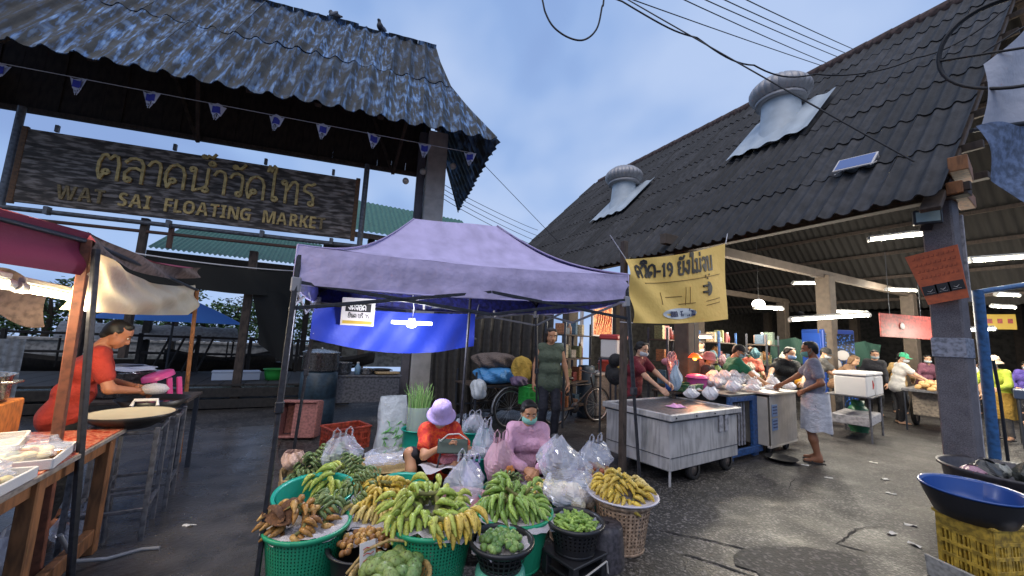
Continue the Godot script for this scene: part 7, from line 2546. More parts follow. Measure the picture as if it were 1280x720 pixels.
	lathe(s, [Vector2(0, 0.01), Vector2(0.32, 0.01), Vector2(0.37, 0.5), Vector2(0.4, 0.52), Vector2(0.4, 0.545), Vector2(0.365, 0.53), Vector2(0.33, 0.1)], 40)
	done(s, "body", mat("bin_metal", hexc("4f4d52"), 0.5, {"metal": 0.3, "tex": "grime", "scale": 2.0}), t)
	var bg := [["dark rubbish bag at the left of the round bin", v(5.45, 0.46, -1.2), v(0.24, 0.2, 0.24), "3c3d3c"], ["dark green rubbish bag at the right of the round bin", v(5.55, 0.48, -0.95), v(0.26, 0.22, 0.24), "33352f"], ["pink wrapper on the rubbish bin's left edge", v(5.3, 0.53, -1.25), v(0.16, 0.09, 0.14), "a8808c"], ["pale blue bag hanging over the rubbish bin", v(5.75, 0.48, -0.9), v(0.3, 0.26, 0.2), "7fa6c9"], ["grey wrapper in the middle of the rubbish bin", v(5.5, 0.53, -1.12), v(0.14, 0.12, 0.12), "8f9088"]]
	for k in bg: bag(k[0], k[1], k[2], mat("rub" + k[3], hexc(k[3]), 0.4), rng.randf() * 6, 0.6, false)
	var yc := mat("crate_yellow", hexc("cba53a"), 0.5, {"tex": "mottle", "scale": 3.0})
	crate("plastic_crate", "big yellow plastic crate with slotted sides under the blue basin", v(4.33, 0.02, -1.0), v(0.3, 0.42, 0.34), yc, 1.25, 3, 3)
	basin("plastic_basin", "wide deep blue basin standing on the yellow crate", mat("basin_blue", hexc("274a8c"), 0.35, {"coat": 0.2}), v(4.27, 0.46, -1.02), 0.19, 0.245, 0.19, v(0.03, 0, 0.04))
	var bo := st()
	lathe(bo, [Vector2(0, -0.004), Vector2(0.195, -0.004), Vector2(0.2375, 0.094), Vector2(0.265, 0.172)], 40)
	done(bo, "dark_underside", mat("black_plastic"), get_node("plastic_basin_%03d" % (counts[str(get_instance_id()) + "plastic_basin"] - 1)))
	t = thing("foam_sheet", "pale dirty foam sheet standing against the yellow crate", "sheet", v(4.07, -0.2, -1.04), 1.25)
	s = st()
	box(s, v(0, 0.17, 0), v(0.42, 0.34, 0.02), 0.004, Basis(v(1, 0, 0), -0.1))
	done(s, "sheet", mat("foam_dirty", hexc("a8a49c"), 0.8, {"tex": "grime", "scale": 3.0}), t)
	t = thing("wooden_box", "reddish brown box behind the yellow crate at the picture edge", "box", v(4.85, 0, -0.82), 1.2)
	s = st()
	box(s, v(0, 0.22, 0), v(0.4, 0.44, 0.3), 0.01)
	done(s, "box", mat("redbrown", hexc("5a2c26"), 0.7, {"tex": "grime", "scale": 3.0}), t)
	bag("white bag low beside the reddish brown box", v(4.5, 0, -0.7), v(0.3, 0.26, 0.24), wb, 0.5, 0.5, false)
	# hall lamps
	var wcol := Color(1.0, 0.97, 0.9)
	var lamps := [
		["long white tube lamp high under the near eave", v(7.96, 3.41, -2.76), v(8.3, 3.44, -2.1), 1.0],
		["long white tube lamp low in the middle of the hall", v(7.95, 2.12, -3.98), v(9.0, 2.26, -3.2), 1.3],
		["short tube lamp left of the second tan column", v(11.4, 3.35, -5.6), v(11.9, 3.38, -5.3), 1.0],
		["short tube lamp behind the third tan column", v(13.2, 3.25, -4.3), v(14.1, 3.28, -4.0), 1.0],
		["tube lamp beyond the corner column, topmost at the right", v(9.0, 3.07, -1.93), v(9.9, 3.19, -1.45), 1.0],
		["tube lamp deep right in the rear hall, second from top", v(13.2, 2.98, -2.5), v(13.8, 3.0, -2.3), 0.8],
		["tube lamp deep right in the rear hall, lowest", v(14.6, 2.85, -2.85), v(15.4, 2.87, -2.65), 0.8],
		["tube lamp over the walkers at the far right edge", v(13.5, 1.85, -2.2), v(14.4, 1.87, -2.0), 0.7],
		["tube lamp in front of the red board", v(11.6, 2.12, -2.6), v(12.25, 2.18, -2.4), 0.8]]
	for l in lamps: tube_lamp(l[0], l[1], l[2], wcol, l[3] * 3.0, 10.0, "", 0.028)
	tube_lamp("rosy tube lamp over the racks right of the yellow banner", v(6.35, 1.72, -5.0), v(6.85, 1.74, -4.8), Color(1.0, 0.78, 0.66), 0.8, 5.0, "", 0.022)
	t = thing("bulb_lamp", "bright round bulb hanging in the hall right of the banner", "lamp", v(9.1, 2.58, -5.2))
	s = st()
	ball(s, Z, v(0.13, 0.11, 0.13), 14)
	done(s, "bulb", mat("bulb_white", wcol, 0.4, {"glow": 12.0}), t)
	s = st()
	rod(s, v(0, 0.06, 0), v(0, 0.14, 0), 0.03)
	rod(s, v(0, 0.14, 0), v(0, 1.5, 0), 0.005, 5)
	done(s, "holder", mat("black_plastic"), t)
	lamp_at(t, v(-0.06, -0.16, 0.1), wcol, 4.5, 0.1)
	# yellow banner
	banner()


func banner() -> void:
	var a := v(3.28, 2.55, -3.4)
	var b := v(5.2, 3.04, -3.4)
	var c := v(5.2, 1.95, -3.4)
	var d := v(3.4, 1.79, -3.4)
	var mid := v(4.25, 2.35, -3.4)
	var t := thing("yellow_banner", "yellow cloth banner with black Thai lettering tied under the eave", "banner", mid)
	var f := func(x: float, y: float, z: float):
		# x 0..1.9 along, y 0..1.05 up; folds hang from the tied corners
		var u := clampf(x / 1.92, 0, 1)
		var w := clampf(y / 1.08, 0, 1)
		var p: Vector3 = d.lerp(c, u).lerp(a.lerp(b, u), w)
		p.y -= 0.05 * sin(PI * u) * w + 0.03 * sin(PI * u) * (1 - w)
		var fold := 0.035 * sin((u * 1.3 + w * 0.7) * 14.0) * exp(-3.0 * u) + 0.02 * sin(u * 9.0 + w * 3.0)
		return p - mid + v(0, 0, fold + z)
	var s := st()
	sheet(s, 60, 24, func(u: float, w: float): return f.call(u * 1.92, w * 1.08, 0.0))
	done(s, "cloth", mat("banner_yellow", hexc("e4c26c"), 0.75, {"nrm": "wrinkle", "ns": 0.15, "back": Color(0.4, 0.27, 0.05)}), t)
	s = st()
	sheet(s, 4, 24, func(u: float, w: float): return f.call(1.92 + 0.06 * u, w * 1.08, -0.03 * u))
	done(s, "white_border", mat("banner_white", hexc("c6c2c6"), 0.7), t)
	var ink := mat("ink_black")
	thai_text("โควิด".substr(1) + "-19 ยังไม่จบ", 0.2, 0.036, 0.004, ink, t, func(x: float, y: float, z: float): return f.call(0.12 + x, 0.76 + y, 0.006 + z), 0.96)
	s = st()
	var line := PackedVector3Array()
	for i in 20: line.append(f.call(0.25 + i * 0.08, 0.66, 0.006))
	tube(s, line, 0.004, 4)
	for q in [[0.55, 0.3, 0.5], [0.65, 0.42, 0.42], [0.9, 0.3, 0.3], [1.02, 0.28, 0.55], [1.1, 0.3, 0.55], [1.42, 0.3, 0.32], [1.42, 0.24, 0.26]]:
		var ln := PackedVector3Array()
		for i in 6: ln.append(f.call(q[0] + (0.0 if q[2] > q[1] + 0.1 else i * 0.06), lerpf(q[1], q[2], i / 5.0), 0.006))
		tube(s, ln, 0.004, 4)
	done(s, "thin_print_lines", mat("ink_brown", hexc("6a4a1a"), 0.7), t)
	# plug-shaped emblem: half disc with two prongs, three dots above
	s = st()
	for i in 10:
		var a0 := -PI / 2 + PI * i / 10.0
		var a1 := -PI / 2 + PI * (i + 1) / 10.0
		tri(s, f.call(1.46, 0.48, 0.007), f.call(1.46 + cos(a0) * 0.1, 0.48 + sin(a0) * 0.11, 0.007), f.call(1.46 + cos(a1) * 0.1, 0.48 + sin(a1) * 0.11, 0.007))
	for y in [0.44, 0.53]: tube(s, PackedVector3Array([f.call(1.36, y, 0.008), f.call(1.48, y, 0.008)]), 0.016, 5)
	for q in [[1.42, 0.68], [1.5, 0.69], [1.46, 0.64]]: ball(s, f.call(q[0], q[1], 0.008), v(0.014, 0.014, 0.005), 8)
	done(s, "emblem", ink, t)
	s = st()
	for i in 24:
		var a0 := TAU * i / 24
		var a1 := TAU * (i + 1) / 24
		tri(s, f.call(0.88, 0.15, 0.007), f.call(0.88 + cos(a0) * 0.34, 0.15 + sin(a0) * 0.085, 0.007), f.call(0.88 + cos(a1) * 0.34, 0.15 + sin(a1) * 0.085, 0.007))
	done(s, "pale_oval", mat("oval_pale", hexc("b8c0c6"), 0.7), t)
	thai_text("ขอบคุณทุกท่าน", 0.075, 0.016, 0.003, mat("ink_navy", hexc("1d2a55"), 0.7), t, func(x: float, y: float, z: float): return f.call(0.66 + x, 0.11 + y, 0.011 + z))
	s = st()
	for q in [[a, v(-0.25, 0.25, 0)], [b, v(0.2, 0.2, -0.1)], [d, v(-0.2, 0.0, 0)]]: rod(s, q[0] - mid, q[0] - mid + q[1], 0.005, 5)
	done(s, "tie_cord", mat("white_cord"), t)
	var p := thing("banner_post", "weathered grey post carrying the left side of the yellow banner", "post", v(3.35, 0, -3.5))
	s = st()
	box(s, v(0, 1.4, 0), v(0.07, 2.8, 0.07), 0.006)
	done(s, "post", mat("dark_wood"), p)


# ---------------------------------------------------------------- the left: fried food stall, canal behind
func left_side() -> void:
	var gm := mat("dark_steel")
	var brown := mat("brown_wood", hexc("8a5a34"), 0.7, {"tex": "grime", "scale": v(2.5, 0.6, 2.5)})
	var steel := mat("steel")
	var t := thing("stall_canopy", "maroon canopy of the fried food stall with sagging cream tarpaulin side", "canopy", v(-1.19, 0, -3.1))
	var o := v(-1.19, 0, -3.1)
	var C0 := v(0, 1.79, 0)
	var N0 := v(-1.0, 1.83, 2.5)
	var F0 := v(0.0, 1.62, -2.45)
	var mm := mat("maroon_cloth", hexc("8c3550"), 0.75, {"tex": "weave", "scale": 6.0, "nrm": "wrinkle", "ns": 0.2, "back": Color(0.25, 0.05, 0.1)})
	var s := st()
	sheet(s, 40, 8, func(a: float, b: float):
		var p: Vector3 = C0.lerp(N0, a) + v(0, 0.25 * b, 0)
		return p + v(-0.9, 0, -0.35) * -0.02 * sin(b * 7 + a * 5) + v(0, -0.02 * sin(PI * a), 0))
	done(s, "valance", mm, t)
	s = st()
	sheet(s, 24, 12, func(a: float, b: float):
		var lo: Vector3 = C0.lerp(N0, a) + v(0, 0.25, 0)
		var hi := v(-1.7, 2.55, 0.1)
		var p: Vector3 = lo.lerp(hi, b)
		p.y -= 0.12 * sin(PI * b)
		return p)
	sheet(s, 24, 12, func(a: float, b: float):
		var lo: Vector3 = C0.lerp(F0 + v(0, 0.35, 0), a) + v(0, 0.25 - 0.05 * a, 0)
		var p: Vector3 = lo.lerp(v(-1.7, 2.55, -0.6), b)
		p.y -= 0.15 * sin(PI * b) + 0.06 * sin(PI * a) * (1 - b)
		return p)
	done(s, "roof_cloth", mm, t)
	var gb := mat("dun_canvas", hexc("7d6a62"), 0.85, {"tex": "grime", "scale": 2.0, "nrm": "wrinkle", "ns": 0.35, "back": Color(0.12, 0.09, 0.07)})
	s = st()
	sheet(s, 40, 6, func(a: float, b: float):
		var p: Vector3 = (C0 + v(0.01, 0.0, 0)).lerp(F0 + v(0.02, 0.3, 0), a) + v(0, 0.15 + 0.11 * b - 0.08 * sin(PI * a), 0)
		return p + v(0.025 * sin(a * 15 + b * 4), 0, 0))
	done(s, "side_valance", gb, t)
	s = st()
	sheet(s, 50, 14, func(a: float, b: float):
		var top: Vector3 = (C0 + v(-0.02, 0.18, 0)).lerp(F0 + v(-0.02, 0.36, 0), a) - v(0, 0.1 * sin(PI * a), 0)
		var bot: Vector3 = (C0 + v(-0.06, -0.2, 0)).lerp(F0 + v(-0.02, 0.02, 0), a) - v(0, 0.02 * sin(PI * a), 0)
		var p: Vector3 = bot.lerp(top, b)
		return p + v(0.06 * sin(PI * b) + 0.025 * sin(a * 9 - b * 6) + 0.015 * sin(a * 23 + b * 11), 0, 0))
	done(s, "cream_sheet", mat("cream_tarp", hexc("cfc4ae"), 0.5, {"nrm": "wrinkle", "ns": 0.6, "scale": 0.8, "back": Color(0.9, 0.82, 0.68)}), t)
	s = st()
	sheet(s, 30, 8, func(a: float, b: float):
		var p := v(-0.5 - 0.9 * a, 1.52 - 0.06 * sin(a * 11 + 1) + 0.3 * b, -0.95 - 0.1 * a + 0.06 * sin(a * 7 + b * 3))
		return p)
	done(s, "back_cloth", gb, t)
	s = st()
	rod(s, F0 + v(0.02, 0.3, 0), C0 + v(0, 0.2, 0), 0.014)
	rod(s, C0 + v(0, 0.2, 0), N0 + v(0, 0.2, 0), 0.014)
	done(s, "frame_pipe", gm, t)
	s = st()
	bar(s, v(-0.02, 0.0, -0.18), v(0.0, 2.0, 0.0), 0.045, 0.045)
	done(s, "leg", mat("brown_post", hexc("7a4630"), 0.7, {"tex": "grime", "scale": 2.0}), t)
	s = st()
	rod(s, F0 + v(0.06, -1.62, -0.12), F0 + v(0.02, 0.3, 0), 0.02)
	done(s, "leg", mat("orange_post", hexc("b0703a"), 0.6, {"tex": "grime", "scale": 2.0}), t)
	t = thing("black_post", "black square post standing beside the brown stall leg", "post", v(-1.04, 0, -3.22))
	s = st()
	bar(s, v(0, 0, 0), v(-0.1, 1.95, 0.14), 0.03, 0.03)
	done(s, "post", mat("black_steel"), t)
	var warm := Color(1.0, 0.93, 0.78)
	tube_lamp("nearer warm tube lamp under the maroon canopy", v(-1.5, 1.74, -2.35), v(-1.38, 1.70, -2.92), warm, 0.9, 6.0, "", 0.02)
	tube_lamp("further warm tube lamp under the maroon canopy by the brown leg", v(-1.36, 1.69, -2.98), v(-1.27, 1.66, -3.42), warm, 0.9, 6.0, "", 0.02)
	# table with food
	t = thing("food_table", "low wooden food table with red patterned cover at the left", "table", v(-1.5, 0, -2.9))
	s = st()
	box(s, v(0, 0.77, 0), v(0.86, 0.03, 1.75), 0.005)
	done(s, "top", mat("table_edge", hexc("8f8379"), 0.6, {"tex": "grime", "scale": 2.0}), t)
	noise_tex("redprint", 0.03, [0.3, 0.5, 0.6, 0.8], [Color(0.62, 0.16, 0.12), Color(0.8, 0.36, 0.22), Color(0.86, 0.7, 0.58), Color(0.7, 0.24, 0.16)], 256)
	s = st()
	box(s, v(0, 0.788, 0), v(0.84, 0.006, 1.72), 0.0)
	done(s, "cover", mat("red_print_cover", Color(0.9, 0.9, 0.9), 0.35, {"tex": "redprint", "scale": 3.0}), t)
	for k in 4:
		s = st()
		box(s, v([-0.38, 0.36, 0.36, -0.38][k], 0.38, [-0.8, -0.8, 0.0, 0.8][k]), v(0.07, 0.75, 0.07), 0.006)
		done(s, "leg", brown, t)
	s = st()
	box(s, v(0.36, 0.12, -0.4), v(0.05, 0.1, 0.75), 0.005)
	box(s, v(0, 0.7, 0.02), v(0.74, 0.09, 1.6), 0.005)
	done(s, "rail", brown, t)
	for k in 2:
		s = st()
		rod(s, v(0.38, 0, -0.95 - 0.06 * k), v(0.38 - 0.1 * k, 0.76, -0.83), 0.014)
		done(s, "steel_leg", mat("worn_steel"), t)
	var fm := mat("foam_white")
	for k in 3:
		t = thing("food_tray", ["white foam tray of wrapped food nearest on the red table", "white foam tray of wrapped food in the middle of the red table", "white plastic tray of wrapped food stacked at the back of the table"][k], "tray", v([-1.22, -1.24, -1.45][k], 0.793 + [0.0, 0.0, 0.05][k], [-2.55, -3.0, -3.1][k]), 0.15 * k)
		s = st()
		box(s, v(0, 0.008, 0), v(0.3, 0.014, 0.36), 0.004)
		for e in 4: box(s, Basis(UP, e * PI / 2) * v(0, 0.025, [0.18, 0.15][e % 2]), v([0.3, 0.36][e % 2], 0.05, 0.012), 0.003, Basis(UP, e * PI / 2))
		done(s, "tray", fm, t)
	var fried := [mat("fried_a", hexc("b98148"), 0.45), mat("fried_b", hexc("d8c79a"), 0.45), mat("fried_c", hexc("a8b070"), 0.45)]
	for k in 2:
		lumps("fried_cake", ["fried cake under plastic on the nearest tray of the red table", "fried cake under plastic on the middle tray of the red table"][k], "fried cake", "fried cakes tray %s" % ["one", "two"][k], v([-1.22, -1.24][k], 0.83, [-2.55, -3.0][k]), 0.13, 16, v(0.035, 0.018, 0.028), fried, 0.02)
		bag(["clear plastic over the nearest food tray", "clear plastic over the middle food tray"][k], v([-1.24, -1.26][k], 0.8, [-2.55, -3.0][k]), v(0.32, 0.11, 0.38), plastic(), 0.1, 0.3, false)
	# wok with batter, stands, pots
	t = thing("frying_pan", "wide shallow pan of cream batter with a pale loop handle", "pan", v(-1.1, 0.84, -3.92))
	s = st()
	lathe(s, [Vector2(0, -0.07), Vector2(0.13, -0.06), Vector2(0.22, 0.0), Vector2(0.26, 0.03), Vector2(0.268, 0.028), Vector2(0.225, -0.015), Vector2(0.13, -0.075), Vector2(0, -0.085)], 40)
	done(s, "pan", mat("pan_black", hexc("2c2a29"), 0.4, {"metal": 0.3}), t)
	s = st()
	lathe(s, [Vector2(0, 0.004), Vector2(0.22, 0.006), Vector2(0.25, 0.026)], 36)
	done(s, "batter", mat("batter", hexc("c9bb9c"), 0.35), t)
	s = st()
	tube(s, PackedVector3Array([v(-0.08, 0.03, -0.25), v(-0.07, 0.075, -0.27), v(0.07, 0.075, -0.27), v(0.08, 0.03, -0.25)]), 0.013, 8)
	done(s, "handle", mat("card_white"), t)
	for q in [[v(-1.12, 0, -3.95), "steel frame stove stand under the pan of batter"], [v(-1.12, 0, -4.45), "steel frame stove stand under the black wok"]]:
		t = thing("stove_stand", q[1], "stand", q[0], 0.1)
		for k in 4:
			s = st()
			bar(s, v([-0.2, 0.2, 0.2, -0.2][k], 0, [-0.19, -0.19, 0.19, 0.19][k]), v([-0.2, 0.2, 0.2, -0.2][k], 0.78, [-0.19, -0.19, 0.19, 0.19][k]), 0.03, 0.03)
			done(s, "leg", mat("worn_steel"), t)
		for y in [0.22, 0.75]:
			for k in 4:
				s = st()
				bar(s, v([-0.2, 0.2, 0.2, -0.2][k], y, [-0.19, -0.19, 0.19, 0.19][k]), v([0.2, 0.2, -0.2, -0.2][k], y, [-0.19, 0.19, 0.19, -0.19][k]), 0.024, 0.024)
				done(s, "rail", mat("worn_steel"), t)
	t = thing("black_wok", "black wok full of dark oil on the second stove stand", "wok", v(-1.12, 0.86, -4.45))
	s = st()
	lathe(s, [Vector2(0, -0.09), Vector2(0.14, -0.07), Vector2(0.24, 0.03), Vector2(0.25, 0.03), Vector2(0.15, -0.08), Vector2(0, -0.1)], 32)
	done(s, "wok", mat("pan_black"), t)
	s = st()
	lathe(s, [Vector2(0, 0.0), Vector2(0.21, 0.0)], 32)
	done(s, "oil", mat("oil_dark", hexc("3a2a1c"), 0.12), t)
	t = thing("paper_packet", "crumpled newspaper packet in the hands of the man in red", "paper", v(-1.1, 0.98, -4.35))
	s = st()
	ball(s, Z, v(0.1, 0.05, 0.07), 9)
	done(s, "paper", mat("news_paper"), t)
	pot("steel_pot", "large steel pot covered with white cloth behind the man in red", v(-1.62, 0.8, -5.3), 0.26, 0.24, steel)
	bag("white cloth spread over the large steel pot", v(-1.62, 1.03, -5.3), v(0.54, 0.06, 0.54), mat("white_cloth", hexc("b9bcc9"), 0.8), 0.0, 0.3, false)
	t = thing("prep_table", "dark prep table carrying the cloth covered pot and the pink stool", "table", v(-1.45, 0, -5.2))
	s = st()
	box(s, v(0, 0.78, 0), v(0.95, 0.03, 0.6), 0.004)
	done(s, "top", mat("dark_wood"), t)
	for k in 4:
		s = st()
		box(s, v([-0.44, 0.44, 0.44, -0.44][k], 0.38, [-0.26, -0.26, 0.26, 0.26][k]), v(0.04, 0.77, 0.04), 0.003)
		done(s, "leg", gm, t)
	t = thing("plastic_stool", "bright pink round-backed plastic stool lying on the prep table", "stool", v(-1.22, 0.8, -5.1), 0.5)
	s = st()
	lathe(s, [Vector2(0, 0.2), Vector2(0.11, 0.2), Vector2(0.125, 0.19), Vector2(0.13, 0.15)], 24, Transform3D(Basis(v(0, 0, 1), 0.35), v(0, 0.05, 0)))
	done(s, "seat", mat("hot_pink_stool", hexc("d04a86"), 0.35), t)
	for k in 3:
		s = st()
		box(s, v([-0.09, 0.02, 0.11][k], 0.1, [0.06, 0.09, 0.04][k]), v(0.045, 0.2, 0.03), 0.008, Basis(v(0, 0, 1), 0.15))
		done(s, "leg", mat("hot_pink_stool"), t)
	person("man in a red tee shirt bending over the stove and cutting food", v(-1.6, 0, -4.3), -1.25, {
		"h": 1.56, "girth": 1.02, "waist": 0.106, "spine": v(0.05, 1, -0.32), "head": v(-0.15, -0.5, 0), "hands": [v(-0.1, 0.98, -0.38), v(0.12, 0.97, -0.4)], "elbows": [v(-0.8, -0.7, 0.3), v(0.8, -0.7, 0.3)],
		"shirt": cloth("red_tee", hexc("a8301f")), "trousers": cloth("black_trousers", hexc("202024")), "skin": hexc("a3694a"), "cell": 0.013, "curl": 1.0})
	# near left: steel steamer on a wooden cabinet, blue ball lid
	t = thing("wooden_cabinet", "orange brown wooden box lit by the lamp at the left edge", "cabinet", v(-1.72, 0.79, -3.3), 0.1)
	s = st()
	box(s, v(0, 0.13, 0), v(0.5, 0.26, 0.4), 0.008)
	done(s, "box", mat("orange_wood", hexc("b56a2c"), 0.6, {"tex": "grime", "scale": v(4, 1.5, 4)}), t)
	pot("steel_pot", "wide shining steel steamer pot on the orange wooden box", v(-1.72, 1.055, -3.3), 0.24, 0.15, steel, false, "steamer")
	t = thing("blue_bowl", "bright blue upturned bowl at the left edge of the table", "bowl", v(-1.5, 0.8, -2.72))
	s = st()
	lathe(s, [Vector2(0, 0.13), Vector2(0.05, 0.125), Vector2(0.1, 0.08), Vector2(0.12, 0.0)], 24)
	done(s, "bowl", mat("tub_blue", hexc("2f5fa8"), 0.4), t)
	bag("clear bag with scraps under the food table", v(-1.25, 0.0, -3.85), v(0.26, 0.24, 0.24), plastic(), 0.3, 0.5)
	bag("grey bag under the food table by its wooden leg", v(-1.42, 0.0, -3.55), v(0.24, 0.26, 0.24), mat("grey_bag"), 0.9, 0.6)
	t = thing("blue_tub", "dark blue tub standing under the near end of the food table", "tub", v(-1.45, 0, -2.5))
	s = st()
	lathe(s, [Vector2(0, 0), Vector2(0.2, 0), Vector2(0.24, 0.5), Vector2(0.225, 0.5), Vector2(0.19, 0.02)], 28)
	done(s, "tub", mat("blue_dark", hexc("23304a"), 0.5), t)
	s = st()
	tube(s, PackedVector3Array([v(-1.15, 0.3, -3.3), v(-1.1, 0.1, -3.4), v(-1.0, 0.02, -3.55), v(-0.85, 0.015, -3.62), v(-0.75, 0.015, -3.6)]), 0.012, 8)
	tag(done(s, "grey_hose", mat("hose_grey", hexc("7d7d80"), 0.6)), "grey hose curling out from under the food table", "hose")
	canal()


func shrub_leaves(s: SurfaceTool, c: Vector3, r: Vector3, n: int, size: float) -> void:
	for i in n:
		var d := v(rng.randf_range(-1, 1), rng.randf_range(-1, 1), rng.randf_range(-1, 1))
		if d.length() > 1.0: d = d.normalized() * rng.randf_range(0.6, 1.0)
		var p := c + d * r * (1.0 + 0.25 * wob(d * 3.0, 2.0, c.x))
		var a := v(rng.randf_range(-1, 1), rng.randf_range(-0.7, 0.7), rng.randf_range(-1, 1)).normalized() * size
		var b := a.cross(v(rng.randf_range(-1, 1), 1, rng.randf_range(-1, 1))).normalized() * size * 0.5
		tri(s, p - a, p + b, p + a)
		tri(s, p - a, p + a, p - b)


func canal() -> void:
	var water := st()
	sheet(water, 4, 4, func(a: float, b: float): return v(lerpf(-90, 1.6, a), 0.012, lerpf(-11.6, -23.5, b)))
	struct(done(water, "canal_water", mat("canal_water", hexc("1c2420"), 0.12, {"nrm": "bump", "ns": 0.15, "scale": 0.4})))
	var s := st()
	box(s, v(-34, 0.1, -25.5), v(80, 0.7, 4.0), 0.0)
	struct(done(s, "far_bank", mat("bank_earth", hexc("4a4a3c"), 0.9, {"tex": "grime", "scale": 0.5})))
	var t := thing("bank_wall", "pale concrete flood wall along the far bank of the canal", "wall", v(-30, 0, -23.0))
	for i in 22:
		s = st()
		box(s, v(-34 + i * 3.0, 0.28, 0), v(2.96, 0.6, 0.3), 0.02)
		done(s, "wall_panel", mat("flood_wall", hexc("8f8d8a"), 0.8, {"tex": "grime", "scale": 0.6}), t)
	s = st()
	box(s, v(-1, 0.63, 0), v(70, 0.12, 0.5), 0.02)
	done(s, "coping", mat("flood_wall"), t)
	var lm := [mat("leaf_a", hexc("3f5a30"), 0.7, {"back": Color(0.06, 0.1, 0.03)}), mat("leaf_b", hexc("4c6a38"), 0.7, {"back": Color(0.06, 0.1, 0.03)}), mat("leaf_c", hexc("33492c"), 0.7, {"back": Color(0.05, 0.08, 0.03)})]
	for i in 15:
		var x := -18.5 + i * 1.35
		var hh := 1.9 + 0.9 * absf(sin(i * 1.9))
		t = thing("bank_tree", "leafy green tree above the flood wall on the far bank", "tree", v(x, 0.4, -25.0 - 0.8 * (i % 3)), 0.0, "trees along the far bank")
		s = st()
		tube(s, PackedVector3Array([v(0, 0, 0), v(0.1, hh * 0.4, 0), v(0.0, hh * 0.8, 0.1)]), [0.14, 0.1, 0.04], 6)
		for k in 4: tube(s, PackedVector3Array([v(0.05, hh * 0.4, 0), v(cos(k * 1.6) * 0.9, hh * 0.75, sin(k * 1.6) * 0.9)]), [0.06, 0.02], 5)
		done(s, "trunk", mat("bark", hexc("4a3f34"), 0.9), t)
		s = st()
		for k in 7: shrub_leaves(s, v(0.8 * cos(k * 2.1), hh * (0.22 + 0.12 * k), 0.6 * sin(k * 2.1)), v(0.8, 0.5, 0.7), 150, 0.12)
		done(s, "crown", lm[i % 3], t)
	# dark dock with rails and things on it
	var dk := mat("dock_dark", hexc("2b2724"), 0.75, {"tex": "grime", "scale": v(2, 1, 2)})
	t = thing("canal_dock", "dark raised timber dock along the canal edge behind the stalls", "dock", v(-2.0, 0, -9.0))
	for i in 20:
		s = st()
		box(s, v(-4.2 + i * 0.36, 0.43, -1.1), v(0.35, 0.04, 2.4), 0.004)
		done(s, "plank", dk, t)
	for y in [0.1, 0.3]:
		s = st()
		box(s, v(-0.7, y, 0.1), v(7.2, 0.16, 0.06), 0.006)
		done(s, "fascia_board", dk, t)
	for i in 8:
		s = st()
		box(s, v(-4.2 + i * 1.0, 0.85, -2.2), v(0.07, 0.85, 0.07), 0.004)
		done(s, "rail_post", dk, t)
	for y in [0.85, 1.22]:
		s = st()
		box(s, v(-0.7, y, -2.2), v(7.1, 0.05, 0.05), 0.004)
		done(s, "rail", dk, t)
	for k in 4:
		s = st()
		var x := -0.9 + 0.26 * k
		bar(s, v(x, 0.46, -2.0), v(x + 0.2, 1.25, -2.2), 0.035, 0.035)
		done(s, "slanted_bar", dk, t)
	basin("plastic_tub", "green plastic tub on the dark dock", mat("bright_green", hexc("2f9440"), 0.45), v(-0.55, 0.45, -9.6), 0.14, 0.18, 0.22, Z, "tub")
	for k in 4:
		t = thing("foam_box", ["pale blue foam box on the dock behind the orange pole", "white foam box second from the green tub", "white foam box beside the green tub on the dock", "white foam box at the left of the dock"][k], "box", v([-2.5, -1.4, -0.98, -3.2][k], 0.45, -9.55), 0.1 * k)
		s = st()
		box(s, v(0, 0.08, 0), v(0.36, 0.15, 0.25), 0.01)
		done(s, "body", mat("foam_blue", hexc("a9b4c6"), 0.8), t)
		s = st()
		box(s, v(0, 0.17, 0), v(0.38, 0.03, 0.27), 0.006)
		done(s, "lid", mat("foam_blue"), t)
	# boats moored beyond
	for q in [[v(-3.3, 0.1, -12.6), 0.25, "dark wooden boat with a grey rounded roof moored at the dock", true], [v(-0.6, 0.1, -13.2), 0.1, "low dark open boat moored behind the dock rails", false]]:
		t = thing("wooden_boat", q[2], "boat", q[0], q[1])
		s = st()
		sheet(s, 30, 8, func(a: float, b: float):
			var x := lerpf(-2.6, 2.6, a)
			var wd := 0.62 * sqrt(maxf(0.0, 1.0 - pow(absf(x) / 2.65, 3.0)))
			var az := lerpf(-PI / 2, PI / 2, b)
			return v(x, 0.12 + 0.35 * (1.0 - cos(az)) + 0.3 * pow(absf(x) / 2.6, 3.0), sin(az) * wd))
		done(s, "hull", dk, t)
		if q[3]:
			s = st()
			sheet(s, 20, 12, func(a: float, b: float): return v(lerpf(-1.6, 1.6, a), 1.0 + 0.35 * sin(PI * b) + 0.02 * sin(a * 60), lerpf(-0.6, 0.6, b)))
			done(s, "roof", mat("boat_roof", hexc("7a7f86"), 0.6, {"tex": "grime", "scale": 1.5}), t)
			for k in 4:
				s = st()
				rod(s, v([-1.5, 1.5, 1.5, -1.5][k], 0.4, [-0.52, -0.52, 0.52, 0.52][k]), v([-1.5, 1.5, 1.5, -1.5][k], 1.05, [-0.56, -0.56, 0.56, 0.56][k]), 0.02)
				done(s, "post", dk, t)
		else:
			for k in 3:
				s = st()
				box(s, v(-1.2 + k * 1.2, 0.4, 0), v(0.22, 0.03, 1.0), 0.003)
				done(s, "thwart", dk, t)
	# grey stacked crates or sheeting at the left behind the red shirt
	t = thing("grey_shelter", "grey corrugated sheet screen behind the man in red", "screen", v(-3.75, -0.15, -7.6), 0.35)
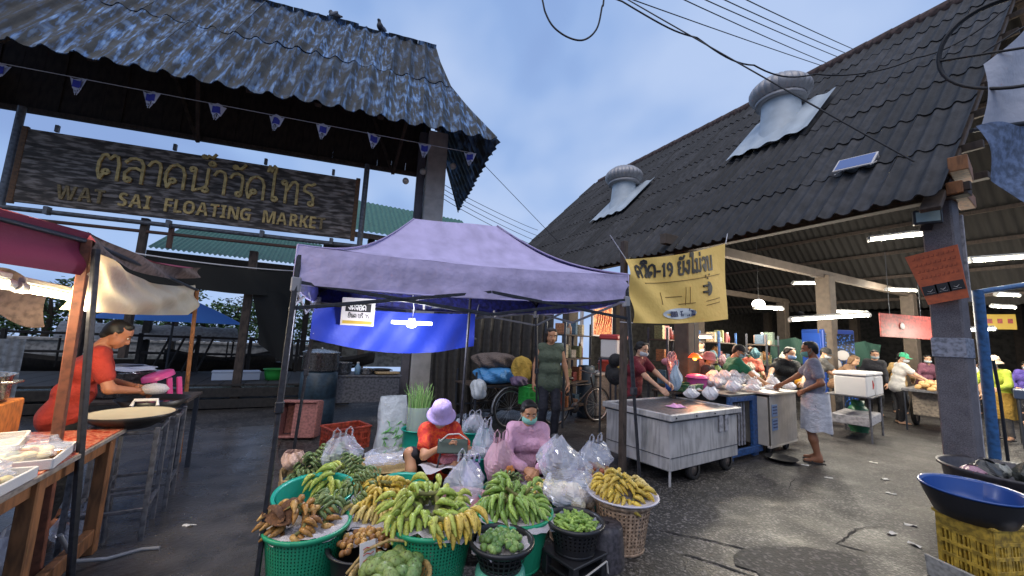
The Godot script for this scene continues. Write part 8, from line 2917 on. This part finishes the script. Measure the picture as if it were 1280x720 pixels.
	for i in 2:
		s = st()
		sheet(s, 40, 1, func(a: float, b: float): return v(-1.2 + (i + a) * 0.8, 0.25 + b * 1.05 + 0.08 * sin(i * 2.0), 0.012 * sin(a * TAU * 10)))
		done(s, "sheet", mat("grey_sheet", hexc("7f858c"), 0.55, {"metal": 0.2, "tex": "grime", "scale": 1.5}), t)
	# green roofs
	var grm := mat("green_metal", hexc("3c6e5c"), 0.5, {"metal": 0.1, "tex": "grime", "scale": v(1.0, 0.4, 1.0)})
	t = thing("pavilion", "riverside pavilion with low green corrugated roof and dark eaves", "pavilion", v(-2.0, 0, -13.0))
	for i in 6:
		s = st()
		sheet(s, 30, 2, func(a: float, b: float): return v(-1.6 + (i + a) * 0.62, 3.28 + b * 1.15 + 0.022 * sin(a * TAU * 6), 1.0 - b * 2.6))
		done(s, "roof_sheet", grm, t)
	s = st()
	box(s, v(0.25, 3.14, 0.95), v(3.7, 0.16, 0.06), 0.004)
	box(s, v(0.25, 3.2, -0.3), v(3.6, 0.04, 2.4), 0.0)
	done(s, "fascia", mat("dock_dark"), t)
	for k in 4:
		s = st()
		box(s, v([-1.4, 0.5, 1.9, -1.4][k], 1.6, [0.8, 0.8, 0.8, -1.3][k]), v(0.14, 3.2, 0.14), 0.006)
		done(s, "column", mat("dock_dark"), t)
	t = thing("green_roof_house", "large building with a green corrugated roof rising behind the pillar", "building", v(0.6, 0, -16.5))
	for i in 11:
		s = st()
		sheet(s, 20, 2, func(a: float, b: float): return v(-5.2 + (i + a) * 1.0, 5.3 + b * 2.1 + 0.03 * sin(a * TAU * 5), 1.2 - b * 3.0))
		done(s, "roof_sheet", grm, t)
	s = st()
	box(s, v(0.3, 5.15, 1.1), v(11.0, 0.2, 0.1), 0.01)
	done(s, "fascia", mat("dark_wood"), t)
	for i in range(3, 6):
		s = st()
		box(s, v(-4.6 + i * 1.95, 2.6, 0.6), v(0.25, 5.1, 0.25), 0.01)
		done(s, "column", mat("tan_concrete"), t)
	s = st()
	box(s, v(2.6, 2.6, -1.6), v(6.0, 5.2, 0.15), 0.0)
	done(s, "wall", mat("house_wall", hexc("5a574f"), 0.85, {"tex": "grime", "scale": 0.6}), t)
	# black shade net and blue umbrella
	t = thing("shade_net", "black shade net sagging on a line between stall and tent", "net", v(-1.5, 2.6, -8.55), 0.45)
	var nm := mat("net_black", hexc("232423"), 0.9, {"tex": "weave", "scale": 4.0})
	s = st()
	sheet(s, 50, 8, func(a: float, b: float): return v(lerpf(-1.35, 1.4, a), lerpf(-0.42, 0.12 * a - 0.02, b) - 0.06 * sin(PI * a), 0.05 * sin(a * 19 + b * 3)))
	sheet(s, 12, 10, func(a: float, b: float): return v(lerpf(0.75 - 0.2 * b, 1.4, a), lerpf(-1.9 + 0.5 * (1 - a), -0.38, b), 0.06 * sin(a * 8 + b * 5)))
	sheet(s, 8, 6, func(a: float, b: float): return v(lerpf(-0.65, -0.3, a), lerpf(-0.9, -0.4, b), 0.04 * sin(a * 8 + b * 5)))
	done(s, "net", nm, t)
	s = st()
	tube(s, bez(v(-1.5, 0.0, 0), v(1.5, 0.14, 0), 0.06), 0.012, 6)
	done(s, "line", mat("white_cord"), t)
	t = thing("blue_umbrella", "bright blue market umbrella behind the stall by the canal", "umbrella", v(-2.55, 0, -10.6))
	s = st()
	for k in 8:
		sheet(s, 6, 6, func(a: float, b: float):
			var az := TAU * (k + a) / 8.0 + 0.2
			var r := 1.3 * b * (1.0 - 0.06 * sin(PI * a) * b)
			return v(cos(az) * r, 2.15 - 0.52 * b - 0.08 * b * b, sin(az) * r))
	done(s, "canopy", mat("umbrella_blue", hexc("1f66b8"), 0.6, {"back": Color(0.05, 0.2, 0.5)}), t)
	s = st()
	rod(s, v(0, 0.45, 0), v(0, 2.2, 0), 0.02)
	done(s, "pole", mat("dark_steel"), t)
	for q in [[v(-3.5, 0, -9.4), 2.9], [v(-1.1, 0, -9.0), 3.0]]:
		t = thing("timber_post", ["weathered timber post left of the blue umbrella", "weathered timber post right of the blue umbrella"][0 if q[1] < 2.95 else 1], "post", q[0])
		s = st()
		box(s, v(0, q[1] * 0.5, 0), v(0.14, q[1], 0.14), 0.008)
		done(s, "post", mat("dark_wood"), t)


# ---------------------------------------------------------------- overhead: vents, panel, wires, bunting, birds, awning
func wire(label: String, pts: Array, r: float, m: Material, sag := 0.0) -> void:
	var p := PackedVector3Array()
	var n := pts.size()
	for i in n - 1:
		var a: Vector3 = pts[i]
		var b: Vector3 = pts[i + 1]
		for k in range(0 if i == 0 else 1, 11):
			var t := k / 10.0
			p.append(a.cubic_interpolate(b, pts[maxi(i - 1, 0)], pts[mini(i + 2, n - 1)], t) - UP * sag * 4.0 * t * (1.0 - t))
	var s := st()
	tube(s, p, r, 5)
	tag(done(s, "overhead_wire", m), label, "wire")


func overhead() -> void:
	ventilator("large white turbine ventilator on the near part of the hall roof", v(8.5, 6.2, -4.25), 1.2)
	ventilator("smaller looking turbine ventilator further along the hall roof", v(8.0, 5.7, -8.4), 1.15)
	var t := thing("solar_panel", "small solar panel on a white stand on the hall roof", "solar panel", v(6.22, 3.98, -2.24))
	var B := Basis(v(0, 0, 1), 0.8) * Basis(v(1, 0, 0), 0.1)
	var s := st()
	box(s, v(0, 0.1, 0), v(0.3, 0.02, 0.42), 0.003, B)
	done(s, "frame", mat("card_white"), t)
	s = st()
	box(s, v(0, 0.1, 0) + B * v(0, 0.009, 0), v(0.26, 0.008, 0.38), 0.0, B)
	done(s, "cells", mat("solar_blue", hexc("4a5f96"), 0.15, {"coat": 0.5}), t)
	s = st()
	for z in [-0.19, 0.19]:
		bar(s, v(0.12, 0.2, z), v(0.16, 0.1, z), 0.02, 0.015)
		bar(s, v(-0.1, -0.03, z), v(0.16, 0.1, z), 0.02, 0.015)
	done(s, "stand", mat("card_white"), t)
	var bk := mat("wire_black", hexc("16161a"), 0.6)
	wire("black cable crossing in front of the large roof ventilator", [v(2.8, 12.83, -8.59), v(6.0, 3.78, -1.62)], 0.011, bk, 0.05)
	wire("wavy black cable running over the hall ridge", [v(2.2, 10.2, -7.0), v(4.3, 7.5, -4.6), v(5.6, 7.0, -4.1), v(6.6, 6.6, -3.7), v(7.6, 6.5, -3.2), v(8.6, 6.55, -2.2), v(9.0, 6.9, -1.35)], 0.014, bk, 0.08)
	for k in 5:
		var a: Vector3 = [v(6.12, 10.4, -5.54), v(5.48, 10.44, -5.86), v(4.85, 10.47, -6.18), v(4.29, 10.57, -6.46), v(2.33, 10.54, -7.48)][k]
		var b: Vector3 = [v(27.7, 18.6, -8.6), v(27.4, 18.4, -8.8), v(27.1, 18.1, -9.0), v(26.6, 17.7, -9.3), v(26.9, 17.5, -9.2)][k]
		wire("%s of five wires running up behind the hall ridge" % ["topmost", "second", "third", "fourth", "lowest"][k], [a, b], 0.017, bk, 0.12 + 0.05 * (k % 2))
	wire("loose black cable loop hanging from above the picture top", [v(1.7, 9.6, -4.6), v(2.2, 6.3, -3.95), v(2.33, 5.71, -3.87), v(2.52, 5.49, -3.8), v(2.76, 5.42, -3.69), v(2.91, 5.56, -3.59), v(2.95, 5.85, -3.53), v(2.96, 6.3, -3.48), v(2.9, 9.8, -3.2)], 0.012, bk, 0.0)
	wire("thin pale wire from the gateway roof down to the hall verge", [v(2.9, 5.95, -8.2), v(7.9, 4.4, -10.7)], 0.008, mat("wire_grey", hexc("3c3f4a"), 0.6), 0.0)
	for k in 4:
		wire(["upper thin wire from the gateway to the hall", "second thin wire from the gateway to the hall", "third thin wire from the gateway to the hall", "lowest thin wire from the gateway to the hall"][k], [v(2.62, 5.2 - 0.12 * k, -8.9), v(6.8, 5.35 - 0.2 * k, -11.35)], 0.008, mat("wire_grey"), 0.06)
	# bunting along the gateway eave
	var G := Transform3D(Basis(UP, deg_to_rad(-10.0)), v(2.2, 0, -8.4))
	s = st()
	var line := PackedVector3Array()
	var xs := [-7.2, -6.19, -5.31, -4.45, -3.6, -2.77, -2.06, -1.24, -0.35, 0.5]
	for i in xs.size(): line.append(G * v(xs[i], 5.02, 1.72))
	tube(s, line, 0.006, 4)
	tag(done(s, "bunting_string", mat("white_cord")), "string of pennants along the gateway eave", "string")
	for i in range(1, 10):
		t = thing("pennant", "small white and blue fringed pennant under the gateway eave", "pennant", G * v(xs[i], 5.02, 1.72), deg_to_rad(-10.0) + 0.3 * sin(i * 2.0), "pennants along the gateway eave")
		s = st()
		sheet(s, 6, 5, func(a: float, b: float): return v((a - 0.5) * lerpf(0.24, 0.12, b), -0.17 * b - 0.02 * sin(a * 9), 0.02 * sin(a * 6 + i)))
		done(s, "flag", mat("pennant_white", hexc("c5c4d2"), 0.8, {"back": Color(0.2, 0.2, 0.25)}), t)
		s = st()
		sheet(s, 4, 4, func(a: float, b: float): return v((a - 0.5) * 0.12, -0.04 - 0.11 * b, 0.012 + 0.02 * sin(a * 6 + i)))
		done(s, "blue_stripe", mat("pennant_blue", hexc("3a3f9c"), 0.8), t)
		s = st()
		for k in 5: rod(s, v(-0.05 + 0.025 * k, -0.165, 0.01), v(-0.03 + 0.012 * k, -0.24 - 0.03 * (k % 2), 0.01), 0.005, 4)
		done(s, "fringe", mat("pennant_white"), t)
	# pigeons on the ridge
	for k in 2:
		t = thing("pigeon", ["grey pigeon sitting left on the gateway ridge", "grey pigeon standing right on the gateway ridge"][k], "pigeon", G * v([-2.43, -1.44][k], 8.34, 0.0), [0.9, 2.4][k])
		s = st()
		flesh(s, [[v(0, 0.11, 0.06), v(0, 0.13, -0.05), 0.062, 0.07], [v(0, 0.13, -0.05), v(0, 0.22, -0.09), 0.055, 0.032], [v(0, 0.235, -0.1), v(0, 0.235, -0.11), 0.034, 0.03], [v(0, 0.1, 0.06), v(0, 0.07, 0.2), 0.05, 0.018], [v(0, 0.228, -0.13), v(0, 0.22, -0.16), 0.011, 0.004], [v(-0.02, 0.09, 0.0), v(-0.02, 0.0, 0.01), 0.016, 0.006], [v(0.02, 0.09, 0.0), v(0.02, 0.0, 0.01), 0.016, 0.006]], 0.014, 0.01)
		done(s, "body", mat("pigeon_grey", hexc("4a4d55"), 0.7, {"tex": "mottle", "scale": 8.0}), t)
		for sd in [-1.0, 1.0]:
			s = st()
			ball(s, v(0.055 * sd, 0.125, 0.03), v(0.022, 0.045, 0.11), 10, Basis(v(1, 0, 0), -0.2))
			done(s, "wing", mat("wing_grey", hexc("5f636c"), 0.7), t)
	# tarpaulin awning, rod and cable coil at the upper right
	t = thing("grey_awning", "pale grey and blue tarpaulin awning at the upper right corner", "awning", v(4.6, 3.3, -0.75))
	s = st()
	var q := [v(-0.12, 0.55, -0.03), v(0.5, 1.15, 0.25), v(0.6, 0.2, 0.2), v(-0.1, 0.08, -0.08)]
	sheet(s, 16, 12, func(a: float, b: float): return (q[0] as Vector3).lerp(q[1], a).lerp((q[3] as Vector3).lerp(q[2], a), b) + v(0, -0.03 * sin(PI * a) * sin(PI * b), 0.03 * sin(a * 5 + b * 3)))
	done(s, "upper_sheet", mat("awning_grey", hexc("a9adb8"), 0.7, {"nrm": "wrinkle", "ns": 0.25, "back": Color(0.3, 0.3, 0.35)}), t)
	s = st()
	var r := [v(-0.14, 0.06, -0.1), v(0.6, 0.19, 0.18), v(0.55, -0.75, 0.15), v(0.0, -0.36, -0.06)]
	sheet(s, 16, 12, func(a: float, b: float): return (r[0] as Vector3).lerp(r[1], a).lerp((r[3] as Vector3).lerp(r[2], a), b) + v(0, 0.02 * sin(a * 9), 0.03 * sin(a * 6 + b * 4)))
	done(s, "lower_sheet", mat("awning_blue", hexc("6a7c9c"), 0.7, {"nrm": "wrinkle", "ns": 0.25, "tex": "mottle", "scale": 2.0, "back": Color(0.15, 0.2, 0.3)}), t)
	s = st()
	rod(s, v(-0.15, 0.03, -0.12), v(0.7, 0.24, 0.24), 0.018)
	done(s, "rod", bk, t)
	t = thing("cable_coil", "black cable coil hanging before the grey awning", "cable", v(4.62, 4.0, -0.62), -1.1)
	s = st()
	for k in 2:
		var p := PackedVector3Array()
		for i in 41: p.append(v(cos(TAU * i / 40) * (0.42 + 0.012 * k), sin(TAU * i / 40) * (0.38 + 0.01 * k), 0.015 * k + 0.02 * sin(i * 0.5)))
		tube(s, p, 0.012, 6, false)
	rod(s, v(-0.42, 0.0, 0), v(0.1, -0.08, 0), 0.01)
	rod(s, v(-0.2, -0.03, 0), v(0.2, 0.2, 0), 0.007)
	done(s, "loop", bk, t)


func _ready() -> void:
	rng.seed = 42
	var t0 := Time.get_ticks_msec()
	camera_and_sky()
	textures()
	ground()
	hall()
	gate()
	sign_board()
	tent()
	produce()
	middle()
	right_side()
	left_side()
	overhead()
	print("ms ", Time.get_ticks_msec() - t0)
